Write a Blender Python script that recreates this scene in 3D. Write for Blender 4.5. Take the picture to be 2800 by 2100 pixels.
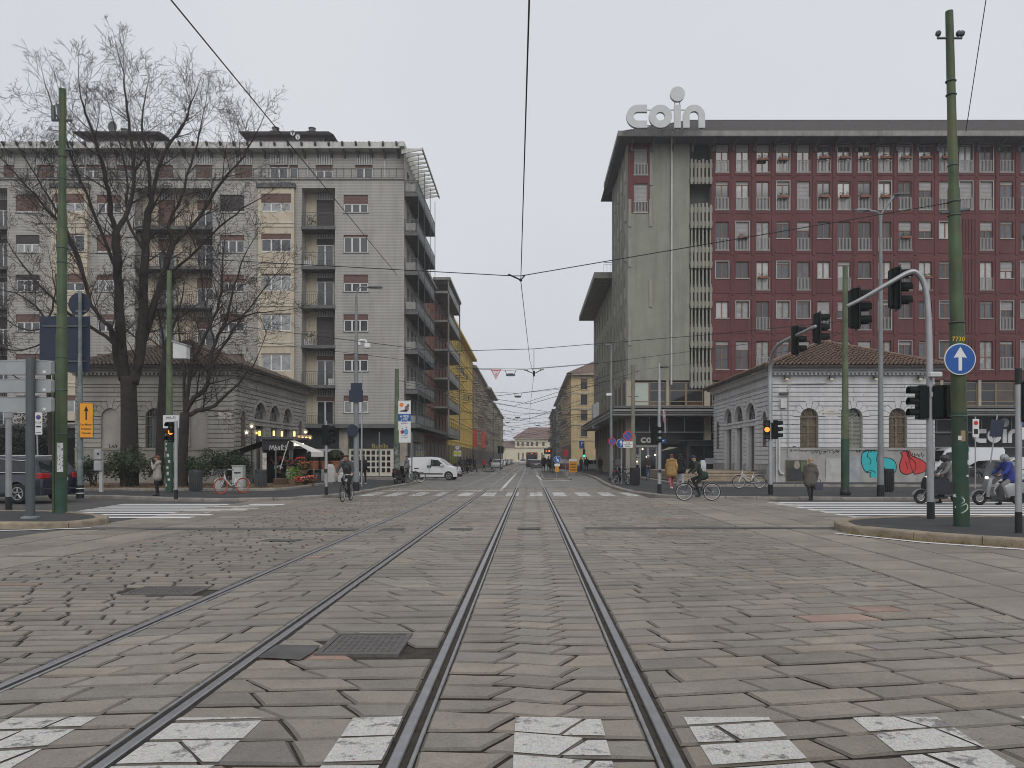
import bpy, bmesh, math, random
from mathutils import Vector, Matrix
R = math.radians
rnd = random.Random(7)
C = bpy.context.scene.collection
SC = bpy.context.scene
for o in list(bpy.data.objects): bpy.data.objects.remove(o)
# ---------------------------------------------------------------- camera (level, eye height 1.62 m, axis along the street)
F, CX, CY, EYE = 2100.0, 1449.0, 1254.0, 1.62
cam = bpy.data.objects.new('camera', bpy.data.cameras.new('camera')); C.objects.link(cam)
cam.location = (0, 0, EYE); cam.rotation_euler = (R(90), 0, 0)
cam.data.sensor_width = 36; cam.data.lens = 36*F/2800
cam.data.shift_x = (1400-CX)/2800; cam.data.shift_y = (CY-1050)/2800
cam.data.clip_start = .1; cam.data.clip_end = 3000
SC.camera = cam
# ---------------------------------------------------------------- overcast sky and veiled sun
SUN_EL, SUN_ROT = 38, 200
w = bpy.data.worlds.new('World'); SC.world = w; w.use_nodes = True
nt = w.node_tree; nt.nodes.clear()
out = nt.nodes.new('ShaderNodeOutputWorld'); bg = nt.nodes.new('ShaderNodeBackground')
sky = nt.nodes.new('ShaderNodeTexSky'); sky.sky_type = 'NISHITA'; sky.sun_disc = False
sky.sun_elevation = R(SUN_EL); sky.sun_rotation = R(SUN_ROT); sky.dust_density = 6; sky.air_density = 1.0
hs = nt.nodes.new('ShaderNodeHueSaturation'); hs.inputs['Saturation'].default_value = .25
mx = nt.nodes.new('ShaderNodeMix'); mx.data_type = 'RGBA'; mx.inputs['Factor'].default_value = .86
ctc = nt.nodes.new('ShaderNodeTexCoord'); cnz = nt.nodes.new('ShaderNodeTexNoise'); cnz.inputs['Scale'].default_value = 2.2; cnz.inputs['Detail'].default_value = 4
crp = nt.nodes.new('ShaderNodeValToRGB')
crp.color_ramp.elements[0].position = .3; crp.color_ramp.elements[0].color = (6.05, 6.25, 6.75, 1)
crp.color_ramp.elements[1].position = .72; crp.color_ramp.elements[1].color = (6.65, 6.8, 7.15, 1)
nt.links.new(ctc.outputs['Generated'], cnz.inputs['Vector']); nt.links.new(cnz.outputs['Fac'], crp.inputs['Fac'])
nt.links.new(sky.outputs['Color'], hs.inputs['Color']); nt.links.new(hs.outputs['Color'], mx.inputs[6])
nt.links.new(crp.outputs['Color'], mx.inputs[7])
nt.links.new(mx.outputs[2], bg.inputs['Color']); bg.inputs['Strength'].default_value = .11
nt.links.new(bg.outputs['Background'], out.inputs['Surface'])
sl = bpy.data.lights.new('sun', 'SUN'); sl.energy = 1.0; sl.angle = R(40); sl.color = (1, .97, .93)
sun = bpy.data.objects.new('sun', sl); C.objects.link(sun)
# the sun stands behind the camera, a little to its right
sun.rotation_euler = (R(90-SUN_EL), 0, R(SUN_ROT-180))
vs = SC.view_settings; vs.view_transform = 'Standard'; vs.look = 'None'; vs.exposure = .1; vs.gamma = 1; vs.use_curve_mapping = False
SC.cycles.max_bounces = 5; SC.cycles.diffuse_bounces = 3; SC.cycles.glossy_bounces = 2; SC.cycles.transparent_max_bounces = 6
SC.cycles.transmission_bounces = 2; SC.cycles.caustics_reflective = False; SC.cycles.caustics_refractive = False
SC.cycles.use_denoising = True; SC.cycles.filter_width = 1.0
# ---------------------------------------------------------------- helpers
def g(px, py):
    Y = F*EYE/(py-CY); return ((px-CX)*Y/F, Y)
def X_(px, Y): return (px-CX)*Y/F
def Z_(py, Y): return EYE-(py-CY)*Y/F
def at(px, py, Y): return (X_(px, Y), Y, Z_(py, Y))
MATS = {}
def M(name, col, rough=.75, metal=0., var=.12, scale=2., bump=0., bscale=25., spec=.4, streak=0., emit=0., coat=0., detail=5., dirt=None, dscale=.35):
    if name in MATS: return MATS[name]
    m = bpy.data.materials.new(name); MATS[name] = m; m.use_nodes = True
    t = m.node_tree; p = t.nodes['Principled BSDF']; L = t.links.new
    p.inputs['Roughness'].default_value = rough; p.inputs['Metallic'].default_value = metal
    p.inputs['Specular IOR Level'].default_value = spec
    if coat: p.inputs['Coat Weight'].default_value = coat; p.inputs['Coat Roughness'].default_value = .06
    c = tuple(col)+(1,)
    if var or streak:
        tc = t.nodes.new('ShaderNodeNewGeometry')
        nz = t.nodes.new('ShaderNodeTexNoise'); nz.inputs['Scale'].default_value = scale; nz.inputs['Detail'].default_value = detail; nz.inputs['Roughness'].default_value = .62
        L(tc.outputs['Position'], nz.inputs['Vector'])
        rp = t.nodes.new('ShaderNodeValToRGB'); e = rp.color_ramp.elements
        e[0].position = .3; e[1].position = .7
        e[0].color = tuple(max(0, x*(1-var)) for x in col)+(1,); e[1].color = tuple(min(1, x*(1+var)) for x in col)+(1,)
        L(nz.outputs['Fac'], rp.inputs['Fac']); last = rp.outputs['Color']
        if streak:
            mp = t.nodes.new('ShaderNodeMapping'); mp.inputs['Scale'].default_value = (1.6, 1.6, .12)
            L(tc.outputs['Position'], mp.inputs['Vector'])
            n2 = t.nodes.new('ShaderNodeTexNoise'); n2.inputs['Scale'].default_value = 1.3; n2.inputs['Detail'].default_value = 6; n2.inputs['Roughness'].default_value = .7
            L(mp.outputs['Vector'], n2.inputs['Vector'])
            r2 = t.nodes.new('ShaderNodeValToRGB'); e = r2.color_ramp.elements
            e[0].position = .28; e[0].color = (1-streak,)*3+(1,); e[1].position = .55; e[1].color = (1, 1, 1, 1)
            L(n2.outputs['Fac'], r2.inputs['Fac'])
            mm = t.nodes.new('ShaderNodeMix'); mm.data_type = 'RGBA'; mm.blend_type = 'MULTIPLY'; mm.inputs['Factor'].default_value = 1
            L(last, mm.inputs[6]); L(r2.outputs['Color'], mm.inputs[7]); last = mm.outputs[2]
        if dirt:
            n3 = t.nodes.new('ShaderNodeTexNoise'); n3.inputs['Scale'].default_value = dscale; n3.inputs['Detail'].default_value = 8; n3.inputs['Roughness'].default_value = .7
            L(tc.outputs['Position'], n3.inputs['Vector'])
            r3 = t.nodes.new('ShaderNodeValToRGB'); e = r3.color_ramp.elements
            e[0].position = .5; e[0].color = (0, 0, 0, 1); e[1].position = .68; e[1].color = (.75,)*3+(1,)
            L(n3.outputs['Fac'], r3.inputs['Fac'])
            m3 = t.nodes.new('ShaderNodeMix'); m3.data_type = 'RGBA'
            L(r3.outputs['Color'], m3.inputs['Factor']); L(last, m3.inputs[6]); m3.inputs[7].default_value = tuple(dirt)+(1,); last = m3.outputs[2]
        L(last, p.inputs['Base Color'])
        if bump:
            nb = t.nodes.new('ShaderNodeTexNoise'); nb.inputs['Scale'].default_value = bscale; nb.inputs['Detail'].default_value = 4
            L(tc.outputs['Position'], nb.inputs['Vector'])
            b = t.nodes.new('ShaderNodeBump'); b.inputs['Strength'].default_value = bump; b.inputs['Distance'].default_value = .02
            L(nb.outputs['Fac'], b.inputs['Height']); L(b.outputs['Normal'], p.inputs['Normal'])
    else:
        p.inputs['Base Color'].default_value = c
    if emit:
        p.inputs['Emission Color'].default_value = c; p.inputs['Emission Strength'].default_value = emit
    return m
WORLD = {}
def tag(o, label, cat=None, group=None, kind=None):
    if label: o['label'] = label
    if cat: o['category'] = cat
    if group: o['group'] = group
    if kind: o['kind'] = kind
    return o
def thing(name, label, cat, loc=(0, 0, 0), rz=0., group=None, world=False, scale=1.):
    """an Empty at a thing's base; world=True: its meshes are given in world coordinates"""
    o = bpy.data.objects.new(name, None); C.objects.link(o); o.empty_display_size = .2
    o.location = loc; o.rotation_euler = (0, 0, rz); o.scale = (scale,)*3
    tag(o, label, cat, group)
    if world: WORLD[o] = Vector(loc)
    return o
def orgof(p):
    while p is not None and p.parent is not None: p = p.parent
    return WORLD.get(p)
def copy_tree(o, parent=None):
    c = o.copy(); C.objects.link(c)
    if parent is not None: c.parent = parent
    for ch in o.children: copy_tree(ch, c)
    return c
def link(name, me, mat, parent=None, loc=None, scale=None, rot=None):
    o = bpy.data.objects.new(name, me); C.objects.link(o)
    if mat is not None and not me.materials: me.materials.append(mat)
    if parent is not None: o.parent = parent
    if loc is not None:
        og = orgof(parent) if parent is not None else None
        o.location = Vector(loc)-og if og is not None else loc
    if scale is not None: o.scale = scale
    if rot is not None: o.rotation_euler = rot
    return o
class MB:
    def __init__(s): s.v = []; s.f = []
    def add(s, vs, fs):
        n = len(s.v); s.v += [tuple(v) for v in vs]; s.f += [tuple(i+n for i in f) for f in fs]; return s
    def box(s, x0, x1, y0, y1, z0, z1):
        return s.add([(x0,y0,z0),(x1,y0,z0),(x1,y1,z0),(x0,y1,z0),(x0,y0,z1),(x1,y0,z1),(x1,y1,z1),(x0,y1,z1)],
                     [(0,3,2,1),(4,5,6,7),(0,1,5,4),(1,2,6,5),(2,3,7,6),(3,0,4,7)])
    def bbox(s, x0, x1, y0, y1, z0, z1, b=.01):
        """box with chamfered edges"""
        vs = []; 
        X = (x0, x1); Y = (y0, y1); Z = (z0, z1); idx = {}
        for i in (0, 1):
            for j in (0, 1):
                for k in (0, 1):
                    sx = b if i == 0 else -b; sy = b if j == 0 else -b; sz = b if k == 0 else -b
                    idx[i,j,k,0] = len(vs); vs.append((X[i], Y[j]+sy, Z[k]+sz))
                    idx[i,j,k,1] = len(vs); vs.append((X[i]+sx, Y[j], Z[k]+sz))
                    idx[i,j,k,2] = len(vs); vs.append((X[i]+sx, Y[j]+sy, Z[k]))
        fs = []
        for i in (0, 1):
            q = [idx[i,0,0,0], idx[i,1,0,0], idx[i,1,1,0], idx[i,0,1,0]]; fs.append(q[::-1] if i == 0 else q)
            q = [idx[0,i,0,1], idx[1,i,0,1], idx[1,i,1,1], idx[0,i,1,1]]; fs.append(q if i == 0 else q[::-1])
            q = [idx[0,0,i,2], idx[1,0,i,2], idx[1,1,i,2], idx[0,1,i,2]]; fs.append(q[::-1] if i == 0 else q)
        for a in (0, 1):
            for c in (0, 1):
                fs.append([idx[0,a,c,1], idx[1,a,c,1], idx[1,a,c,2], idx[0,a,c,2]])
                fs.append([idx[a,0,c,0], idx[a,1,c,0], idx[a,1,c,2], idx[a,0,c,2]])
                fs.append([idx[a,c,0,0], idx[a,c,1,0], idx[a,c,1,1], idx[a,c,0,1]])
                for k in (0, 1): fs.append([idx[a,c,k,0], idx[a,c,k,1], idx[a,c,k,2]]) 
        return s.add(vs, fs)
    def tube(s, pts, r, n=8, cap=True):
        pts = [Vector(p) for p in pts]; rr = r if isinstance(r, (list, tuple)) else [r]*len(pts)
        up = None; rings = []
        for i, p in enumerate(pts):
            d = (pts[min(i+1, len(pts)-1)]-pts[max(i-1, 0)])
            d = d.normalized() if d.length > 1e-9 else Vector((0, 0, 1))
            if up is None:
                a = Vector((0, 0, 1)) if abs(d.z) < .9 else Vector((1, 0, 0)); up = (a-d*a.dot(d)).normalized()
            else:
                up = up-d*up.dot(d); up = up.normalized() if up.length > 1e-6 else Vector((1, 0, 0))
            sd = d.cross(up)
            rings.append([p+(up*math.cos(2*math.pi*k/n)+sd*math.sin(2*math.pi*k/n))*rr[i] for k in range(n)])
        vs = [v for rg in rings for v in rg]; fs = []
        for i in range(len(pts)-1):
            for k in range(n):
                a = i*n+k; b = i*n+(k+1) % n; fs.append((a, a+n, b+n, b))
        if cap: fs.append(tuple(range(n))); fs.append(tuple(reversed(range((len(pts)-1)*n, len(pts)*n))))
        return s.add(vs, fs)
    def loft(s, rings, cap=True):
        n = len(rings[0]); vs = [v for rg in rings for v in rg]; fs = []
        for i in range(len(rings)-1):
            for k in range(n):
                a = i*n+k; b = i*n+(k+1) % n; fs.append((a, b, b+n, a+n))
        if cap: fs.append(tuple(reversed(range(n)))); fs.append(tuple(range((len(rings)-1)*n, len(rings)*n)))
        return s.add(vs, fs)
    def lathe(s, prof, c=(0, 0, 0), n=16, cap=True):
        return s.loft([[(c[0]+r*math.cos(2*math.pi*k/n), c[1]+r*math.sin(2*math.pi*k/n), c[2]+z) for k in range(n)] for r, z in prof], cap)
    def ball(s, c, r, n=12, m=8):
        rx, ry, rz = r if isinstance(r, (list, tuple)) else (r, r, r)
        return s.loft([[(c[0]+rx*math.sin(math.pi*j/m)*math.cos(2*math.pi*k/n), c[1]+ry*math.sin(math.pi*j/m)*math.sin(2*math.pi*k/n), c[2]-rz*math.cos(math.pi*j/m)) for k in range(n)] for j in [.02]+list(range(1, m))+[m-.02]])
    def prism(s, poly, P, d0, d1):
        """poly: list of (u,v); P(u,v,d) -> point; extruded from depth d0 to d1"""
        n = len(poly); s.add([P(u, v, d0) for u, v in poly]+[P(u, v, d1) for u, v in poly],
            [tuple(range(n)), tuple(reversed(range(n, 2*n)))]+[(i, i+n, (i+1) % n+n, (i+1) % n) for i in range(n)]); return s
    def quad(s, a, b, c, d): return s.add([a, b, c, d], [(0, 1, 2, 3)])
    def wheel(s, c, axis, R_, r_, n=24, m=8):
        """torus ring"""
        a = Vector(axis).normalized(); u = a.orthogonal().normalized(); w_ = a.cross(u); c = Vector(c); vs = []
        for i in range(n):
            t = 2*math.pi*i/n; d = u*math.cos(t)+w_*math.sin(t)
            for k in range(m):
                q = 2*math.pi*k/m; vs.append(c+d*(R_+r_*math.cos(q))+a*r_*math.sin(q))
        return s.add(vs, [(i*m+k, ((i+1) % n)*m+k, ((i+1) % n)*m+(k+1) % m, i*m+(k+1) % m) for i in range(n) for k in range(m)])
    def mesh(s, name='m', og=None, fix=True):
        me = bpy.data.meshes.new(name)
        vs = s.v if og is None else [(x-og[0], y-og[1], z-og[2]) for x, y, z in s.v]
        me.from_pydata(vs, [], s.f)
        if fix and len(s.f) < 60000:
            bm = bmesh.new(); bm.from_mesh(me); bmesh.ops.recalc_face_normals(bm, faces=bm.faces); bm.to_mesh(me); bm.free()
        me.update(); return me
    def build(s, name, mat, parent=None, smooth=False, fix=True, kind=None, label=None):
        og = orgof(parent) if parent is not None else None
        me = s.mesh(name, og, fix)
        if smooth:
            me.polygons.foreach_set('use_smooth', [True]*len(me.polygons))
            if smooth == 'auto': me.set_sharp_from_angle(angle=R(40))
        o = link(name, me, mat, parent)
        if kind: o['kind'] = kind
        if label: o['label'] = label
        return o
class Fr:
    """a facade frame: P(u, v, d) with u along the wall, v up and d into the wall"""
    def __init__(s, o, u, n): s.o = Vector(o); s.u = Vector(u); s.n = Vector(n)
    def __call__(s, u, v, d): return s.o+s.u*u+Vector((0, 0, v))+s.n*d
    def box(s, mb, u0, u1, v0, v1, d0, d1):
        a = [s(u, v, d) for v in (v0, v1) for u, d in ((u0, d0), (u1, d0), (u1, d1), (u0, d1))]
        mb.add(a, [(0,3,2,1),(4,5,6,7),(0,1,5,4),(1,2,6,5),(2,3,7,6),(3,0,4,7)]); return mb
def front(Y): return Fr((0, Y, 0), (1, 0, 0), (0, 1, 0))
def face_px(X): return Fr((X, 0, 0), (0, 1, 0), (-1, 0, 0))     # faces +X: u is Y, inward is -X
def face_mx(X): return Fr((X, 0, 0), (0, 1, 0), (1, 0, 0))      # faces -X
def wall(fr, u0, u1, v0, v1, ops, depth=.25, mb=None, d=0.):
    """front skin with real openings and their reveals"""
    mb = mb or MB()
    us = sorted({u0, u1}|{min(max(x, u0), u1) for o in ops for x in o[:2]}); vsx = sorted({v0, v1}|{min(max(x, v0), v1) for o in ops for x in o[2:4]})
    for j in range(len(vsx)-1):
        va, vb = vsx[j], vsx[j+1]; vm = (va+vb)/2; run = None
        for i in range(len(us)-1):
            um = (us[i]+us[i+1])/2
            hole = any(o[0] < um < o[1] and o[2] < vm < o[3] for o in ops)
            if not hole: run = (run[0], us[i+1]) if run else (us[i], us[i+1])
            if (hole or i == len(us)-2) and run:
                mb.quad(fr(run[0], va, d), fr(run[1], va, d), fr(run[1], vb, d), fr(run[0], vb, d)); run = None
    for o in ops:
        a, b, c, e = o[:4]; q = d+(o[4] if len(o) > 4 else depth)
        mb.quad(fr(a, c, d), fr(a, e, d), fr(a, e, q), fr(a, c, q)); mb.quad(fr(b, c, d), fr(b, c, q), fr(b, e, q), fr(b, e, d))
        mb.quad(fr(a, e, d), fr(b, e, d), fr(b, e, q), fr(a, e, q)); mb.quad(fr(a, c, d), fr(a, c, q), fr(b, c, q), fr(b, c, d))
    return mb
FONT = {}; TMP = []
def evaluated(ob):
    """an object's evaluated copy, worked out in a small scene of its own"""
    if not TMP: TMP.append(bpy.data.scenes.new('workbench'))
    TMP[0].collection.objects.link(ob); vl = TMP[0].view_layers[0]; vl.update(); return ob.evaluated_get(vl.depsgraph)
def text_mb(s, fr, u, v, h, d, th=.012, align='CENTER', wide=1., bold=0., font=None):
    """lettering as real thin meshes lying on a frame"""
    k = (s, align, bold)
    if k not in FONT:
        cu = bpy.data.curves.new('t', 'FONT'); cu.body = s; cu.size = 1; cu.align_x = align; cu.offset = bold; cu.resolution_u = 2
        ob = bpy.data.objects.new('t', cu); me = evaluated(ob).to_mesh()
        FONT[k] = ([tuple(x.co) for x in me.vertices], [tuple(p.vertices) for p in me.polygons])
        bpy.data.objects.remove(ob); bpy.data.curves.remove(cu)
    vs, fs = FONT[k]; mb = MB()
    mb.add([fr(u+x*h*wide/.7, v+y*h/.7, d) for x, y, z in vs], fs); return mb
class Dir:
    """frame of a free-standing panel: centre, heading angle of its face (0 = towards the camera, -Y)"""
    def __init__(s, c, a=0.): s.c = Vector(c); s.u = Vector((math.cos(a), math.sin(a), 0)); s.n = Vector((-math.sin(a), math.cos(a), 0))
    def __call__(s, u, v, d): return s.c+s.u*u+Vector((0, 0, v))+s.n*d
    box = Fr.box
def circ(r, n=28, cx=0, cy=0): return [(cx+r*math.cos(2*math.pi*k/n), cy+r*math.sin(2*math.pi*k/n)) for k in range(n)]
def ring_mb(mb, P, r0, r1, d0, d1, n=32, cx=0, cy=0, a0=0., a1=2*math.pi):
    full = abs(a1-a0-2*math.pi) < 1e-6; m = n if full else n+1; vs = []
    for k in range(m):
        t = a0+(a1-a0)*k/n
        for r, d in ((r0, d0), (r1, d0), (r1, d1), (r0, d1)): vs.append(P(cx+r*math.cos(t), cy+r*math.sin(t), d))
    fs = []
    for k in range(n):
        a = k*4; b = ((k+1) % m)*4
        for i in range(4): fs.append((a+i, b+i, b+(i+1) % 4, a+(i+1) % 4))
    if not full: fs += [(0, 1, 2, 3), (n*4+3, n*4+2, n*4+1, n*4)]
    mb.add(vs, fs); return mb
def clip_poly(P, Q):
    """convex polygon P clipped by convex counter-clockwise polygon Q"""
    for i in range(len(Q)):
        a, b = Q[i], Q[(i+1) % len(Q)]; out_ = []
        def side(p): return (b[0]-a[0])*(p[1]-a[1])-(b[1]-a[1])*(p[0]-a[0])
        for k in range(len(P)):
            p, q = P[k], P[(k+1) % len(P)]; sp, sq = side(p), side(q)
            if sp >= 0: out_.append(p)
            if (sp >= 0) != (sq >= 0):
                t = sp/(sp-sq); out_.append((p[0]+(q[0]-p[0])*t, p[1]+(q[1]-p[1])*t))
        P = out_
        if len(P) < 3: return []
    return P
# ================================================================ the ground
def asphalt(name, col, patch):
    m = M(name, col, .9, 0, .16, 1.3, .35, 140, .3, dirt=patch, dscale=.55); return m
m_road = asphalt('road_asphalt', (.085, .083, .08), (.125, .118, .108))
m_side = asphalt('sidewalk_asphalt', (.05, .051, .053), (.085, .083, .08))
m_patch = M('patch_asphalt', (.1, .098, .095), .9, 0, .3, 3, .5, 160)
m_kerb = M('granite_kerb', (.27, .225, .165), .85, 0, .3, 1.7, .5, 40, dirt=(.12, .095, .065), dscale=1.8)
m_kerb2 = M('grey_granite_kerb', (.24, .22, .195), .85, 0, .25, 1.7, .5, 40, dirt=(.13, .115, .1), dscale=1.8)
m_joint = M('joint_earth', (.045, .038, .03), .95, 0, .4, 9, .6, 60)
m_soil = M('soil_and_leaves', (.105, .075, .048), .95, 0, .5, 3.5, .9, 35, dirt=(.2, .14, .08), dscale=2.2)
def paint_mat(name, wear, c=(.50, .48, .43)):
    m = bpy.data.materials.new(name); m.use_nodes = True; t = m.node_tree; p = t.nodes['Principled BSDF']; L = t.links.new
    gm = t.nodes.new('ShaderNodeNewGeometry')
    n1 = t.nodes.new('ShaderNodeTexNoise'); n1.inputs['Scale'].default_value = 5; n1.inputs['Detail'].default_value = 9; n1.inputs['Roughness'].default_value = .75
    L(gm.outputs['Position'], n1.inputs['Vector'])
    rp = t.nodes.new('ShaderNodeValToRGB'); e = rp.color_ramp.elements
    e[0].position = wear; e[0].color = (.19, .175, .155, 1); e[1].position = wear+.07; e[1].color = tuple(c)+(1,)
    L(n1.outputs['Fac'], rp.inputs['Fac'])
    n3 = t.nodes.new('ShaderNodeTexNoise'); n3.inputs['Scale'].default_value = 30; n3.inputs['Detail'].default_value = 3
    L(gm.outputs['Position'], n3.inputs['Vector'])
    mm = t.nodes.new('ShaderNodeMix'); mm.data_type = 'RGBA'; mm.blend_type = 'MULTIPLY'; mm.inputs['Factor'].default_value = .5
    L(rp.outputs['Color'], mm.inputs[6]); L(n3.outputs['Color'], mm.inputs[7]); 
    hsn = t.nodes.new('ShaderNodeHueSaturation'); hsn.inputs['Saturation'].default_value = .45; hsn.inputs['Value'].default_value = 1.25
    L(mm.outputs[2], hsn.inputs['Color']); L(hsn.outputs['Color'], p.inputs['Base Color'])
    p.inputs['Roughness'].default_value = .7
    mp = t.nodes.new('ShaderNodeMapping'); mp.inputs['Scale'].default_value = (1, .45, 1); L(gm.outputs['Position'], mp.inputs['Vector'])
    n2 = t.nodes.new('ShaderNodeTexNoise'); n2.inputs['Scale'].default_value = 55; n2.inputs['Detail'].default_value = 2; n2.inputs['Distortion'].default_value = 1.5
    L(mp.outputs['Vector'], n2.inputs['Vector'])
    b = t.nodes.new('ShaderNodeBump'); b.inputs['Strength'].default_value = .8; b.inputs['Distance'].default_value = .02
    L(n2.outputs['Fac'], b.inputs['Height']); L(b.outputs['Normal'], p.inputs['Normal'])
    return m
m_paint = paint_mat('road_paint', .39, (.56, .53, .46)); m_paint_far = paint_mat('worn_road_paint', .38, (.66, .64, .59))
# stone material: tint per stone from a face attribute, grain and relief from noise
m_stone = bpy.data.materials.new('paving_stone'); m_stone.use_nodes = True
def _stone():
    t = m_stone.node_tree; p = t.nodes['Principled BSDF']; L = t.links.new
    at_ = t.nodes.new('ShaderNodeAttribute'); at_.attribute_name = 'tint'
    gm = t.nodes.new('ShaderNodeNewGeometry')
    n1 = t.nodes.new('ShaderNodeTexNoise'); n1.inputs['Scale'].default_value = 70; n1.inputs['Detail'].default_value = 4
    n2 = t.nodes.new('ShaderNodeTexNoise'); n2.inputs['Scale'].default_value = 2.1; n2.inputs['Detail'].default_value = 6; n2.inputs['Roughness'].default_value = .7
    n4 = t.nodes.new('ShaderNodeTexNoise'); n4.inputs['Scale'].default_value = 16; n4.inputs['Detail'].default_value = 5; n4.inputs['Roughness'].default_value = .75
    n5 = t.nodes.new('ShaderNodeTexNoise'); n5.inputs['Scale'].default_value = .4; n5.inputs['Detail'].default_value = 5; n5.inputs['Roughness'].default_value = .65
    for n in (n1, n2, n4, n5): L(gm.outputs['Position'], n.inputs['Vector'])
    def ramp(src, a, ca, b, cb):
        r = t.nodes.new('ShaderNodeValToRGB'); e = r.color_ramp.elements
        e[0].position = a; e[0].color = (ca,)*3+(1,); e[1].position = b; e[1].color = (cb,)*3+(1,); L(src, r.inputs['Fac']); return r.outputs['Color']
    def mul(a, b):
        m = t.nodes.new('ShaderNodeMix'); m.data_type = 'RGBA'; m.blend_type = 'MULTIPLY'; m.inputs['Factor'].default_value = 1; L(a, m.inputs[6]); L(b, m.inputs[7]); return m.outputs[2]
    c = mul(mul(mul(at_.outputs['Color'], ramp(n1.outputs['Fac'], .3, .82, .7, 1.12)), ramp(n2.outputs['Fac'], .3, .78, .7, 1.12)), mul(ramp(n4.outputs['Fac'], .3, .6, .42, 1.0), ramp(n5.outputs['Fac'], .35, .8, .62, 1.08)))
    L(c, p.inputs['Base Color'])
    rr = t.nodes.new('ShaderNodeMapRange'); rr.inputs[3].default_value = .42; rr.inputs[4].default_value = .72; L(n2.outputs['Fac'], rr.inputs[0]); L(rr.outputs[0], p.inputs['Roughness'])
    p.inputs['Specular IOR Level'].default_value = .45
    n3 = t.nodes.new('ShaderNodeTexNoise'); n3.inputs['Scale'].default_value = 9; n3.inputs['Detail'].default_value = 7; n3.inputs['Roughness'].default_value = .65; L(gm.outputs['Position'], n3.inputs['Vector'])
    b = t.nodes.new('ShaderNodeBump'); b.inputs['Strength'].default_value = .5; b.inputs['Distance'].default_value = .02
    L(n3.outputs['Fac'], b.inputs['Height']); L(b.outputs['Normal'], p.inputs['Normal'])
_stone()
def sheet(name, poly, z, mat, kind='structure', parent=None, th=0.):
    mb = MB(); n = len(poly)
    if th: mb.prism(poly, lambda u, v, d: (u, v, d), z-th, z)
    else: mb.add([(x, y, z) for x, y in poly], [tuple(range(n))])
    o = mb.build(name, mat, parent)
    if kind: o['kind'] = kind
    return o
sheet('ground', [(-1500, -300), (1500, -300), (1500, 2500), (-1500, 2500)], -.07, m_road)
sheet('road_left', [(-60, 2), (-10.6, 2), (-10.6, 30), (-7.75, 33), (-7.75, 70), (-60, 70)], -.006, m_road)
sheet('road_right', [(9.2, 2), (60, 2), (60, 66), (5, 66), (5, 30.5), (9.2, 30.5)], -.006, m_road)
bed = sheet('stone_paving', [(-12, 1.5), (10, 1.5), (10, 43), (-12, 43)], -.017, m_joint)
# far street surface (too far to tell the stones apart)
m_street = M('street_paving', (.19, .178, .16), .62, 0, .35, 1.4, .4, 6, dirt=(.13, .125, .12), dscale=.25)
sheet('street', [(-12, 43), (10, 43), (10, 420), (-12, 420)], -.004, m_street)
stones = []   # (pts, z0, ax, ay, tint)
rs = random.Random(11)
TINTS = [((.205, .195, .178), 5), ((.235, .212, .18), 5), ((.18, .18, .176), 3), ((.26, .222, .178), 2.2), ((.165, .172, .178), 1.6), ((.36, .16, .12), .15), ((.225, .2, .18), 4)]
def tint(light=1.):
    r = rs.random()*sum(w_ for _, w_ in TINTS)
    for c, w_ in TINTS:
        r -= w_
        if r <= 0: break
    if light > 1: c = TINTS[1][0]
    k = rs.uniform(.86, 1.1)*light; q = .6; return tuple((a*(1-q)+b*q)*k for a, b in zip(c, (.282, .245, .2)))
HOLES = [(-1.72, -1.14, 6.38, 7.02), (-4.8, -4.05, 9.15, 9.63)]
def rows(x0, x1, ya, yb, dmin, dmax, lmin, lmax, slope=0., skew=0., gap=.0205, wob=.012, light=1., endgap=0., cols=None, shape=lambda x: 0.):
    y = ya; prev = None; ph = [rs.uniform(0, 6.28) for _ in range(3)]
    def mk():
        a = [rs.uniform(0, 6.28) for _ in range(2)]; k = wob
        return lambda x: k*(math.sin(1.9*x+a[0])+.6*math.sin(4.3*x+a[1]))+shape(x)
    fn = mk()
    while y < yb:
        dep = rs.uniform(dmin, dmax); fn2 = mk(); x = x0; first = True; xs = [(x0, x0)]
        x += rs.uniform(.25, 1)*lmax
        if cols: xs += [(c_-skew/2+q_, c_+skew/2+q_) for c_ in cols for q_ in [rs.uniform(-.04, .04)]]; x = x1
        while x < x1-lmin*.55:
            sk = skew+rs.uniform(-.05, .05)
            xs.append((x-sk/2, x+sk/2)); x += rs.uniform(lmin, lmax)
        xs.append((x1, x1))
        for k in range(len(xs)-1):
            (an, af), (bn, bf) = xs[k], xs[k+1]
            if abs((an+bn)/2) > .72*(y+dep)+6: continue
            eg = gap*.45+rs.random()*endgap
            gy = gap*rs.uniform(.9, 1.8)
            pts = [(an+eg, y+slope*(an-x0)+fn(an)+gy), (bn-eg, y+slope*(bn-x0)+fn(bn)+gy), (bf-eg, y+dep+slope*(bf-x0)+fn2(bf)-gap*.6), (af+eg, y+dep+slope*(af-x0)+fn2(af)-gap*.6)]
            cx = sum(p[0] for p in pts)/4; cy = sum(p[1] for p in pts)/4
            if any(h[0] < cx < h[1] and h[2] < cy < h[3] for h in HOLES): continue
            stones.append((pts, rs.uniform(-.002, .007), rs.uniform(-.01, .01)*min(1, .4/max(.05, bn-an)), rs.uniform(-.02, .02)*min(1, .3/dep), tint(light)))
        fn = fn2; y += dep
RC, LC, HG = .031, -3.02, .7225         # centres of the two tracks and half the gauge
YN, YF = 2.6, 42.5
rows(RC-HG+.07, RC+HG-.07, YN, YF, .26, .37, .38, .62, 0., .16, wob=.008, cols=(-.19, .27), shape=lambda x: -.13*min(1, max(0, (x+.2)/.46)))
rows(LC+HG+.09, RC-HG-.09, YN, YF, .25, .38, .5, .78, .05, -.2, wob=.018)
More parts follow.
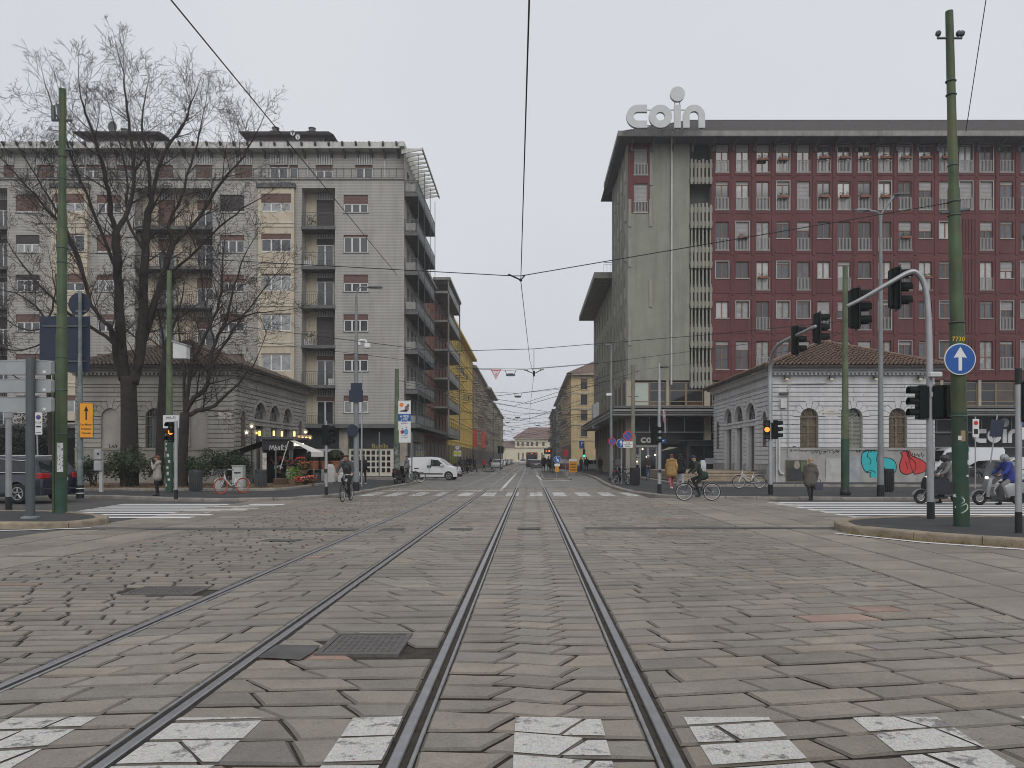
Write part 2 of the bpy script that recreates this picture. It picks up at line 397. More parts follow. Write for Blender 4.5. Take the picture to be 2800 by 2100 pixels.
rows(LC-HG+.07, LC+HG-.07, YN, YF, .27, .38, .42, .66, .1, .05, wob=.025)
rows(RC+HG+.09, 4.94, YN-.7, YF, .25, .37, .42, .85, .16, -.1)
rows(-7.72, LC-HG-.09, YN, YF, .19, .26, .4, .62, .06, -.05, .02, .012, .97, .006)
xx = 4.95
for wd in (1.0, 1.0, 1.02, 1.25): rows(xx, xx+wd, YN, 31, .75, 1.5, 3, 4, .1, 0, .02, .0, 1.05); xx += wd
xx = -7.72
for wd in (.98, 1.0, .95): rows(xx-wd, xx, YN, 31, .8, 1.5, 3, 4, -.1, 0, .02, .0, 1.02); xx -= wd
def stone_geo(s):
    pts, z0, ax, ay, tn = s; cx = sum(p[0] for p in pts)/4; cy = sum(p[1] for p in pts)/4
    def zz(x, y): return z0+ax*(x-cx)+ay*(y-cy)
    # edges broken up a little so that no stone is a clean quadrilateral
    ring = []
    for i in range(4):
        p, q = pts[i], pts[(i+1) % 4]; ring.append(p)
        if math.hypot(q[0]-p[0], q[1]-p[1]) > .3:
            t_ = rs.uniform(.35, .65); ring.append((p[0]+(q[0]-p[0])*t_+rs.uniform(-.008, .008), p[1]+(q[1]-p[1])*t_+rs.uniform(-.008, .008)))
    n = len(ring); ins = rs.uniform(.011, .019); top = []
    for x, y in ring:
        dx, dy = cx-x, cy-y; l = math.hypot(dx, dy); k = ins*1.3/l; top.append((x+dx*k, y+dy*k))
    vs = [(x, y, -.05) for x, y in ring]+[(x, y, zz(x, y)-.014) for x, y in ring]+[(x, y, zz(x, y)) for x, y in top]
    fs = [tuple(range(2*n, 3*n))]
    for lo in (0, n): fs += [(lo+i, lo+(i+1) % n, lo+n+(i+1) % n, lo+n+i) for i in range(n)]
    return vs, fs, [(x+(cx-x)*.004/max(.01, math.hypot(cx-x, cy-y)), y+(cy-y)*.004/max(.01, math.hypot(cx-x, cy-y))) for x, y in ring], zz
order = sorted(range(len(stones)), key=lambda i: (lambda c: c)(sum(p[1] for p in stones[i][0])))
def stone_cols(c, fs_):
    """top face, then sides in dark joint-earth colour, then the arris darkened to mark the joints"""
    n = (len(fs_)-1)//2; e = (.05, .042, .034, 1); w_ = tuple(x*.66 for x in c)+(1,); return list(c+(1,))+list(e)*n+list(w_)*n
tops = []; near = []; far_v = []; far_f = []; far_t = []
def visible(s):
    cx = sum(p[0] for p in s[0])/4; cy = max(p[1] for p in s[0]); return cy > 3.95 and -.72*cy-.4 < cx < .67*cy+.4
cnt = 0
for i in order:
    s = stones[i]; vs_, fs_, top, zz = stone_geo(s); tops.append((top, zz))
    if visible(s) and cnt < 300:
        cnt += 1
        me = bpy.data.meshes.new('paving_stone'); cx = sum(p[0] for p in s[0])/4; cy = sum(p[1] for p in s[0])/4
        me.from_pydata([(x-cx, y-cy, z) for x, y, z in vs_], [], fs_)
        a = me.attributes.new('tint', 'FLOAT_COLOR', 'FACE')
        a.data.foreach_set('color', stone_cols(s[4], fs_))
        me.materials.append(m_stone)
        o = bpy.data.objects.new('paving_stone', me); C.objects.link(o); o.parent = bed; o.location = (cx, cy, 0)
    else:
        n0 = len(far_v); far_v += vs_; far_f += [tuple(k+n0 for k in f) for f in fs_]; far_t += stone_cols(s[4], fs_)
me = bpy.data.meshes.new('paving_stones'); me.from_pydata(far_v, [], far_f)
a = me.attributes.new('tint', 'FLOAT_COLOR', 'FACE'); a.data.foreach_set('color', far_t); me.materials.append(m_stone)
o = bpy.data.objects.new('paving_stones', me); C.objects.link(o); o.parent = bed; o['kind'] = 'stuff'
# painted stripes: patches of paint that lie on each stone, broken at the joints
def stripe(quad, label, mat=None, name='crosswalk_stripe', group='crosswalk stripes'):
    mb = MB(); xs_ = [p[0] for p in quad]; ys_ = [p[1] for p in quad]
    for top, zz in tops:
        if max(p[0] for p in top) < min(xs_) or min(p[0] for p in top) > max(xs_) or max(p[1] for p in top) < min(ys_) or min(p[1] for p in top) > max(ys_): continue
        c = clip_poly(top, quad)
        if len(c) > 2: mb.add([(x, y, zz(x, y)+.0035) for x, y in c], [tuple(range(len(c)))])
    if mb.f: tag(mb.build(name, mat or m_paint, None, fix=False), None, None, group, 'structure')
for k in range(9):
    x = -4.29+1.05*k+(.04 if k == 3 else 0); stripe([(x, 2.3), (x+.53-(.14 if k == 3 else 0), 2.3), (x+.53-(.14 if k == 3 else 0), 4.8), (x, 4.8)], '')
for k in range(14):
    x = -9.5+1.055*k; dx = -.25; stripe([(x, 33.1), (x+.56, 33.1), (x+.56+dx*0, 36.6), (x, 36.6)], '', m_paint_far)
stripe([(-7.5, 38.6), (-1.6, 38.6), (-1.6, 39.1), (-7.5, 39.1)], '', m_paint_far, 'stop_line', 'road lines')
stripe([(-1.58, 38.6), (-1.4, 38.6), (-1.4, 42.6), (-1.58, 42.6)], '', m_paint_far, 'centre_line', 'road lines')
def flat(name, quads, z, mat, group=None):
    for q in quads:
        mb = MB(); mb.add([(x, y, z) for x, y in q], [tuple(range(len(q)))]); tag(mb.build(name, mat), None, None, group, 'structure')
m_zebra = paint_mat('zebra_paint', .3, (.78, .77, .74))
flat('centre_line', [[(-1.58, 42.7), (-1.4, 42.7), (-1.4, 82), (-1.58, 82)]]+[[(-1.58, y), (-1.42, y), (-1.42, y+5), (-1.58, y+5)] for y in range(92, 200, 12)], .002, m_paint_far, 'road lines')
flat('crosswalk_stripe', [[(x, 84), (x+.6, 84), (x+.6, 88), (x, 88)] for x in [-6.8+1.2*k for k in range(10)]], .002, m_paint_far, 'crosswalk stripes')
flat('zebra_stripe', [[(-13.6-.5*k*.3, 20.9+1.0*k), (-9.3+.12*k, 20.9+1.0*k), (-9.3+.12*k, 21.4+1.0*k), (-13.6-.5*k*.3, 21.4+1.0*k)] for k in range(7)], .004, m_zebra, 'zebra stripes')
flat('zebra_stripe', [[(8.9-.02*k, 19.9+1.02*k), (26, 19.9+1.02*k), (26, 20.42+1.02*k), (8.9-.02*k, 20.42+1.02*k)] for k in range(9)], .004, m_zebra, 'zebra stripes')
flat('edge_line', [[(-11.3, 17.25), (-10.2, 17.8), (-10.25, 17.95), (-11.3, 17.42)], [(-14, 16.6), (-11.3, 17.25), (-11.3, 17.42), (-14, 16.75)],
                   [(6.5, 16.6), (6.62, 16.65), (7.6, 14.85), (7.5, 14.72)], [(7.5, 14.72), (7.6, 14.85), (9.4, 13.1), (9.3, 13.0)]], .012, m_zebra, 'road lines')
flat('median_line', [[(.75, 57.5), (1.0, 57.2), (2.9, 56.2), (3.2, 56.6), (2.8, 56.9), (1.1, 57.7)], [(.55, 74), (.75, 74), (1.05, 57.6), (.8, 57.4)]], .004, m_zebra, 'road lines')
# asphalt trench patch that crosses the whole square, and a few smaller repairs
def patch(pts, z=.009): sheet('asphalt_patch', pts, z, m_patch)
pts_n = []; pts_f = []
for k in range(40):
    x = -11.2+k*.52; c = 17.7+.2*math.sin(x*.35)+(.5 if x < -6 else 0)*0; pts_n.append((x, c-.24+rs.uniform(-.05, .05))); pts_f.append((x, c+.26+rs.uniform(-.05, .05)))
mbp = MB(); n = len(pts_n)
SKIP = [(RC-HG-.12, RC-HG+.1), (RC+HG-.1, RC+HG+.12), (LC-HG-.12, LC-HG+.1), (LC+HG-.1, LC+HG+.12)]
for k in range(n-1):
    if any(pts_n[k][0] < b and pts_n[k+1][0] > a for a, b in SKIP): continue
    mbp.add([(*pts_n[k], .011), (*pts_n[k+1], .011), (*pts_f[k+1], .011), (*pts_f[k], .011)], [(0, 1, 2, 3)])
o = mbp.build('asphalt_patch', m_patch); o['kind'] = 'structure'
patch([(-2.2, 6.2), (-1.83, 6.12), (-1.8, 6.35), (-1.8, 6.6), (-2.18, 6.62)], .017)
patch([(-5.3, 15.0), (-4.6, 15.0), (-4.5, 15.35), (-5.25, 15.4)], .012)
# ---------------------------------------------------------------- tram rails (grooved section)
m_rail = M('rail_steel', (.36, .36, .37), .42, .85, .12, 8, .1, 60); m_lip = M('rail_lip_steel', (.36, .36, .36), .45, .8, .2, 8); m_groove = M('groove_dirt', (.035, .03, .026), .95, 0, .4, 20)
RL = 'polished {} rail of the {} tram track set flush in the paving'
for tn, tc_ in (('near', RC), ('other', LC)):
    for sd in (-1, 1):
        t = thing('tram_rail', ('grooved tram rail, ' + {('near', -1): 'first to the left of the picture middle', ('near', 1): 'the one furthest to the right', ('other', -1): 'the one furthest to the left', ('other', 1): 'second from the left'}[tn, sd]), 'rail', (tc_+sd*HG, 0, 0), group='tram rails')
        a = sd
        m = MB(); prof = [(0, -.05), (0, .0), (a*.006, .005), (a*.058, .006), (a*.066, .0), (a*.066, -.05)]
        m.loft([[(x, y, z) for x, z in prof] for y in (2.4, 260)]); m.build('rail_head', m_rail, t)
        m = MB(); prof = [(-a*.075, -.05), (-a*.072, .0), (-a*.066, .004), (-a*.052, .004), (-a*.047, .0), (-a*.045, -.05)]
        m.loft([[(x, y, z) for x, z in prof] for y in (2.4, 260)]); m.build('rail_lip', m_lip, t)
        m = MB(); m.box(min(-a*.045, 0), max(-a*.045, 0), 2.4, 260, -.06, -.028); m.build('groove', m_groove, t)
m_far_rail = m_rail
# manhole covers
m_iron = M('cast_iron', (.13, .122, .115), .6, .4, .2, 12, .2, 80)
def cover(x0, x1, y0, y1, lab):
    t = thing('manhole_cover', lab, 'manhole cover', (0, 0, 0), world=False)
    m = MB(); e = .05
    [m.box(*q, -.03, .013) for q in ((x0, x1, y0, y0+e), (x0, x1, y1-e, y1), (x0, x0+e, y0+e, y1-e), (x1-e, x1, y0+e, y1-e))]; m.build('frame', m_iron, t)
    m = MB(); m.box(x0+e+.006, x1-e-.006, y0+e+.006, y1-e-.006, -.03, .008)
    nx = int((x1-x0)/.05); ny = int((y1-y0)/.05)
    for i in range(2, nx-1):
        for j in range(2, ny-1):
            x = x0+i*(x1-x0)/nx; y = y0+j*(y1-y0)/ny; q = .015 if (i+j) % 2 else .007
            m.box(x-q, x+q, y-(.022-q), y+(.022-q), .0075, .0125)
    m.build('lid', m_iron, t)
cover(-1.78, -1.08, 6.32, 7.08, 'square ribbed iron manhole cover between the two tram tracks')
cover(-4.85, -4.0, 9.1, 9.68, 'long iron manhole cover among small cobbles left of the tracks')
# ---------------------------------------------------------------- kerbs, sidewalks, islands
def smooth_path(p, n=4):
    out_ = []
    for i in range(len(p)-1):
        p0 = p[max(i-1, 0)]; p1 = p[i]; p2 = p[i+1]; p3 = p[min(i+2, len(p)-1)]
        for k in range(n):
            t = k/n; out_.append(tuple(.5*(2*p1[j]+(p2[j]-p0[j])*t+(2*p0[j]-5*p1[j]+4*p2[j]-p3[j])*t*t+(3*p1[j]-p0[j]-3*p2[j]+p3[j])*t**3) for j in (0, 1)))
    out_.append(tuple(p[-1])); return out_
def kerb(path, parent, mat, h=.14, wd=.28, ln=1.1, z0=-.03, base=0., jag=.012):
    """single kerb stones along a path; the raised side lies to the left of the direction of travel"""
    d = [0]
    for i in range(1, len(path)): d.append(d[-1]+math.hypot(path[i][0]-path[i-1][0], path[i][1]-path[i-1][1]))
    def pt(s):
        s = max(0, min(d[-1], s)); i = max(k for k in range(len(d)-1) if d[k] <= s+1e-9); L_ = d[i+1]-d[i] or 1; t = (s-d[i])/L_
        return (path[i][0]+(path[i+1][0]-path[i][0])*t, path[i][1]+(path[i+1][1]-path[i][1])*t), ((path[i+1][0]-path[i][0])/L_, (path[i+1][1]-path[i][1])/L_)
    s = 0
    while s < d[-1]-.05:
        l = min(rs.uniform(.75, 1.25)*ln, d[-1]-s); k = max(2, int(l/.35)+1); rings = []; dz = rs.uniform(-.01, .01); off = rs.uniform(-jag, jag)
        for i in range(k+1):
            (x, y), (tx, ty) = pt(s+.008+(l-.016)*i/k); nx, ny = -ty, tx; b = .03+rs.uniform(-.008, .008)
            def P(a, z): return (x+nx*(a+off), y+ny*(a+off), base+z+(dz if z > 0 else 0))
            rings.append([P(0, z0), P(0, h-b*1.3), P(b*.4, h-b*.4), P(b*1.3, h), P(wd, h), P(wd, z0)])
        m = MB(); m.loft(rings); m.build('kerb_stone', mat, parent); s += l
def inset_path(path, a): 
    out_ = []
    for i, (x, y) in enumerate(path):
        p = path[max(i-1, 0)]; q = path[min(i+1, len(path)-1)]; l = math.hypot(q[0]-p[0], q[1]-p[1]) or 1
        out_.append((x-(q[1]-p[1])/l*a, y+(q[0]-p[0])/l*a))
    return out_
# near island on the left (travel so that the island lies to the left of the path)
pl = smooth_path([(-30, 17.95), (-20, 17.85), (-12.6, 17.75), (-11.2, 17.68), (-10.62, 17.95), (-10.45, 18.7), (-10.75, 19.6), (-11.6, 20.6), (-13, 21.5), (-15.5, 22.1), (-30, 22.5)])
isl = sheet('traffic_island_left', inset_path(pl, .26)[::1], .135, m_side); kerb(pl, isl, m_kerb, .155, .3, 1.6, jag=.02)
pr = smooth_path([(25, 19.6), (12, 19.8), (8.8, 19.5), (7.4, 18.5), (6.95, 17.3), (7.0, 16.4), (7.4, 15.7), (7.8, 15.05), (8.25, 14.55), (9.0, 13.85), (10.5, 12.8), (14, 11.6), (25, 11)])
isr = sheet('traffic_island_right', inset_path(pr, .26), .135, m_side); kerb(pr, isr, m_kerb, .16, .3, 1.15, jag=.025)
# left corner sidewalk
ls = smooth_path([(-40, 31.8), (-20, 31.5), (-16, 30.6), (-13.4, 29.2), (-10.6, 29.2), (-9.2, 30.4), (-8.2, 32.4), (-7.75, 36), (-7.6, 41), (-7.35, 48), (-7.4, 51.5), (-8.2, 53.5), (-10, 54.5), (-40, 54.8)])
lw = sheet('sidewalk_left', inset_path(ls, .25), .115, m_side); kerb(ls, lw, m_kerb2, .12, .28, 1.3)
# the street's own sidewalks
lw2 = sheet('sidewalk_left_street', [(-60, 62.4), (-7.6, 62.4), (-7.3, 64), (-7.3, 330), (-60, 330)], .11, m_side)
kerb([(-40, 62.2), (-8, 62.2), (-7.3, 63.2), (-7.1, 66), (-7.1, 130)], lw2, m_kerb2, .12, .22, 2.6)
# right corner sidewalk and the street side beyond
rp_ = smooth_path([(5.35, 130), (5.35, 89), (5.25, 64), (4.75, 52), (4.5, 44), (4.55, 38), (4.95, 34), (5.7, 31.9), (7.6, 30.9), (10.7, 30.1), (16, 29.8), (40, 29.8)])
rw = sheet('sidewalk_right', inset_path(rp_, .25)+[(40, 330), (5.6, 330)], .115, m_side); kerb(rp_, rw, m_kerb2, .12, .28, 1.4)
# raised platform in front of the right pavilion
rpp = [(8.3, 60), (8.3, 42.3), (8.6, 41.3), (9.5, 40.9), (40, 40.6)]
pf = sheet('sidewalk_right_platform', inset_path(rpp, .2)+[(40, 60)], .225, m_side); kerb(rpp, pf, m_kerb2, .24, .24, 1.5, .1)
# planting bed in front of the left pavilion
bp = [(-40, 34.9), (-22, 34.9), (-19.5, 36.6), (-18.6, 35.9), (-12.6, 35.9), (-11.9, 36.3), (-11.6, 37.4), (-11.8, 46)]
bd = sheet('planting_bed', inset_path(bp, .16)+[(-40, 46)], .2, m_soil); kerb(bp, bd, m_kerb2, .23, .18, 1.3, .1)
# median island in the street
mp_ = [(1.2, 96), (.9, 60), (1.0, 58.2), (2.3, 57.0), (3.0, 57.2), (3.2, 58.5), (4.0, 96)]
md = sheet('median_island', inset_path(mp_, .15), .13, M('median_asphalt', (.11, .11, .11), .9, 0, .15, 2)); kerb(mp_, md, m_kerb2, .14, .2, 1.5)
m2 = [(-4.6, 92), (-5.6, 92), (-5.8, 110), (-4.9, 110), (-4.4, 94), (-4.6, 92)]
sheet('far_median_island', m2[:-1][::-1], .13, MATS['median_asphalt'], th=.2)
# fallen leaves on the planting bed
m_leaf_dead = M('dead_leaves', (.2, .125, .06), .9, 0, .4, 9)
mb = MB()
for k in range(1500):
    x = rs.uniform(-24, -12); y = rs.uniform(36.2, 43); a = rs.uniform(0, 6.28); r_ = rs.uniform(.03, .07); z = .215+rs.uniform(0, .03)
    mb.add([(x+r_*math.cos(a+q*1.57), y+r_*math.sin(a+q*1.57), z+rs.uniform(0, .03)) for q in range(4)], [(0, 1, 2, 3)])
o = mb.build('dead_leaves', m_leaf_dead, None, fix=False); tag(o, 'brown fallen leaves scattered over the planting bed', 'leaves', None, 'stuff')
# ================================================================ buildings
m_white = M('white_frame', (.62, .62, .6), .5, 0, .06, 4); m_wood = M('brown_window_wood', (.2, .1, .06), .6, 0, .2, 6)
m_glass = M('window_glass', (.035, .042, .05), .07, 0, .3, .9, spec=.9); m_glass2 = M('curtained_glass', (.25, .26, .26), .1, 0, .35, 3, spec=.8); m_glass3 = M('dark_glass', (.015, .017, .02), .06, 0, .3, 1, spec=.8)
m_shut_br = M('brown_roller_shutter', (.13, .075, .062), .7, 0, .12, 3); m_shut_dk = M('dark_roller_shutter', (.05, .042, .042), .7, 0, .12, 3); m_shut_gr = M('grey_roller_shutter', (.3, .29, .285), .65, 0, .1, 3)
m_metal_dk = M('dark_railing_paint', (.075, .085, .085), .5, .3, .15, 5); m_metal_lt = M('pale_railing_paint', (.33, .33, .32), .5, .2, .12, 5)
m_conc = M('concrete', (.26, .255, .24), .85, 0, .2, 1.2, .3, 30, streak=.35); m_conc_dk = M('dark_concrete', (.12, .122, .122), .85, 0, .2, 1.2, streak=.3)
m_stucco_y = M('cream_stucco', (.5, .435, .335), .85, 0, .1, .8, .2, 60, streak=.22); m_black = M('black_gap', (.012, .012, .013), .9, 0, 0)
m_tile_roof = M('old_roof_tiles', (.15, .105, .085), .9, 0, .45, 2.5, .4, 12, dirt=(.07, .065, .055), dscale=.8)
def line_mat(name, col, period, depth, var=.1, streak=.2):
    """clinker facing with fine raked horizontal courses"""
    m = M(name, col, .8, 0, var, .5, streak=streak); t = m.node_tree; p = t.nodes['Principled BSDF']; L = t.links.new
    gm = t.nodes.new('ShaderNodeNewGeometry'); sp = t.nodes.new('ShaderNodeSeparateXYZ'); L(gm.outputs['Position'], sp.inputs[0])
    a = t.nodes.new('ShaderNodeMath'); a.operation = 'DIVIDE'; a.inputs[1].default_value = period; L(sp.outputs['Z'], a.inputs[0])
    f = t.nodes.new('ShaderNodeMath'); f.operation = 'FRACT'; L(a.outputs[0], f.inputs[0])
    r = t.nodes.new('ShaderNodeValToRGB'); e = r.color_ramp.elements; e[0].position = .2; e[0].color = (depth,)*3+(1,); e[1].position = .36; e[1].color = (1, 1, 1, 1); L(f.outputs[0], r.inputs['Fac'])
    src = p.inputs['Base Color'].links[0].from_socket
    mm = t.nodes.new('ShaderNodeMix'); mm.data_type = 'RGBA'; mm.blend_type = 'MULTIPLY'; mm.inputs['Factor'].default_value = 1
    L(src, mm.inputs[6]); L(r.outputs['Color'], mm.inputs[7]); L(mm.outputs[2], p.inputs['Base Color'])
    b = t.nodes.new('ShaderNodeBump'); b.inputs['Strength'].default_value = .6; b.inputs['Distance'].default_value = .02; L(r.outputs['Color'], b.inputs['Height']); L(b.outputs['Normal'], p.inputs['Normal'])
    return m
m_clinker = line_mat('grey_clinker', (.39, .375, .35), .13, .6)
rb = random.Random(5)
def window(parent, fr, u0, u1, v0, v1, d=.14, leaves=2, shut=0., fm=None, gm_=None, sm=None, sill=None, rail=None, box=None, split=None, fw=.05):
    """a window: frame > panes (one per leaf), roller shutter, sill, railing; u,v in metres on frame fr, recessed by d"""
    fm = fm or m_white; gm_ = gm_ or m_glass; sm = sm or m_shut_br
    vt = v1-(v1-v0)*shut; fb = MB()
    if shut < .97:
        fr.box(fb, u0, u1, v0, v0+fw, d-.03, d+.03); fr.box(fb, u0, u1, vt-fw, vt, d-.03, d+.03)
        fr.box(fb, u0, u0+fw, v0+fw, vt-fw, d-.03, d+.03); fr.box(fb, u1-fw, u1, v0+fw, vt-fw, d-.03, d+.03)
        n = leaves; wdt = (u1-u0)/n
        for k in range(1, n): fr.box(fb, u0+k*wdt-fw*.9, u0+k*wdt+fw*.9, v0+fw, vt-fw, d-.035, d+.03)
        if split: fr.box(fb, u0+fw, u1-fw, v0+split-.03, v0+split+.03, d-.03, d+.028)
    else:
        fr.box(fb, u0, u1, v0, v0+.04, d-.03, d+.03); n = 0
    wo = fb.build('window', fm, parent)
    for k in range(n):
        pb = MB(); fr.box(pb, u0+k*wdt+fw*.8, u0+(k+1)*wdt-fw*.8, v0+fw*.8, vt-fw*.8, d+.005, d+.02); pb.build('pane', gm_, wo, fix=False)
    if n == 0: pb = MB(); fr.box(pb, u0, u1, v0, v1, d+.04, d+.05); pb.build('pane', gm_, wo, fix=False)
    if shut > 0:
        sb = MB(); ns = max(2, int((v1-vt)/.11))
        for k in range(ns):
            a = vt+(v1-vt)*k/ns; b = vt+(v1-vt)*(k+1)/ns
            sb.add([fr(u0, a, d-.055), fr(u1, a, d-.055), fr(u1, b, d-.04), fr(u0, b, d-.04), fr(u0, a, d-.03), fr(u1, a, d-.03)], [(0, 1, 2, 3), (0, 4, 5, 1)])
        sb.build('shutter', sm, wo, fix=False)
    if sill: sb = MB(); fr.box(sb, u0-.08, u1+.08, v0-.07, v0-.003, -.07, d-.03); sb.build('sill', sill, wo)
    if rail:
        h, rm = rail; q = MB(); fr.box(q, u0-.03, u1+.03, v0+h-.04, v0+h, -.05, -.01); fr.box(q, u0-.03, u1+.03, v0+.03, v0+.06, -.05, -.01)
        nb = max(4, int((u1-u0)/.115))
        for k in range(nb+1):
            x = u0+(u1-u0)*k/nb; fr.box(q, x-.018, x+.018, v0+.06, v0+h-.04, -.045, -.015)
        q.build('railing', rm, wo)
    if box:
        q = MB(); uc = (u0+u1)/2; hw = (u1-u0)*.38; fr.box(q, uc-hw, uc+hw, v0+box-.06, v0+box+.13, -.3, -.07); q.build('flower_box', M('terracotta_box', (.22, .09, .06), .8), wo)
        q = MB()
        for k in range(26):
            c = fr(uc+rb.uniform(-hw, hw), v0+box+.14+rb.uniform(0, .2), -.18+rb.uniform(-.12, .12)); 
            for j in range(3):
                a = Vector((rb.uniform(-1, 1), rb.uniform(-1, 1), rb.uniform(-.3, 1)))*.09; b = Vector((rb.uniform(-1, 1), rb.uniform(-1, 1), rb.uniform(-1, 1)))*.07
                q.add([c, c+a, c+a+b], [(0, 1, 2)])
        q.build('flowers', M('window_plants', (.05, .065, .03), .8), wo, fix=False)
    return wo
def railing(parent, fr, u0, u1, v0, h, d, rm, step=.12, bars=True, name='railing', returns=0., posts=0, panel=None):
    q = MB(); fr.box(q, u0, u1, v0+h-.045, v0+h, d-.025, d+.025); fr.box(q, u0, u1, v0+h*.8, v0+h*.8+.03, d-.015, d+.015); fr.box(q, u0, u1, v0+.06, v0+.09, d-.02, d+.02)
    n = max(2, int((u1-u0)/step))
    if bars:
        for k in range(n+1):
            x = u0+(u1-u0)*k/n; fr.box(q, x-.012, x+.012, v0+.09, v0+h*.8, d-.012, d+.012)
    for k in range(posts+1 if posts else 0):
        x = u0+(u1-u0)*k/posts; fr.box(q, x-.025, x+.025, v0, v0+h, d-.02, d+.02)
    if returns:
        for x in (u0, u1):
            s = .02 if x == u0 else -.02
            fr.box(q, min(x, x+s), max(x, x+s), v0+h-.05, v0+h, d+.025, d+returns); fr.box(q, min(x, x+s), max(x, x+s), v0+.06, v0+.09, d+.025, d+returns)
            for k in range(int(returns/.13)): fr.box(q, min(x, x+s), max(x, x+s), v0+.09, v0+h-.05, d+.06+k*.13, d+.085+k*.13)
    return q.build(name, rm, parent)
def louvre(parent, fr, u0, u1, v0, v1, d=-.02):
    q = MB(); fr.box(q, u0, u1, v0, v1, d+.031, d+.04); q.build('panel_back', m_conc_dk, parent); q = MB(); n = max(4, int((u1-u0)/.14)); st = (u1-u0)/n
    for k in range(n): fr.box(q, u0+k*st+st*.22, u0+k*st+st*.78, v0, v1, d-.03, d+.03)
    fr.box(q, u0, u1, v0, v0+.04, d-.02, d+.02); q.build('slatted_panel', M('panel_slats', (.5, .49, .47), .8, 0, .1, 2), parent)
# ---------------------------------------------------------------- grey clinker apartment house on the left corner
YB = 66.0; fr = front(YB)
def ux(px): return X_(px, YB)
def vz(py): return Z_(py, YB)
ap = thing('apartment_building', 'grey clinker apartment block with cream bays and white roof canopy on the left corner', 'building', (-24, YB, 0), world=True)
ROWS = [(533, 582), (642, 691), (751, 798), (859.5, 907), (968, 1016), (1082, 1129)]
V_TER = vz(490); V_G = vz(1160); V_TOP = vz(404)
XL = ux(-130); XR = ux(1105)
ops = []; wins = []
def add_ops(pxa, pxb, rows, depth=.16): 
    for a, b in rows: ops.append((ux(pxa), ux(pxb), vz(b), vz(a), depth))
for pxa, pxb in ((43, 108), (265, 332), (602, 668), (939.5, 1006.6)): add_ops(pxa, pxb, ROWS)
rec = [(825, 916, [(855, 902)]), (370, 581, [(414, 459), (522, 570)]), (-78, 20, [(-40, 4)])]   # loggia bays
for a, b, _ in rec: ops.append((ux(a), ux(b), V_G+.02, vz(514), 1.35))
bays = [(709, 807), (147, 245)]
for a, b in bays: ops.append((ux(a), ux(b), V_G+.02, vz(517), .5))
wall(fr, XL, XR, V_G, V_TER, ops, .16).build('wall', m_clinker, ap, fix=False)
q = MB(); q.box(XL, XR-.01, YB+1.5, YB+12, 0, V_TER-.01); q.build('core', m_conc_dk, ap)
SH = {}
for pxa, pxb in ((43, 108), (265, 332), (602, 668), (939.5, 1006.6)):
    for j, (a, b) in enumerate(ROWS):
        s = rb.choice([.15, .3, .5, .18, .9, .3, .45]); mt = rb.choice([m_shut_br, m_shut_br, m_shut_dk])
        if pxa > 900: s = [.5, .12, .48, .32, .33, .3][j]; mt = m_shut_br
        window(ap, fr, ux(pxa)+.02, ux(pxb)-.02, vz(b)+.02, vz(a)-.01, .12, 3, s, gm_=rb.choice([m_glass, m_glass, m_glass2]), sm=mt, sill=m_conc, fw=.07)
for a, b, wl in rec:
    P = MB(); P.quad(fr(ux(a), V_G, 1.34), fr(ux(b), V_G, 1.34), fr(ux(b), vz(514), 1.34), fr(ux(a), vz(514), 1.34)); P.build('loggia_wall', m_stucco_y, ap)
    for j, (ra, rb_) in enumerate(ROWS):
        vb = vz(rb_)-1.02
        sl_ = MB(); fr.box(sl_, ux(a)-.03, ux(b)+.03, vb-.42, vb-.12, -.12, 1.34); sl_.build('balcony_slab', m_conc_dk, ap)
        for pa, pb in wl:
            louvre(ap, fr, ux(pa), ux(pb), vz(ra)+.02, vz(ra-21), 1.3)
            window(ap, fr, ux(pa), ux(pb), vb-.08, vz(ra), 1.28, 2, rb.choice([.2, .35, .12, .15, 1., .4]), gm_=m_glass, sm=rb.choice([m_shut_dk, m_shut_br]), fw=.07)
        railing(ap, fr, ux(a)+.02, ux(b)-.02, vb-.12, 1.15, -.06, m_metal_dk, .16)
        if rb.random() < .6:   # things kept on the balcony: pots with plants
            q = MB()
            for k in range(70):
                c = fr(ux(a)+.3+rb.uniform(0, .9), vb+rb.uniform(.1, 1.0), .35+rb.uniform(-.25, .25)); v1_ = Vector([rb.uniform(-.16, .16) for _ in range(3)]); v2_ = Vector([rb.uniform(-.16, .16) for _ in range(3)])
                q.add([c, c+v1_, c+v2_], [(0, 1, 2)])
            q.build('balcony_plants', M('balcony_leaves', (.045, .06, .03), .8, 0, .4, 5), ap, fix=False)
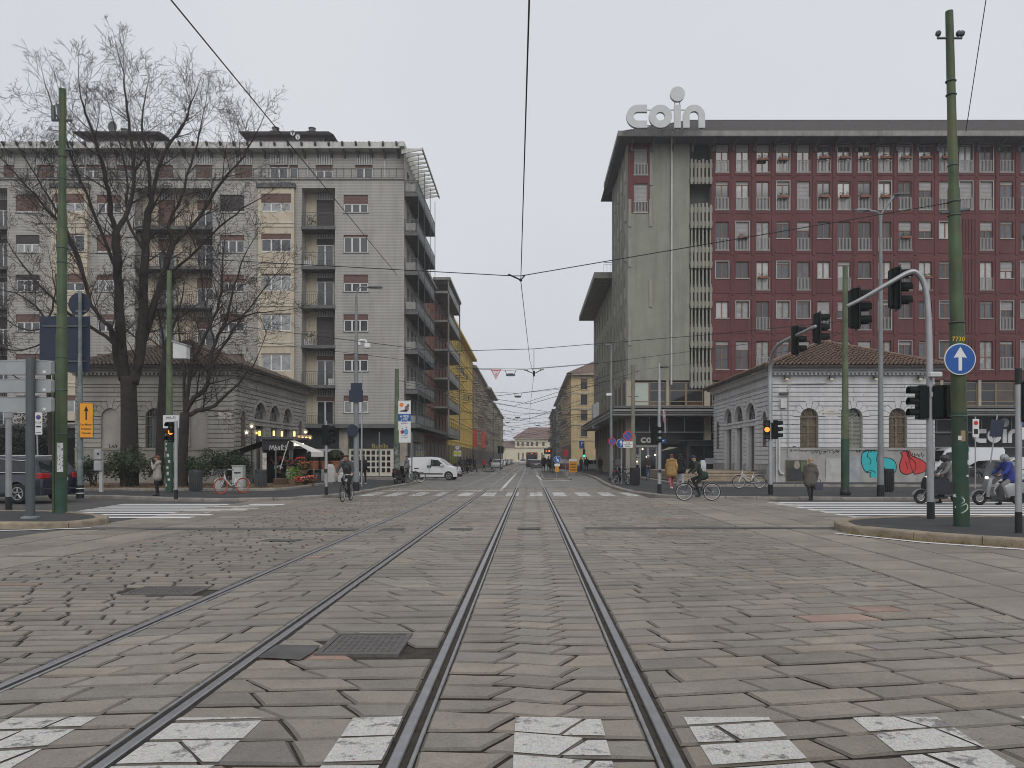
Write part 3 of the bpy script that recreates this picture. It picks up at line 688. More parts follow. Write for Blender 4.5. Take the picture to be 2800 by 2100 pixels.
for a, b in bays:
    bf = Fr((0, YB-.35, 0), (1, 0, 0), (0, 1, 0)); o2 = [(ux(a+9), ux(b-8), vz(rb_), vz(ra), .15) for ra, rb_ in ROWS]
    wb = wall(bf, ux(a), ux(b), V_G+.3, vz(517), o2, .15)
    for uu in (ux(a), ux(b)): wb.quad(bf(uu, V_G+.3, 0), bf(uu, vz(517), 0), bf(uu, vz(517), .85), bf(uu, V_G+.3, .85))
    wb.quad(bf(ux(a), V_G+.3, 0), bf(ux(b), V_G+.3, 0), bf(ux(b), V_G+.3, .85), bf(ux(a), V_G+.3, .85))
    wb.build('bay_wall', m_stucco_y, ap, fix=False)
    for j, (ra, rb_) in enumerate(ROWS):
        window(ap, bf, ux(a+9), ux(b-8), vz(rb_)+.02, vz(ra), .11, 3, rb.choice([.1, .5, .12, .3, .05]), gm_=rb.choice([m_glass, m_glass2]), sm=m_shut_br, fw=.07)
        q = MB()
        for zz, hh, pr_ in ((vz(rb_)-1.02, .16, .05), (vz(rb_)-1.32, .12, .07)): bf.box(q, ux(a)-.02, ux(b)+.02, zz, zz+hh, -pr_, 0.02)
        q.build('string_course', M('cream_trim', (.54, .49, .4), .85, 0, .08, 2, streak=.2), ap)
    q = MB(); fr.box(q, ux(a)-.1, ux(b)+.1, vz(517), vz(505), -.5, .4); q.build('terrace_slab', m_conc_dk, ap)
for px, j in ((836, 1), (838, 3), (905, 4), (376, 0), (574, 2), (380, 4)):
    q = MB(); z = vz(ROWS[j][1])-1.1; fr.box(q, ux(px)-.38, ux(px)+.38, z, z+.55, .5, .8); q.build('air_conditioner', m_white, ap)
# terrace edge and set-back top floor
q = MB(); fr.box(q, XL, XR+.02, V_TER-.05, V_TER+.08, -.12, 1.2); q.build('terrace_edge', m_conc, ap)
tf = front(YB+.9); TW = [(-10, 20), (82, 129), (177, 215), (219, 255), (304, 350), (414, 460), (522, 569), (632, 680), (728, 778), (782, 806), (855, 902), (965, 1013)]
ops = [(ux(a), ux(b), V_TER+.1, vz(441), .16) for a, b in TW]
wall(tf, XL, XR, V_TER, V_TOP+.3, ops, .16).build('wall', m_clinker, ap, fix=False)
for a, b in TW:
    window(ap, tf, ux(a)+.01, ux(b)-.01, V_TER+.11, vz(441), .12, 2 if b-a > 30 else 1, rb.choice([.1, .3, .95, .12, .9, .85]) if a < 700 else rb.choice([.1, .15, .3]), gm_=m_glass, sm=m_shut_br, fw=.07)
    louvre(ap, tf, ux(a), ux(b), vz(440), vz(412), -.05)
railing(ap, fr, XL, XR, V_TER+.05, .9, -.02, m_metal_dk, .6, False, posts=60)
q = MB(); 
for px in (833, 1048): fr.box(q, ux(px)-.05, ux(px)+.05, V_TER+.1, vz(430), .75, .87)
q.build('vent_pipe', M('grey_pipe', (.42, .42, .42), .5, .3), ap)
cn = MB(); VC0, VC1 = vz(404), vz(391)
cn.box(XL, XR-.3, YB-.05, YB+1.4, VC1-.45, VC1+.05)
cn.build('canopy', M('white_canopy', (.52, .52, .49), .7, 0, .12, 1.2, streak=.3), ap)
for px in range(12, 1100, 37):
    q = MB(); x = ux(px); q.prism([(YB-.32, VC1+.04), (YB-.32, VC1-.1), (YB+.9, VC1-1.0), (YB+.9, VC1-.46), (YB-.06, VC1+.04)], lambda u, v, dd: (x+dd, u, v), -.08, .08); q.build('canopy_bracket', m_conc_dk, ap)
q = MB()
for px in range(4, 1100, 11): q.box(ux(px)-.12, ux(px)+.12, YB-.06, YB+1.3, VC1+.03, VC1+.1)
q.build('roof_tiles', M('pale_tiles', (.5, .5, .48), .8), ap)['kind'] = 'stuff'
rf = MB(); rf.box(XL, XR-.3, YB+1.4, YB+12, VC1-.6, VC1-.1); rf.build('roof', m_conc_dk, ap)
m_pent = M('penthouse_cladding', (.14, .12, .12), .8, 0, .15, 2)
for a, b in ((680, 905), (232, 446)):
    q = MB(); Yp = 71.; xa, xb = X_(a, Yp), X_(b, Yp); z0, z1 = Z_(392, Yp), Z_(369, Yp)
    q.add([(xa-.5, Yp-.6, z1-.2), (xb+.4, Yp-.6, z1-.2), (xb+.4, Yp+4, z1-.2), (xa-.5, Yp+4, z1-.2), (xa-.7, Yp-.8, z1), (xb, Yp-.8, z1), (xb, Yp+4.2, z1), (xa-.7, Yp+4.2, z1)], [(0, 3, 2, 1), (4, 5, 6, 7), (0, 1, 5, 4), (1, 2, 6, 5), (2, 3, 7, 6), (3, 0, 4, 7)])
    q.box(xa, xb-.6, Yp, Yp+3.6, VC1-.3, z1-.19); q.build('penthouse', m_pent, ap)
def chimney(px, pt, pb, Yp):
    x = X_(px, Yp); z0 = Z_(pb, Yp); z1 = Z_(pt, Yp); q = MB()
    q.box(x-.36, x+.36, Yp, Yp+.6, z0-.6, z0+(z1-z0)*.45); q.box(x-.42, x+.42, Yp-.05, Yp+.65, z0+(z1-z0)*.45, z0+(z1-z0)*.52)
    q.lathe([(.3, z0+(z1-z0)*.5), (.3, z1-.06), (.35, z1-.06), (.35, z1)], (x, Yp+.3, 0), 12); q.build('chimney', m_conc_dk, ap)
for px, a, b in ((751, 346, 369), (851, 347, 369), (337, 350, 370)): chimney(px, a, b, 71.5)
def dish(px, py, rpx, Yp, col):
    r_ = rpx*Yp/F; c = at(px, py, Yp); t = thing('satellite_dish', '%s satellite dish on the apartment block roof' % col[0], 'dish', (c[0], c[1], c[2]-r_-.6))
    q = MB(); P = lambda u, v, d: (u, d, v+r_+.6)
    rings = [[P(r_*k/4*.85*math.cos(2*math.pi*i/20), r_*k/4*math.sin(2*math.pi*i/20), -.18*(k/4)**2*r_*2+.1) for i in range(20)] for k in (.05, 1, 2, 3, 4)]
    q.loft(rings, False); q.build('reflector', col[1], t, True)
    q = MB(); q.tube([(0, .08, 0), (0, .08, r_+.6)], .035); q.build('mast', m_metal_dk, t)
    q = MB(); q.tube([(0, .05, .6+r_*.2), (0, -r_*.9, .6+r_)], .02); q.build('feed_arm', m_metal_dk, t)
dish(308, 347, 15, 70.5, ('large dark grey', M('dish_grey', (.12, .125, .13), .6))); dish(800, 363, 7.5, 70.2, ('upper of the two small pale', M('dish_white', (.6, .6, .58), .5))); dish(814, 374, 7.5, 70.0, ('lower of the two small pale', MATS['dish_white']))
# street side wall with its long balconies
XS = XR; YE = 78.6; sf = face_px(XS)
SROWS = [Z_(p, YB) for p in (525, 632, 740, 848, 957, 1066, 1160)]
ops = []
for z in SROWS:
    for k in range(5): ops.append((YB+1.6+k*2.2, YB+2.8+k*2.2, z+.1, z+2.35, .16))
wall(sf, YB, YE, V_G, V_TOP+.3, ops, .16).build('side_wall', m_clinker, ap, fix=False)
for z in SROWS:
    for k in range(5): window(ap, sf, YB+1.62+k*2.2, YB+2.78+k*2.2, z+.12, z+2.33, .12, 2, rb.choice([.1, .4, .2]), sm=m_shut_br)
for i, z in enumerate(SROWS):
    q = MB(); q.box(XS-.02, XS+1.15, YB+.15, YE-.4, z-.32, z); q.build('balcony_slab', m_conc_dk, ap)
    f2 = Fr((0, YB+.2, 0), (1, 0, 0), (0, 1, 0)); q = MB(); f2.box(q, XS+.12, XS+.95, z+.12, z+.75, 0, .04); q.build('balcony_panel', m_conc, ap)
    railing(ap, f2, XS+.02, XS+1.1, z, 1.1, .03, m_metal_dk, .4, False, posts=3)
    f3 = face_px(XS+1.1); railing(ap, f3, YB+.2, YE-.5, z, 1.1, 0, m_metal_dk, .6, False, posts=18)
    for k in range(9):
        q = MB(); f3.box(q, YB+.45+k*1.3, YB+1.55+k*1.3, z+.14, z+.82, .02, .05); q.build('balcony_panel', M('frosted_panel', (.42, .43, .43), .5, 0, .1, 2), ap)
q = MB()
for y in (YB+.3, YB+4.3, YB+8.3, YE-.6): q.tube([(XS+1.17, y, V_G), (XS+1.17, y, SROWS[0]+3.2)], .03, 6)
q.build('balcony_posts', m_metal_dk, ap)
for k in range(13):   # white fins of the side canopy
    y = YB-.2+k*.97; q = MB(); z = VC1-.55
    q.add([(XS-.2, y, z), (XS+1.55, y, z), (XS+1.55, y, z-.12), (XS-.2, y, z-.45), (XS-.2, y+.12, z), (XS+1.55, y+.12, z), (XS+1.55, y+.12, z-.12), (XS-.2, y+.12, z-.45)], [(0, 1, 2, 3), (7, 6, 5, 4), (0, 4, 5, 1), (1, 5, 6, 2), (2, 6, 7, 3), (3, 7, 4, 0)]); q.build('canopy_fin', MATS['white_canopy'], ap)
q = MB(); q.box(XS+1.55, XS+1.66, YB-.4, YE-.6, VC1-.72, VC1-.52); q.box(XS-.3, XS+.1, YB-.6, YE-.6, VC1-.5, VC1-.1); q.build('canopy_edge', MATS['white_canopy'], ap)
# ground floor: dark recessed shop fronts with pillars
m_trav = M('travertine', (.36, .32, .27), .7, 0, .25, 1.1, .2, 20, dirt=(.2, .17, .14), dscale=1.5); m_fascia = M('dark_fascia', (.03, .032, .036), .5, 0, .15, 2); m_shop_dk = M('dark_shopfront', (.028, .03, .033), .3, 0, .3, 1)
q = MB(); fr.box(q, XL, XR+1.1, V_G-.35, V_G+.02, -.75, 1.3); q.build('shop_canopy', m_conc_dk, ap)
q = MB(); fr.box(q, XL, XR, 0, V_G-.35, .9, 1.2); q.build('shop_wall', m_shop_dk, ap)
for a, b in ((928, 951), (1091, 1112), (805, 822)):
    q = MB(); fr.box(q, ux(a), ux(b), .1, V_G-.33, -.05, .6); q.build('pillar', m_trav, ap)
q = MB(); fr.box(q, ux(953), ux(1090), vz(1226), vz(1184), .3, .5); fr.box(q, ux(823), ux(927), vz(1226), vz(1184), .3, .5); q.build('fascia', m_fascia, ap)
q = MB(); fr.box(q, ux(823), ux(927), vz(1243), vz(1227), .35, .5); q.build('fascia_band', M('white_band', (.5, .5, .5), .6), ap)
ws = Fr((0, YB+.35, 0), (1, 0, 0), (0, 1, 0)); ncol = 8; x0, x1, z0, z1 = ux(955), ux(1067), .35, vz(1230)
q = MB(); ws.box(q, x0-.1, x1+.9, .1, z1+.12, .02, .12); shop = q.build('shop_screen', M('shop_white', (.6, .57, .48), .6, 0, .08, 2), ap)
for i in range(ncol):
    for j in range(4):
        q = MB(); a = x0+(x1-x0)*i/ncol; b = z0+(z1-z0)*j/4; ws.box(q, a+.09, a+(x1-x0)/ncol-.06, b+.1, b+(z1-z0)/4-.06, -.015, .0); q.build('pane', m_glass3, shop, fix=False)
text_mb('Buella', ws, ux(1037), vz(1226), .42, -.1, bold=.0).build('lettering', M('gold_paint', (.42, .34, .1), .5), ap)
# street side shops
q = MB(); q.box(XR-.5, XR+.0, YB+.9, YE, .1, V_G-.3); q.build('shop_wall', m_shop_dk, ap)
q = MB(); q.box(XR-.1, XR+1.4, YB-.6, 98, V_G-.32, V_G-.02); q.build('arcade_slab', m_conc_dk, ap)
for k in range(7):
    q = MB(); q.box(XR+.0, XR+.12, YB+1+k*1.7, YB+2.4+k*1.7, .3, 3.0); o = q.build('shop_window', m_glass, ap)
    q = MB(); q.box(XR+.0, XR+.16, YB+2.42+k*1.7, YB+2.66+k*1.7, .1, 3.2); q.build('mullion', m_metal_lt, ap)
q = MB(); q.box(XR+.02, XR+.3, YB+3, YB+7.5, 3.15, 3.8); q.build('shop_sign', M('green_sign', (.09, .12, .08), .5), ap)
# ---------------------------------------------------------------- red and green department store block on the right corner
m_red = M('oxblood_render', (.124, .04, .041), .8, 0, .14, .5, .15, 60, streak=.32); m_green = M('olive_render', (.245, .25, .205), .85, 0, .1, .7, .2, 50, streak=.28, dirt=(.19, .195, .165), dscale=.15)
m_oli2 = M('olive_trim', (.275, .275, .23), .85, 0, .1, 1, streak=.25); m_beige = M('beige_stone', (.36, .32, .25), .8, 0, .12, 1.4, streak=.2)
st = thing('department_store', 'long oxblood red and olive corner block with deep eaves above dark shops', 'building', (30, YB, 0), world=True)
XG0, XG1, XRD = ux(1716), ux(1884), ux(1946); XEND = ux(2960); VR0 = vz(1040); VRT = vz(380)
COLS = [1974.5+55.6*k for k in range(18)]; HWp = 17.6
RW = [(394, 471, 1), (496, 574, 1), (606, 684, 2), (715, 793, 2), (824, 902, 2), (933, 1010, 2)]
ops = []; spec = []
rr = random.Random(21)
for k, c in enumerate(COLS):
    for j, (a, b, md_) in enumerate(RW):
        if k == 12 and j >= 2: continue
        full = md_ == 1 or rr.random() < .52
        if j == 3 and k in (1, 3): full = False
        bb = b if full else a+46
        ops.append((ux(c-HWp), ux(c+HWp), vz(bb), vz(a), .2)); spec.append((k, j, c, a, bb, full))
wall(fr, XRD, XEND, VR0, VRT+.5, ops, .2).build('red_wall', m_red, st, fix=False)
for k, j, c, a, bb, full in spec:
    sh = rr.choice([0, 0, 0, .12, .0, .3, 0, .55, .1]); box = None
    if j == 0: sh = .25 if k < 5 else .05
    if j == 1: sh = rr.choice([.0, .1, .6, .3, .95]) if k < 5 or k > 9 else .03
    if j == 0 and 5 <= k <= 11: box = 1.15
    elif j == 1 and 5 <= k <= 8: box = 1.05
    elif full and rr.random() < .14: box = 1.0
    window(st, fr, ux(c-HWp)+.01, ux(c+HWp)-.01, vz(bb)+.02, vz(a)-.01, .17, 2, sh, fm=m_wood, gm_=rr.choice([m_glass, m_glass, m_glass, m_glass2, M('blue_glass', (.08, .09, .105), .06, 0, .3, 2, spec=.9), M('pale_curtain_glass', (.42, .43, .43), .12, 0, .15, 4, spec=.7)]), sm=m_shut_gr, sill=m_metal_lt, rail=(1.02, m_metal_lt) if full and rr.random() < .9 else None, box=box, split=1.05 if full else None, fw=.055)
    q = MB(); u0, u1, v0, v1 = ux(c-HWp), ux(c+HWp), vz(bb), vz(a)
    if rr.random() < .3:
        for A in ((u0-.06, u0, v0, v1), (u1, u1+.06, v0, v1), (u0-.06, u1+.06, v1, v1+.06)): fr.box(q, *A, -.035, .02)
        q.build('window_surround', m_metal_lt, st)
for k in range(18):     # flat pilasters between the window columns
    c = COLS[k]+27.8; q = MB()
    for j in range(6): fr.box(q, ux(c-3.6), ux(c+3.6), vz(RW[j][0]+92), vz(RW[j][0]-7), -.06, .0)
    q.build('pilaster', m_red, st)
    if k < 17:
        q = MB(); fr.box(q, ux(COLS[k]+HWp), ux(COLS[k+1]-HWp), vz(RW[j][1]+8), vz(RW[j][1]+5), -.05, .0)
for j in range(6):
    q = MB()
    for k in range(18): fr.box(q, ux(COLS[k]-HWp-3), ux(COLS[k]+HWp+3), vz(RW[j][1]+9), vz(RW[j][1]+3), -.035, .0)
    q.build('apron_band', m_red, st)
q = MB()
for j in range(2, 6):
    for i in range(5): fr.box(q, ux(COLS[12]-17+i*8), ux(COLS[12]-13+i*8), vz(RW[j][1]+10), vz(RW[j][0]-8), -.08, .0)
q.build('ribbed_panel', m_red, st)
# olive corner part
ops = [(ux(1733.5), ux(1770.5), vz(479), vz(405), .2), (ux(1733), ux(1770), vz(582), vz(502), .2)]
wall(fr, XG0, XG1+.05, VR0, VRT+.5, ops, .2).build('olive_wall', m_green, st, fix=False)
q = MB(); 
for a, b in ((405, 479), (502, 582)):
    for A in ((1716.5, 1733.4), (1770.6, 1777)): fr.box(q, ux(A[0]), ux(A[1]), vz(b), vz(a), -.03, .02)
fr.box(q, ux(1716.5), ux(1777), vz(405), VRT+.5, -.03, .02); fr.box(q, ux(1716.5), ux(1777), vz(502), vz(479), -.03, .02); q.build('red_panel', m_red, st)
window(st, fr, ux(1734), ux(1770), vz(478), vz(406), .16, 2, .55, fm=m_wood, sm=m_shut_gr, sill=m_metal_lt, rail=(.95, m_metal_lt)); window(st, fr, ux(1733.5), ux(1769.5), vz(581), vz(503), .16, 2, .6, fm=m_wood, sm=m_shut_gr, sill=m_metal_lt, rail=(.95, m_metal_lt))
for px, a, b in ((1722, 545, 620), (1779, 545, 620), (1780, 410, 507), (1722, 655, 730), (1779, 765, 840), (1722, 870, 945)):
    q = MB(); fr.box(q, ux(px-4), ux(px+4), vz(b), vz(a), -.09, .02); q.build('pilaster_strip', m_oli2, st)
q = MB(); q.tube([(ux(1828), YB-1.6, vz(384)), (ux(1836), YB-.16, vz(406)), (ux(1835), YB-.14, vz(1052))], .085, 10); q.build('downpipe', M('pale_pipe', (.46, .46, .44), .5, .2), st)
# slotted stair tower
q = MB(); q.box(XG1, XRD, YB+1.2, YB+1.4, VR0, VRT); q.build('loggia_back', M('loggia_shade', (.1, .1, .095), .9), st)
q = MB()
for x in (XG1, XRD): q.quad(fr(x, VR0, 0), fr(x, VRT, 0), fr(x, VRT, 1.2), fr(x, VR0, 1.2))
q.build('loggia_side', m_green, st)
for j in range(6):
    top = 450+109.2*j if j else 438; zb = vz(top+56) 
    sc_ = MB()
    for i in range(6): fr.box(sc_, ux(1888+i*10.4), ux(1893.6+i*10.4), vz(top+66), vz(top+rr.uniform(-4, 4)), -.14, -.02)
    fr.box(sc_, ux(1886), ux(1948), vz(top+22), vz(top+8), -.05, .04); fr.box(sc_, ux(1886), ux(1948), vz(top+60), vz(top+46), -.05, .04); sc_.build('slotted_parapet', m_oli2, st)
    sc_ = MB(); fr.box(sc_, XG1, XRD, vz(top+64), vz(top+52), .0, 1.2); sc_.build('loggia_floor', m_conc_dk, st)
    if j >= 2:
        sc_ = MB()
        for i in range(6): fr.box(sc_, ux(1890+i*10.2), ux(1894+i*10.2), vz(top+8), vz(top-44), .02, .12)
        sc_.build('slotted_screen', m_oli2, st)
# street side of the tall part and the lower wing behind it
sf = face_mx(XG0); YT = 77.5; ops = []
for j in range(6):
    for k in range(4):
        z1_ = vz(405+109.2*j); ops.append((YB+1.2+k*2.7, YB+2.2+k*2.7, z1_-2.4, z1_, .2))
wall(sf, YB, YT, VR0, VRT+.5, ops, .2).build('side_wall', m_green, st, fix=False)
for j, o_ in enumerate(ops): window(st, sf, o_[0]+.01, o_[1]-.01, o_[2]+.02, o_[3]-.01, .16, 2, rr.choice([0, .3, .8]), fm=m_wood, sm=m_shut_gr, rail=(1., m_metal_lt))
q = MB()
for j in range(6):
    for k in range(5):
        y = YB+.45+k*2.7; q.box(XG0-.12, XG0+.01, y-.12, y+.12, vz(405+109.2*j)-2.9, vz(405+109.2*j)+.6)
q.build('side_fins', m_oli2, st)
q = MB(); sf.box(q, YB, YT, vz(590), vz(395), -.02, 0.01); 
YW = 101.; ZW = Z_(762, 78.)
ops = []
for j in range(5):
    for k in range(7): z1_ = ZW-1.2-j*3.4; ops.append((YT+1.5+k*3.2, YT+2.6+k*3.2, z1_-2.2, z1_, .2))
wall(sf, YT, YW, 5.5, ZW, ops, .2).build('wing_wall', m_green, st, fix=False)
for o_ in ops: window(st, sf, o_[0]+.01, o_[1]-.01, o_[2]+.02, o_[3]-.01, .16, 2, rr.choice([0, .3, .8]), fm=m_wood, sm=m_shut_gr)
q = MB(); q.box(XG0-1.9, 30, YT+.02, YW+.6, ZW-.05, ZW+.55); q.build('wing_eaves', m_conc, st)
q = MB(); q.tube([(XG0-.9, YT+.3, ZW+.5), (XG0-.9, YT+.3, ZW+1.6), (XG0+1.6, YT+.3, ZW+1.6)], .05, 6); railing(st, front(YT+.4), XG0-.9, XG0+2, ZW+.55, 1.1, 0, m_metal_dk, .3)
q = MB(); q.box(XG0+.02, XEND-.1, YB+1.5, YT, 0, VRT+.3); q.box(XG0+.25, XEND-.1, YT+.01, YW, 0, ZW-.06); q.build('core', m_conc_dk, st)
q = MB(); q.quad((XG0+.1, YT, ZW), (XEND, YT, ZW), (XEND, YT, VRT+.5), (XG0+.1, YT, VRT+.5)); q.build('rear_wall', m_green, st)
# deep eaves, gutter slab and tiled hip roof
YE0 = 64.4; ze0, ze1 = Z_(371, YE0), Z_(357, YE0); XE0 = X_(1690, YE0)
q = MB(); q.box(XE0, XEND+2, YE0, YE0+.25, ze0, ze1); q.box(XE0, XE0+.25, YE0+.25, YT-.6, ze0, ze1); q.build('eaves_fascia', m_conc, st)
q = MB(); q.add([(XE0+.1, YE0+.1, ze0+.02), (XEND+2, YE0+.1, ze0+.02), (XEND+2, YB+.2, ze0-.02), (XG0-.05, YB+.2, ze0-.02), (XG0-.05, YT-.6, ze0-.02), (XE0+.1, YT-.6, ze0+.02)], [(0, 1, 2, 3), (0, 3, 4, 5)])
q.build('soffit', M('soffit_grey', (.11, .115, .125), .9, 0, .1, 1), st)
for k in range(24):
    x = ux(1727+55.6*k); q = MB(); q.prism([(YB, ze0-.03), (YB, ze0-.75), (YB-.22, ze0-.75), (YB-.3, ze0-.4), (YE0+.25, ze0-.08), (YE0+.25, ze0-.03)], lambda u, v, dd: (x+dd, u, v), -.09, .09); q.build('eaves_bracket', m_conc_dk, st)
zr = Z_(333, 72.); q = MB(); zt = ze1-.08
q.add([(XE0+.15, YE0+.2, zt), (XEND+2, YE0+.2, zt), (XEND+2, 72., zr), (XE0+7.5, 72., zr), (XE0+.15, 82, zt), (XEND+2, 82, zt)], [(0, 1, 2, 3), (0, 3, 4), (3, 2, 5, 4)])
m_rt = M('dark_pantiles', (.085, .075, .075), .9, 0, .3, 3, .3, 12); q.build('roof', m_rt, st)
q = MB(); n = 150      # barrel rows running down the front slope
for k in range(n):
    x = XE0+.8+k*(XEND-XE0-1)/n; t0 = max(0, min(1, (x-XE0)/7.4)); y1 = YE0+.2+(72-YE0-.2)*min(1, t0); z1_ = zt+(zr-zt)*min(1, t0)
    q.tube([(x, YE0+.2, zt+.04), (x, y1, z1_+.04)], .1, 5, False)
q.build('roof_tile_rows', m_rt, st)['kind'] = 'stuff'
q = MB(); q.tube([(XE0+7.5, 72, zr+.05), (XEND, 72, zr+.05)], .14, 6); q.tube([(XE0+.3, YE0+.3, zt+.05), (XE0+7.5, 72, zr+.05)], .12, 6); q.build('ridge_tiles', m_rt, st)
# mezzanine band with bronze windows, canopy, dark fascia, ground floor
m_bronze = M('bronze_frame', (.26, .2, .125), .45, .4, .12, 5)
q = MB(); fr.box(q, XG0-.05, XEND, vz(1112), VR0, .45, 1.2); q.build('mezzanine_wall', m_shop_dk, st)
def mezz(a, b, panes, pm=None):
    u0, u1, v0, v1 = ux(a), ux(b), vz(1109), vz(1044); q = MB(); e = .06
    for A in ((u0, u1, v0, v0+e), (u0, u1, v1-e, v1), (u0, u0+e, v0+e, v1-e), (u1-e, u1, v0+e, v1-e), (u0+e, u1-e, vz(1098), vz(1098)+e)): fr.box(q, *A, .18, .28)
    if panes > 1: fr.box(q, u0+e, u1-e, vz(1069), vz(1069)+e, .18, .28)
    wo = q.build('mezzanine_window', m_bronze, st)
    for c0, c1 in ((vz(1109)+e, vz(1098)), (vz(1098)+e, v1-e)):
        q = MB(); fr.box(q, u0+e, u1-e, c0, c1, .22, .235); q.build('pane', pm or rr.choice([m_glass3, m_glass3, M('brown_glass', (.07, .045, .032), .08, 0, .5, .7, spec=.8)]), wo, fix=False)
mezz(1731, 1776, 1, M('frosted_glass', (.4, .45, .4), .3, 0, .08, 1)); mezz(1777, 1821, 2); mezz(1832, 1876, 2); mezz(1878, 1924, 2)
for k in range(18): mezz(1948+k*52, 1998+k*52, 2)
for px in [1713, 1726, 1822, 1926]+[1999.5+52*k for k in range(1, 18, 2)]:
    q = MB(); fr.box(q, ux(px), ux(px+ (16 if px in (1713, 1926) else 8)), vz(1112), VR0+.02, .0, .5); q.build('mezzanine_pier', m_beige, st)
q = MB(); q.box(XG0+.1, XG0+.3, YB+.8, YW, vz(1112), VR0); q.build('mezzanine_side', m_shop_dk, st)
for k in range(10):
    q = MB(); q.box(XG0-.05, XG0+.32, YB+.4+k*3.3, YB+.9+k*3.3, 0, VR0+.02); q.build('side_pier', m_beige, st)
XC0 = X_(1675, 64.2)
for k, (a, b, mt) in enumerate(((1111, 1117, m_conc_dk), (1120, 1124, m_metal_lt), (1124.5, 1131, m_conc_dk), (1132, 1136, m_metal_lt))):
    yo = 63.4+.12*k; q = MB(); q.box(XC0, XEND, yo, YB+.4, Z_(b, 64), Z_(a, 64)); q.box(XC0, XG0+.3, YB+.4, YW, Z_(b, 64), Z_(a, 64)); q.build('shop_canopy', mt, st)
q = MB(); fr.box(q, XG0+.3, XEND, vz(1187), vz(1138), .25, .6); q.build('fascia', m_fascia, st)
for px in [1732, 1777, 1825, 1873]+[1950+41*k for k in range(22)]:
    q = MB(); fr.box(q, ux(px)-.04, ux(px)+.04, vz(1181), vz(1140), .2, .26); q.build('fascia_mullion', m_metal_lt, st)
q = MB(); fr.box(q, XG0+.35, XEND, vz(1183), vz(1180), .17, .24); fr.box(q, ux(2520), XEND, vz(1224), vz(1222), .17, .24); q.build('fascia_rail', m_metal_lt, st)
q = MB(); fr.box(q, XG0+.3, XEND, 0, vz(1187), .5, 1.0); q.build('shop_wall', m_shop_dk, st)
q = MB(); fr.box(q, ux(1726), ux(1860), vz(1215), vz(1186), .12, .4); q.build('sign_board', m_fascia, st)
for px in (1712, 1926):
    q = MB(); fr.box(q, ux(px), ux(px+18), 0, vz(1138), -.05, .5); q.build('pillar', m_beige, st)
for a, b in ((1738, 1750), (1752, 1772), (1774, 1796)):
    q = MB(); fr.box(q, ux(a), ux(b), .15, vz(1223), .3, .4); dr = q.build('entrance_door', m_glass3, st); q = MB()
    for A in ((ux(a)-.05, ux(a)+.06), (ux(b)-.06, ux(b)+.05)): fr.box(q, *A, .1, vz(1222), .26, .44)
    q.build('door_frame', m_metal_lt, dr)
q = MB(); fr.box(q, ux(1728), ux(1800), vz(1223), vz(1216), .2, .45); q.build('door_head', m_metal_lt, st)
q = MB(); fr.box(q, ux(1744), ux(1749), vz(1272), vz(1238), .27, .32); q.build('door_banner', M('black_vinyl', (.012, .012, .014), .4, 0, 0), st)
class Vert:
    def __init__(s, f, u, v): s.f = f; s.u0 = u; s.v0 = v
    def __call__(s, u, v, d): return s.f(s.u0-v, s.v0+u, d)
text_mb('BRINS', Vert(fr, ux(1748.5), vz(1271)), 0, 0, .24, .255, align='LEFT').build('lettering', m_white, st)
m_lampwarm = M('warm_shop_lamp', (1, .75, .45), .5, 0, 0, emit=3)
for px, py in ((1757, 1228), (1734, 1238), (1791, 1244), (1768, 1249), (1880, 1234), (1742, 1262)):
    q = MB(); q.ball(at(px, py, YB+.24), .07, 8, 5); q.build('shop_lamp', m_lampwarm, st)
# small glazed cafe to the right of the entrance
q = MB(); fr.box(q, ux(1868), ux(1962), .3, vz(1221), -2.2, -2.1); cf = q.build('cafe_glass', M('cafe_glazing', (.03, .035, .033), .08, 0, .5, .9, spec=.8), st)
q = MB(); fr.box(q, ux(1866), ux(1964), vz(1221), vz(1207), -2.3, -1.2); fr.box(q, ux(1840), ux(1964), vz(1207), vz(1205), -2.6, -1.2); q.build('cafe_fascia', m_metal_dk, st)
q = MB(); fr.box(q, ux(1912), ux(1956), vz(1268), vz(1253), -2.24, -2.215); q.build('menu_board', M('pale_board', (.45, .47, .48), .5), st)
q = MB(); fr.box(q, ux(1864), ux(1868), 0, vz(1207), -2.3, -2.1); fr.box(q, ux(1908), ux(1910), .3, vz(1221), -2.25, -2.2); q.build('cafe_post', m_metal_dk, st)
q = MB(); q.add([at(1806, 1233, YB-2.6), at(1835, 1228, YB-2.6), at(1855, 1223, YB-1.2), at(1830, 1222, YB-1.2)], [(0, 1, 2, 3)]); q.build('cafe_awning', M('beige_canvas', (.4, .35, .28), .9), st)
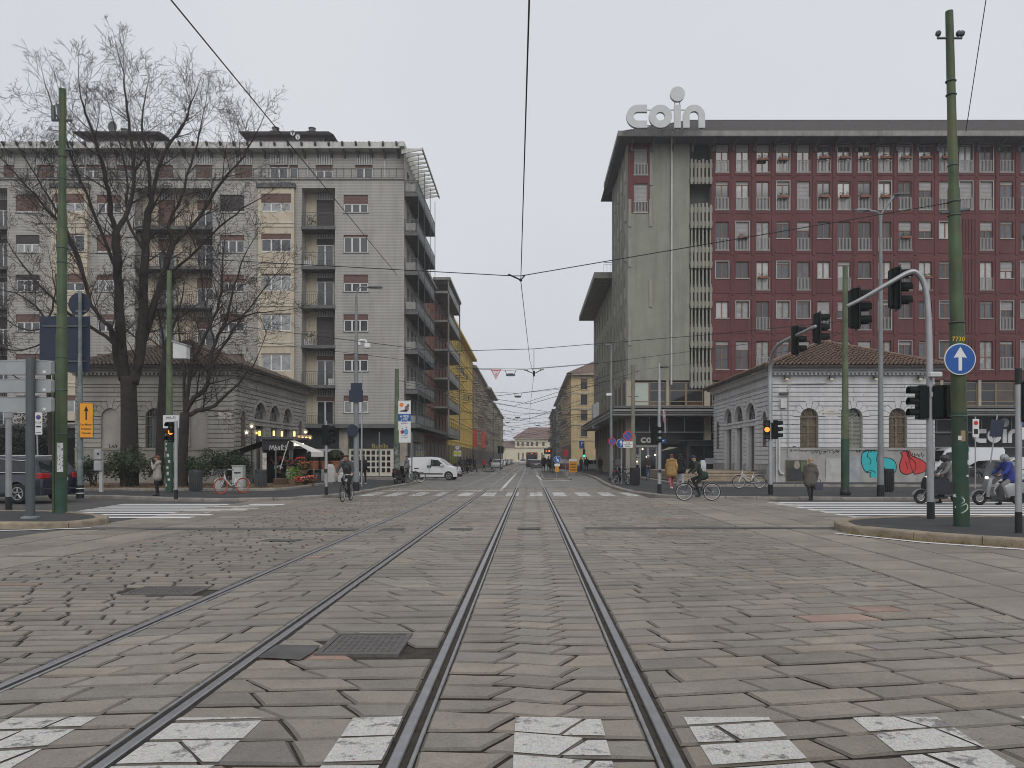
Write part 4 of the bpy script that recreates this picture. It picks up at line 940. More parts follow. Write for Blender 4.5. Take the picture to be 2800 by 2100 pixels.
# ---------------------------------------------------------------- the store's signs, copied letter by letter
m_sign = M('sign_face', (.5, .51, .52), .45, 0, .06, 2); m_sign_side = M('sign_side', (.28, .28, .29), .5, .3)
def coin_sign(t, fr_, u0, v0, h, d, mat, th=.3, legs=0., letters=4):
    """c o i n with a big round dot over the i; h = letter height, drawn from arcs and bars"""
    wd = h*.31; D0, D1 = d, d+th
    def finish(q, nm): q.build(nm, mat, t)
    r1 = h/2; r0 = h/2-wd; n = 20
    q = MB(); ring_mb(q, fr_, r0, r1, D0, D1, n, u0+r1, v0+r1, math.pi/2, 1.5*math.pi)
    fr_.box(q, u0+r1, u0+h*.9, v0+h-wd, v0+h, D0, D1); fr_.box(q, u0+r1, u0+h*.9, v0, v0+wd, D0, D1); finish(q, 'letter_c')
    uo = u0+h*.98; q = MB(); ring_mb(q, fr_, r0, r1, D0, D1, 36, uo+r1, v0+r1); finish(q, 'letter_o')
    ui = uo+h*1.1; q = MB(); fr_.box(q, ui, ui+wd*.92, v0, v0+h, D0, D1); li = q; finish(q, 'letter_i')
    q = MB(); q.prism(circ(h*.32, 32, ui+wd*.46, v0+h*1.47), fr_, D0, D1); finish(q, 'letter_dot')
    if letters > 3:
        un = ui+wd*.92+h*.1; q = MB(); rn = h*.475; ring_mb(q, fr_, rn-wd*.9, rn, D0, D1, n, un+rn, v0+h-rn, 0, math.pi)
        fr_.box(q, un, un+wd*.9, v0, v0+h-rn, D0, D1); fr_.box(q, un+2*rn-wd*.9, un+2*rn, v0, v0+h-rn, D0, D1); finish(q, 'letter_n')
        ue = un+2*rn
    else: ue = ui+wd
    if legs:
        q = MB()
        for x in (u0+h*.35, uo+r1, uo+r1*1.6, ui+wd*.3, ui+wd*.8, ue-wd*.5): fr_.box(q, x-.03, x+.03, v0-legs, v0+.1, D0+th*.4, D0+th*.6)
        for x in (ui+wd*.1, ui+wd*.8): fr_.box(q, x-.03, x+.03, v0+h*.9, v0+h*1.25, D0+th*.4, D0+th*.6)
        for z in (v0+h*.12, v0+h*.8): fr_.box(q, u0+h*.5, ue-wd, z-.03, z+.03, D0+th*.45, D0+th*.6)
        q.build('support_frame', m_metal_dk, t)
YS = 63.3; fs = front(YS); h = (349-286)*YS/F
t = thing('rooftop_sign', 'huge pale rooftop letters spelling coin above the corner eaves', 'sign', at(1820, 356, YS), world=True)
coin_sign(t, fs, X_(1713, YS), Z_(349, YS), h, 0, m_sign, .3, .35)
YS = YB+.05; fs = front(YS); t = thing('shop_sign', 'small coin letters over the corner store entrance', 'sign', at(1780, 1212, YS), world=True)
coin_sign(t, fs, X_(1752, YS), Z_(1211, YS), 15*YS/F, 0, M('sign_lit_face', (.55, .54, .5), .5), .06)
t = thing('facade_sign', 'big white coin letters on the dark shop fascia behind the parked vans', 'sign', at(2750, 1212, YS-1.2), world=True)
YS = YB-.3; fs = front(YS); coin_sign(t, fs, X_(2663, YS), Z_(1211, YS), 38*YS/F, 0, M('white_letter', (.66, .68, .68), .5), .15)
t = thing('side_sign', 'tall upright white letter sign on the olive street side wall', 'sign', (XG0-1.3, 84, 7), world=True)
q = MB(); f5 = front(84)
for px, a, b in ((1626, 1105, 1140), (1634, 1100, 1168), (1627, 1140, 1170)): f5.box(q, X_(px, 84)-.16, X_(px, 84)+.16, Z_(b, 84), Z_(a, 84), 0, 2.2)
q.build('panel', MATS['white_letter'], t)
# ---------------------------------------------------------------- houses further down the street
def street_house(name, label, X, side, Y0, Y1, H, wm, floors, bay, trim=None, shut=None, balc=0., front_face=False, gf=4.2, eave=.6, roofm=None, win=(1.1, 1.9), rise=2.2, frame=None, back=14, gfm=None):
    """side=+1: stands on the left and faces +X; side=-1: on the right and faces -X"""
    t = thing(name, label, 'building', (X, (Y0+Y1)/2, 0), world=True); fr_ = face_px(X) if side > 0 else face_mx(X)
    fl = (H-gf-.4)/floors; n = max(2, int((Y1-Y0)/bay)); ops = []; bw = (Y1-Y0)/n
    for j in range(floors):
        for k in range(n):
            u = Y0+(k+.5)*bw; z = gf+j*fl+.75; ops.append((u-win[0]/2, u+win[0]/2, z, z+min(win[1], fl-1.1), .2))
    wall(fr_, Y0, Y1, 0, H, ops, .2).build('wall', wm, t, fix=False)
    if front_face:
        f0 = front(Y0); Xb = X-side*back; xa, xb = min(X, Xb), max(X, Xb); nn = max(2, int(back/4.2)); o2 = []
        for j in range(floors):
            for k in range(nn):
                u = xa+(k+.5)*(xb-xa)/nn; z = gf+j*fl+.75; o2.append((u-win[0]/2, u+win[0]/2, z, z+min(win[1], fl-1.1), .2))
        wall(f0, xa, xb, 0, H, o2, .2).build('front_wall', wm, t, fix=False)
        for o_ in o2:
            wo = window(t, f0, o_[0], o_[1], o_[2], o_[3], .15, 2, rr.choice([0, .3]), fm=frame or m_wood, sm=shut or m_shut_br)
            if trim:
                q = MB(); f0.box(q, o_[0]-.25, o_[1]+.25, o_[3]+.12, o_[3]+.34, -.18, 0.02); f0.box(q, o_[0]-.16, o_[0], o_[2], o_[3]+.12, -.06, .02); f0.box(q, o_[1], o_[1]+.16, o_[2], o_[3]+.12, -.06, .02); f0.box(q, o_[0]-.2, o_[1]+.2, o_[2]-.18, o_[2], -.12, .02); q.build('window_surround', trim, t)
        q = MB()
        for j in range(floors+1): f0.box(q, xa-.05, xb+.05, gf+j*fl-.12, gf+j*fl+.12, -.12, .05)
        if trim: q.build('string_course', trim, t)
    q = MB(); q.box(min(X-side*.3, X-side*back), max(X-side*.3, X-side*back), Y0+.3, Y1, 0, H-.02); q.build('core', m_conc_dk, t)
    for i, o_ in enumerate(ops): 
        wo = window(t, fr_, o_[0], o_[1], o_[2], o_[3], .15, 2, 0 if shut is None else rr.choice([0, .3, .8]), fm=frame or m_wood, sm=shut or m_shut_br, gm_=m_glass)
        if trim: q = MB(); fr_.box(q, o_[0]-.15, o_[1]+.15, o_[3]+.05, o_[3]+.25, -.14, .02); fr_.box(q, o_[0]-.15, o_[1]+.15, o_[2]-.15, o_[2], -.12, .02); q.build('window_surround', trim, t)
        if balc and rr.random() < balc:
            q = MB(); fr_.box(q, o_[0]-.5, o_[1]+.5, o_[2]-.3, o_[2]-.12, -.95, 0); q.build('balcony_slab', trim or m_conc, t)
            railing(t, fr_, o_[0]-.45, o_[1]+.45, o_[2]-.12, 1.0, -.9, m_metal_dk, .2, True, 'balcony_railing', .9)
    q = MB()
    for j in range(floors+1): fr_.box(q, Y0-.05, Y1+.05, gf+j*fl-.1, gf+j*fl+.1, -.1, .05)
    q.build('string_course', trim or wm, t)
    q = MB(); fr_.box(q, Y0-.3, Y1, H, H+.35, -eave, 2); 
    if front_face: f0.box(q, (xa-.0), xb+.0, H, H+.35, -eave, -.31)
    q.build('cornice', trim or m_conc, t)
    q = MB(); a = X+side*eave; b = X-side*back*.5; c = X-side*back
    q.add([(a, Y0-.3-(eave if front_face else 0), H+.36), (a, Y1, H+.36), (b, Y1, H+rise), (b, Y0+(5 if front_face else -.3), H+rise), (c, Y0-.3, H+.36), (c, Y1, H+.36)], [(0, 1, 2, 3), (3, 2, 5, 4), (0, 3, 4)]); q.build('roof', roofm or m_tile_roof, t)
    for k in range(n):
        q = MB(); u = Y0+(k+.5)*bw; fr_.box(q, u-bw*.36, u+bw*.36, .3, gf-.7, -.03, .1); q.build('shop_window', gfm or M('shop_front_dark', (.05, .05, .052), .45, 0, .5, .8), t)
    return t
m_brick = line_mat('red_brown_brick', (.26, .12, .085), .16, .75, .15, .15)
m_yel = M('ochre_yellow_render', (.56, .4, .09), .85, 0, .12, .6, streak=.2); m_tan = M('tan_render', (.36, .27, .19), .85, 0, .15, .6, streak=.3); m_tan2 = M('faded_beige_render', (.4, .34, .26), .85, 0, .15, .6, streak=.3)
m_trim = M('stone_trim', (.4, .35, .27), .85, 0, .15, 1, streak=.3); m_pal = M('straw_render', (.5, .39, .22), .85, 0, .14, .5, streak=.3)
# brick house with open corner balconies
hb = street_house('brick_house', 'red brown brick house with stacked concrete balconies next to the grey block', XR-.3, 1, 78.7, 103, Z_(790, 88), m_brick, 5, 3.2, None, m_shut_br, 0, gf=4.1, eave=.4)
for j in range(6):
    z = 4.3+j*3.3; q = MB(); q.box(XR-.3, XR+1.55, 88, 102, z-.2, z); q.build('balcony_slab', m_conc, hb); f6 = face_px(XR+1.5); railing(hb, f6, 88.1, 102, z, 1.1, 0, m_metal_dk, .9, False, posts=12)
    q = MB(); f6.box(q, 89, 101, z+.12, z+.85, .02, .06); q.build('balcony_panel', MATS['frosted_panel'], hb); railing(hb, front(88.05), XR-.25, XR+1.5, z, 1.1, .03, m_metal_dk, .2)
q = MB(); q.box(XR+1.4, XR+1.56, 88, 88.16, 4, 22.3); q.box(XR+1.4, XR+1.56, 101.8, 102, 4, 22.3); q.box(XR-.3, XR+1.7, 87.9, 102.2, 22.1, 22.4); q.build('balcony_frame', m_conc, hb)
street_house('yellow_house', 'bright ochre yellow house with rows of plain windows', XR-.25, 1, 103.4, 148, Z_(985, 148)-.3, m_yel, 5, 3.0, M('yellow_trim', (.62, .44, .1), .85), m_shut_br, .07, True, eave=.9, win=(.95, 1.7), back=12)
street_house('tan_house', 'tan plastered house with many small iron balconies beyond the yellow one', XR-.1, 1, 148.4, 186, 19.2, m_tan, 5, 3.6, m_trim, None, .35, eave=.7)
street_house('dark_eaved_house', 'weathered brown house with dark overhanging eaves on the left street side', XR-.1, 1, 186.4, 226, 18.6, m_tan2, 5, 3.6, m_trim, None, .3, eave=1.5, roofm=m_rt)
street_house('beige_house', 'pale beige house with stone balconies near the far left street end', XR+.1, 1, 226.4, 262, 17.4, m_tan2, 4, 3.8, m_trim, None, .3)
street_house('grey_beige_house', 'last grey beige house of the left street row', XR+.3, 1, 262.4, 300, 17.0, m_tan, 4, 3.8, m_trim, None, .2)
street_house('palazzo', 'straw coloured palazzo with stone window surrounds and hipped tile roof', X_(1562, 150), -1, 150, 196, Z_(1026, 150), m_pal, 4, 4.0, m_trim, None, .4, True, gf=5.2, eave=.9, rise=4.5, back=15, win=(1.25, 2.3))
street_house('stone_house', 'grey weathered stone house with balconies behind the straw coloured palazzo', X_(1562, 150)+.2, -1, 196.4, 245, 18.2, m_trim, 4, 3.9, m_conc, None, .4, eave=.8)
street_house('end_row_house', 'brownish end house of the right street row', X_(1562, 150)-.3, -1, 245.4, 300, 17, m_tan, 4, 4, m_trim, None, .3)
# pale villa that closes the view
YV = 380.; tv = thing('villa', 'pale yellow two storey villa with red hipped roof closing the street view', 'building', (4, YV, 0), world=True); fv = front(YV)
m_villa = M('pale_yellow_render', (.62, .57, .42), .85, 0, .08, .3); ops = []
W1 = [1417, 1429, 1443, 1455, 1468, 1486]
for px in W1: ops.append((X_(px-3.2, YV), X_(px+3.2, YV), Z_(1220, YV), Z_(1208, YV), .3))
for px in (1400, 1418, 1430, 1442, 1455, 1468, 1482): ops.append((X_(px-2, YV), X_(px+2, YV), .8, Z_(1238, YV), .3))
wall(fv, X_(1350, YV), X_(1408, YV), 0, Z_(1222, YV), [], .3).build('side_wing', m_villa, tv)
wall(fv, X_(1408, YV), X_(1560, YV), 0, Z_(1200, YV), ops, .3).build('wall', m_villa, tv, fix=False)
for o_ in ops: window(tv, fv, o_[0], o_[1], o_[2], o_[3], .2, 2, 0, fm=m_wood, gm_=m_glass3, fw=.1)
q = MB(); fv.box(q, X_(1404, YV), X_(1560, YV), Z_(1201, YV), Z_(1197, YV), -.9, 1); fv.box(q, X_(1406, YV), X_(1560, YV), Z_(1226, YV), Z_(1223, YV), -.3, .1); q.build('cornice', m_trim, tv)
m_vr = M('red_brown_tiles', (.17, .1, .09), .9, 0, .2, 1)
q = MB(); z = Z_(1197, YV); xa, xb = X_(1402, YV), X_(1562, YV); q.add([(xa, YV-1.2, z), (xb, YV-1.2, z), (xb-8, YV+9, z+5.5), (xa+8, YV+9, z+5.5), (xa, YV+20, z), (xb, YV+20, z)], [(0, 1, 2, 3), (0, 3, 4), (1, 5, 2), (3, 2, 5, 4)]); q.build('roof', m_vr, tv)
q = MB(); z = Z_(1222, YV); xa, xb = X_(1346, YV), X_(1408, YV); q.add([(xa, YV-1, z), (xb, YV-1, z), (xb, YV+8, z+3.2), (xa+4, YV+8, z+3.2)], [(0, 1, 2, 3)]); q.build('side_roof', m_vr, tv)
q = MB(); q.box(X_(1350, YV), X_(1560, YV), YV+.5, YV+20, 0, Z_(1222, YV)-.1); q.build('core', m_villa, tv)
# ---------------------------------------------------------------- the two customs pavilions
def arch_fill(mb, fr_, uc, hw, zs, d, zt=None):
    """wall filling between a round arch and the square opening round it"""
    n = 12; zt = zt or zs+hw
    for s in (-1, 1):
        for k in range(n//2):
            a0 = math.pi/2*k/(n/2); a1 = math.pi/2*(k+1)/(n/2)
            p0 = (uc+s*hw*math.cos(a0), zs+hw*math.sin(a0)); p1 = (uc+s*hw*math.cos(a1), zs+hw*math.sin(a1))
            mb.quad(fr_(p0[0], p0[1], d), fr_(p1[0], p1[1], d), fr_(p1[0], zt, d), fr_(p0[0], zt, d))
            mb.quad(fr_(p0[0], p0[1], d), fr_(p1[0], p1[1], d), fr_(p1[0], p1[1], d+.35), fr_(p0[0], p0[1], d+.35))
re_ = random.Random(3)
def rusticate(t, fr_, u0, u1, z0, z1, ch, arches, mat, vous=.42, jw=.045, pr=.065):
    z = z0; row = 0
    while z < z1-.1:
        zb = min(z1, z+ch); zm = (z+zb)/2; cuts = []
        for uc, hw, zbot, zs in arches:
            if zm < zbot-.02: continue
            if zm < zs: cuts.append((uc-hw, uc+hw))
            elif zm < zs+hw+vous:
                r_ = hw+vous; dd = math.sqrt(max(0, r_*r_-(zm-zs)**2)); cuts.append((uc-dd, uc+dd))
        segs = [(u0, u1)]
        for a, b in cuts: segs = [x for s in segs for x in ((s[0], min(s[1], a)), (max(s[0], b), s[1])) if x[1]-x[0] > .12]
        for a, b in segs:
            n = max(1, round((b-a)/(1.15 if zm < arches[0][3]+.4 else 2.3))); off = .5 if row % 2 and n > 1 else 0
            xs = [a]+[a+(b-a)*(k+off*.5)/n for k in range(1, n)]+[b]
            for k in range(len(xs)-1):
                m = MB(); P = lambda u, v, d: fr_(u, v, d); c = .02
                A, B, Z0, Z1 = xs[k]+.004, xs[k+1]-.004, z+jw/2, zb-jw/2
                m.add([fr_(A, Z0, .0), fr_(B, Z0, .0), fr_(B, Z1, .0), fr_(A, Z1, .0), fr_(A, Z0, -pr+c), fr_(B, Z0, -pr+c), fr_(B, Z1, -pr+c), fr_(A, Z1, -pr+c), fr_(A+c*.6, Z0+c, -pr), fr_(B-c*.6, Z0+c, -pr), fr_(B-c*.6, Z1-c, -pr), fr_(A+c*.6, Z1-c, -pr)],
                      [(8, 9, 10, 11)]+[(i, (i+1) % 4, 4+(i+1) % 4, 4+i) for i in range(4)]+[(4+i, 4+(i+1) % 4, 8+(i+1) % 4, 8+i) for i in range(4)])
                m.build('ashlar_block', mat, t, fix=False)
        z = zb; row += 1
    for uc, hw, zbot, zs in arches:
        n = 7
        for k in range(n):
            a0 = math.pi*k/n+.02; a1 = math.pi*(k+1)/n-.02; r1 = hw+vous; m = MB()
            m.prism([(uc+hw*math.cos(a0), zs+hw*math.sin(a0)), (uc+r1*math.cos(a0), zs+r1*math.sin(a0)), (uc+r1*math.cos((a0+a1)/2), zs+r1*math.sin((a0+a1)/2)), (uc+r1*math.cos(a1), zs+r1*math.sin(a1)), (uc+hw*math.cos(a1), zs+hw*math.sin(a1)), (uc+hw*math.cos((a0+a1)/2), zs+hw*math.sin((a0+a1)/2))], fr_, -pr, .0)
            m.build('arch_stone', mat, t)
def arched_window(t, fr_, uc, hw, z0, zs, d, fm, gm_, grid=True, bars=None):
    q = MB(); n = 14; e = .05; ring_mb(q, fr_, hw-e, hw, d-.04, d+.03, n, uc, zs, 0, math.pi)
    fr_.box(q, uc-hw, uc-hw+e, z0, zs, d-.04, d+.03); fr_.box(q, uc+hw-e, uc+hw, z0, zs, d-.04, d+.03); fr_.box(q, uc-.05, uc+.05, z0, zs, d-.045, d+.03)
    fr_.box(q, uc-hw, uc+hw, z0, z0+.06, d-.04, d+.03); fr_.box(q, uc-hw, uc+hw, zs-.03, zs+.04, d-.045, d+.03)
    for a in (45, 90, 135): 
        c_, s_ = math.cos(R(a)), math.sin(R(a)); q.tube([fr_(uc, zs, d-.01), fr_(uc+hw*c_, zs+hw*s_, d-.01)], .025, 5)
    ring_mb(q, fr_, hw*.45, hw*.5, d-.03, d+.02, n, uc, zs, 0, math.pi)
    if grid:
        for k in range(1, 4): z = z0+(zs-z0)*k/4; fr_.box(q, uc-hw, uc+hw, z-.02, z+.02, d-.035, d+.02)
    w_ = q.build('window', fm, t)
    for s in (-1, 1):
        q = MB(); fr_.box(q, min(uc, uc+s*hw), max(uc, uc+s*hw), z0, zs, d+.035, d+.045); q.build('pane', gm_, w_, fix=False)
    q = MB(); q.prism([(uc+hw*math.cos(math.pi*k/n), zs+hw*math.sin(math.pi*k/n)) for k in range(n+1)], fr_, d+.035, d+.045); q.build('pane', gm_, w_)
    if bars:
        q = MB(); m = 7
        for k in range(m): u = uc-hw+2*hw*(k+.5)/m; q.tube([fr_(u, z0, -.02), fr_(u, zs+math.sqrt(max(0, hw*hw-(u-uc)**2)), -.02)], .014, 5)
        for k in range(4): fr_.box(q, uc-hw, uc+hw, z0+.2+k*.55, z0+.23+k*.55, -.03, -.01)
        q.build('window_bars', bars, w_)
    return w_
def louvre_window(t, fr_, uc, hw, z0, zs, d, mat):
    w_ = arched_window(t, fr_, uc, hw, z0, zs, d+.05, mat, m_glass3, False)
    for s in (-1, 1):
        q = MB(); a, b = (uc-hw+.05, uc-.05) if s < 0 else (uc+.05, uc+hw-.05); n = 22
        for k in range(n):
            z = z0+.05+(zs-z0-.1)*k/n; q.add([fr_(a, z, d), fr_(b, z, d), fr_(b, z+.075, d+.05), fr_(a, z+.075, d+.05)], [(0, 1, 2, 3)])
        q.build('slatted_shutter', mat, w_)
def pavilion(label, X0, X1, Y0, L, street, mw, mp, mroof, blind, wm):
    """street=+1: its street side is X1 (left pavilion), -1: its street side is X0"""
    t = thing('customs_pavilion', label, 'building', ((X0+X1)/2, Y0+L/2, 0), world=True, group='customs pavilions'); W = X1-X0; ZT = 6.53; PL = 2.2; hw = .53
    ff = front(Y0); XSd = X1 if street > 0 else X0; sf_ = face_px(XSd) if street > 0 else face_mx(XSd); uc = (X0+X1)/2; z0a, zs = 2.25, 4.07
    fa = [(uc+k*2.62, hw, z0a, zs) for k in (-1, 0, 1)]
    sa = [(Y0+1.3, .4, z0a, 4.1)]+[(Y0+k, 1.08, .15, 4.15) for k in (4.3, 7.1, 9.9)]+[(Y0+12.9, .4, z0a, 4.1)]
    wb = MB()
    for f_, a, b, ar in ((ff, X0, X1, fa), (sf_, Y0, Y0+L, sa)):
        wall(f_, a, b, 0, ZT+.3, [(x-h_, x+h_, zb, s_+h_, .35) for x, h_, zb, s_ in ar], .35, wb)
        for x, h_, zb, s_ in ar: arch_fill(wb, f_, x, h_, s_, 0)
    wb.build('wall', mw, t, fix=False)
    q = MB(); q.box(X0+.4, X1-.4, Y0+.75, Y0+L, 0, ZT); q.build('core', m_black, t)
    q = MB(); ff.box(q, X0, X1, .5, PL-.05, -.07, -.0); ff.box(q, X0-.02, X1+.02, PL-.05, PL+.05, -.1, .0); ff.box(q, X0-.04, X1+.04, 0, .5, -.12, .0); q.build('plinth', mp, t)
    segs = [Y0]+[v for x, h_, zb, s_ in sa if zb < 1 for v in (x-h_-.12, x+h_+.12)]+[Y0+L]
    for k in range(0, len(segs), 2):
        q = MB(); sf_.box(q, segs[k]+.001, segs[k+1], 0, 1.25, -.1, -.0); q.build('side_plinth', mp, t)
    rusticate(t, ff, X0, X1, PL+.06, 6.0, .272, fa, mw); rusticate(t, sf_, Y0+.02, Y0+L, 1.26, 6.0, .272, sa, mw, .3)
    for f_, a, b in ((ff, X0-.0, X1+.0), (sf_, Y0, Y0+L)):
        q = MB(); f_.box(q, a, b, 6.02, 6.12, -.08, .0); f_.box(q, a-.1, b+.1, ZT, ZT+.14, -.14, .0); f_.box(q, a-.2, b+.2, ZT+.14, ZT+.28, -.3, .0); f_.box(q, a-.4, b+.4, ZT+.28, ZT+.42, -.5, .0); q.build('cornice', mw, t)
        q = MB(); n = int((b-a)/.24)
        for k in range(n): f_.box(q, a+k*.24+.05, a+k*.24+.17, ZT+.02, ZT+.14, -.28, -.142)
        q.build('dentils', mw, t)['kind'] = 'stuff'
    for k, (x, h_, zb, s_) in enumerate(fa):
        if k in blind:
            q = MB(); n = 14; q.prism([(x-h_, zb)]+[(x+h_*math.cos(math.pi*i/n), s_+h_*math.sin(math.pi*i/n)) for i in range(n, -1, -1)]+[(x+h_, zb)], ff, .08, .2); q.build('blind_arch', mw, t)
        elif wm == 'old' and k == 1: louvre_window(t, ff, x, h_, zb, s_, .15, M('grey_green_shutter', (.23, .23, .2), .8, 0, .2, 6))
        else: arched_window(t, ff, x, h_, zb, s_, .22, M('weathered_wood', (.23, .17, .11), .8, 0, .25, 6) if wm == 'old' else m_metal_dk, M('dusty_glass', (.16, .125, .085), .25, 0, .5, 4) if wm == 'old' else m_glass, True, M('iron_bars', (.16, .14, .12), .7, .3))
        q = MB(); ff.box(q, x-h_-.08, x+h_+.08, zb-.14, zb, -.13, .05); q.build('sill', mp, t)
    for k, (x, h_, zb, s_) in enumerate(sa):
        if zb > 1: arched_window(t, sf_, x, h_, zb, s_, .2, M('brown_old_frame', (.2, .13, .1), .8), m_glass3, False, MATS['iron_bars'] if 'iron_bars' in MATS else m_metal_dk)
        else:
            arched_window(t, sf_, x, h_-.02, 4.0, s_, .2, M('fanlight_frame', (.2, .19, .18), .7), M('fanlight_glass', (.06, .065, .07), .1, 0, .3, 2, spec=.8), False)
            q = MB(); sf_.box(q, x-h_, x+h_, 3.72, 4.0, -.06, .3); sf_.box(q, x-h_-.1, x+h_+.1, 4.0, 4.12, -.14, .3); q.build('door_lintel', mw, t)
            q = MB(); sf_.box(q, x-h_, x-h_+.42, .15, 3.72, .02, .3); sf_.box(q, x+h_-.42, x+h_, .15, 3.72, .02, .3); q.build('door_jamb', mw, t)
            q = MB(); sf_.box(q, x-h_+.42, x+h_-.42, .15, 3.72, .22, .26); q.build('door', m_glass3, t)
    # hipped roof with rows of barrel tiles
    ov = .62; zE = ZT+.52; xa, xb, ya, yb = X0-ov, X1+ov, Y0-ov, Y0+L+ov; zR = 9.2; hl = (xb-xa)/2; ry0, ry1 = ya+hl, yb-hl; xc = (xa+xb)/2
    q = MB(); q.add([(xa, ya, zE), (xb, ya, zE), (xb, yb, zE), (xa, yb, zE), (xc, ry0, zR), (xc, ry1, zR)], [(0, 1, 4), (1, 2, 5, 4), (2, 3, 5), (3, 0, 4, 5)]); rf = q.build('roof', mroof, t)
    q = MB()
    def tiles(n, A, B, C_):   # rows from eave edge A-B up to the apex line via C_(u) = top point
        for k in range(n):
            u = (k+.5)/n; a = A+(B-A)*u; b = C_(u); m = max(1, int((b-a).length/.38)); lift = Vector((0, 0, .045))
            for i in range(m):
                p0 = a+(b-a)*(i/m); p1 = a+(b-a)*min(1, (i+1.12)/m); q.tube([p0+lift+Vector((0, 0, .022)), p1+lift*.45], [.095, .07], 4, False)
    V = Vector
    tiles(44, V((xa, ya, zE)), V((xb, ya, zE)), lambda u: V((xa, ya, zE)).lerp(V((xc, ry0, zR)), min(1, u*2)) if u < .5 else V((xb, ya, zE)).lerp(V((xc, ry0, zR)), min(1, (1-u)*2)))
    xx_ = xb if street > 0 else xa; lf = hl/(yb-ya)
    def sidetop(u):
        if u < lf: return V((xx_, ya, zE)).lerp(V((xc, ry0, zR)), u/lf)
        if u > 1-lf: return V((xx_, yb, zE)).lerp(V((xc, ry1, zR)), (1-u)/lf)
        return V((xc, ya+(yb-ya)*u, zR))
    tiles(62, V((xx_, ya, zE)), V((xx_, yb, zE)), sidetop)
    q.build('roof_tiles', mroof, t, fix=False)['kind'] = 'stuff'
    q = MB()
    for p, r_ in (((xa, ya, zE), (xc, ry0, zR)), ((xb, ya, zE), (xc, ry0, zR)), ((xc, ry0, zR), (xc, ry1, zR))): q.tube([V(p)+V((0, 0, .07)), V(r_)+V((0, 0, .09))], .11, 6)
    q.build('ridge_tiles', mroof, t)
    q = MB(); q.box(xa-.06, xb+.06, ya-.12, ya, zE-.14, zE+.02)
    if street > 0: q.box(xb, xb+.12, ya, yb, zE-.14, zE+.02)
    else: q.box(xa-.12, xa, ya, yb, zE-.14, zE+.02)
    q.box(xa, xb, ya, yb, zE-.1, zE-.02); q.build('gutter', M('dark_gutter', (.035, .03, .028), .6, .3), t)
    return t
m_pavw = M('pale_grey_stone', (.56, .56, .565), .85, 0, .1, 1.1, .25, 45, streak=.22); m_pavp = M('grey_plinth_stone', (.34, .335, .325), .85, 0, .15, 1.3, .3, 40, streak=.25)
m_pavl = M('dull_grey_stone', (.35, .335, .31), .85, 0, .13, 1.1, .25, 45, streak=.28, dirt=(.24, .225, .2), dscale=.3); m_pavlp = M('dull_plinth_stone', (.27, .255, .225), .85, 0, .15, 1.3, .3, 40, streak=.3)
m_rt_r = M('terracotta_tiles', (.16, .105, .078), .9, 0, .4, 3, .4, 14, dirt=(.14, .09, .065), dscale=.9); m_rt_l = M('mossy_tiles', (.13, .1, .08), .9, 0, .45, 3, .4, 14, dirt=(.07, .065, .05), dscale=.7)
PXR0 = X_(2111, 45.4); PXL1 = X_(641, 45.4)
pvr = pavilion('pale grey rusticated pavilion with graffiti and terracotta hip roof, right of the street', PXR0, PXR0+9.6, 45.4, 14.2, -1, m_pavw, m_pavp, m_rt_r, (), 'old')
pvl = pavilion('dull grey rusticated pavilion with mossy tile roof behind the bare trees', PXL1-9.4, PXL1, 45.4, 14.2, 1, m_pavl, m_pavlp, m_rt_l, (0, 2), 'iron')
# street-name plaques
def plaque(px, py, w_, h_, Y, label, l1, l2):
    t = thing('street_plaque', label, 'plaque', at(px, py+h_/2, Y), world=True); f_ = front(Y); u, v = X_(px, Y), Z_(py, Y); a, b = w_*Y/F/2, h_*Y/F/2
    q = MB(); f_.box(q, u-a, u+a, v-b, v+b, -.02, .03); q.build('slab', M('marble_plaque', (.52, .5, .45), .6), t)
    text_mb(l1, f_, u, v+b*.25, b*.28, -.024).build('lettering', m_fascia, t); text_mb(l2, f_, u, v-b*.45, b*.42, -.024).build('lettering', m_fascia, t)
plaque(2273, 1129, 42, 18, 45.4-.055, 'marble street name plaque between the windows of the right pavilion', 'PIAZZALE', 'ANTONIO CANTORE'); plaque(615, 1136, 36, 18, 45.4-.055, 'marble street name plaque on the left pavilion corner', 'PIAZZALE', 'ANTONIO CANTORE')
# floodlights under the right cornice, meter box, pipes
m_boxg = M('grey_box_paint', (.38, .39, .38), .6, .1, .1, 3)
for k, px in enumerate((2152, 2275, 2397, 2518)):
    c = at(px, 1020, 45.1); t = thing('wall_floodlight', 'small floodlight under the right pavilion cornice, %s' % ('nearest the street corner', 'between the first two windows', 'between the last two windows', 'at the far right end')[k], 'lamp', (c[0], 45.25, 6.35), group='cornice floodlights')
    q = MB(); q.bbox(-.16, .16, -.28, -.06, -.05, .17, .02); q.build('housing', m_metal_dk, t); q = MB(); q.box(-.05, .05, -.06, .1, .04, .1); q.build('arm', m_metal_dk, t)
    q = MB(); q.box(-.09, .09, -.22, -.11, -.06, -.053); q.build('lens', M('warm_floodlight', (1, .8, .5), .5, 0, 0, emit=2.5), t)
t = thing('meter_box', 'grey electric meter box on the right pavilion wall', 'box', at(2139, 1115, 45.3), world=True); f_ = front(45.33)
q = MB(); f_.box(q, X_(2131, 45.4), X_(2148, 45.4), Z_(1116, 45.4), Z_(1092, 45.4), -.22, .0); q.build('housing', M('white_box', (.5, .5, .49), .6), t); q = MB(); f_.box(q, X_(2128, 45.4), X_(2152, 45.4), Z_(1078, 45.4), Z_(1075, 45.4), -.3, .0); q.build('shelf', m_conc_dk, t)
q = MB(); q.tube([at(2139, 1128, 45.22), at(2139, 1150, 45.22)], .04, 6); q.build('conduit', m_boxg, t)
t = thing('wall_pipe', 'pale conduit running down and along the right pavilion wall', 'pipe', at(2128, 1325, 45.3), world=True)
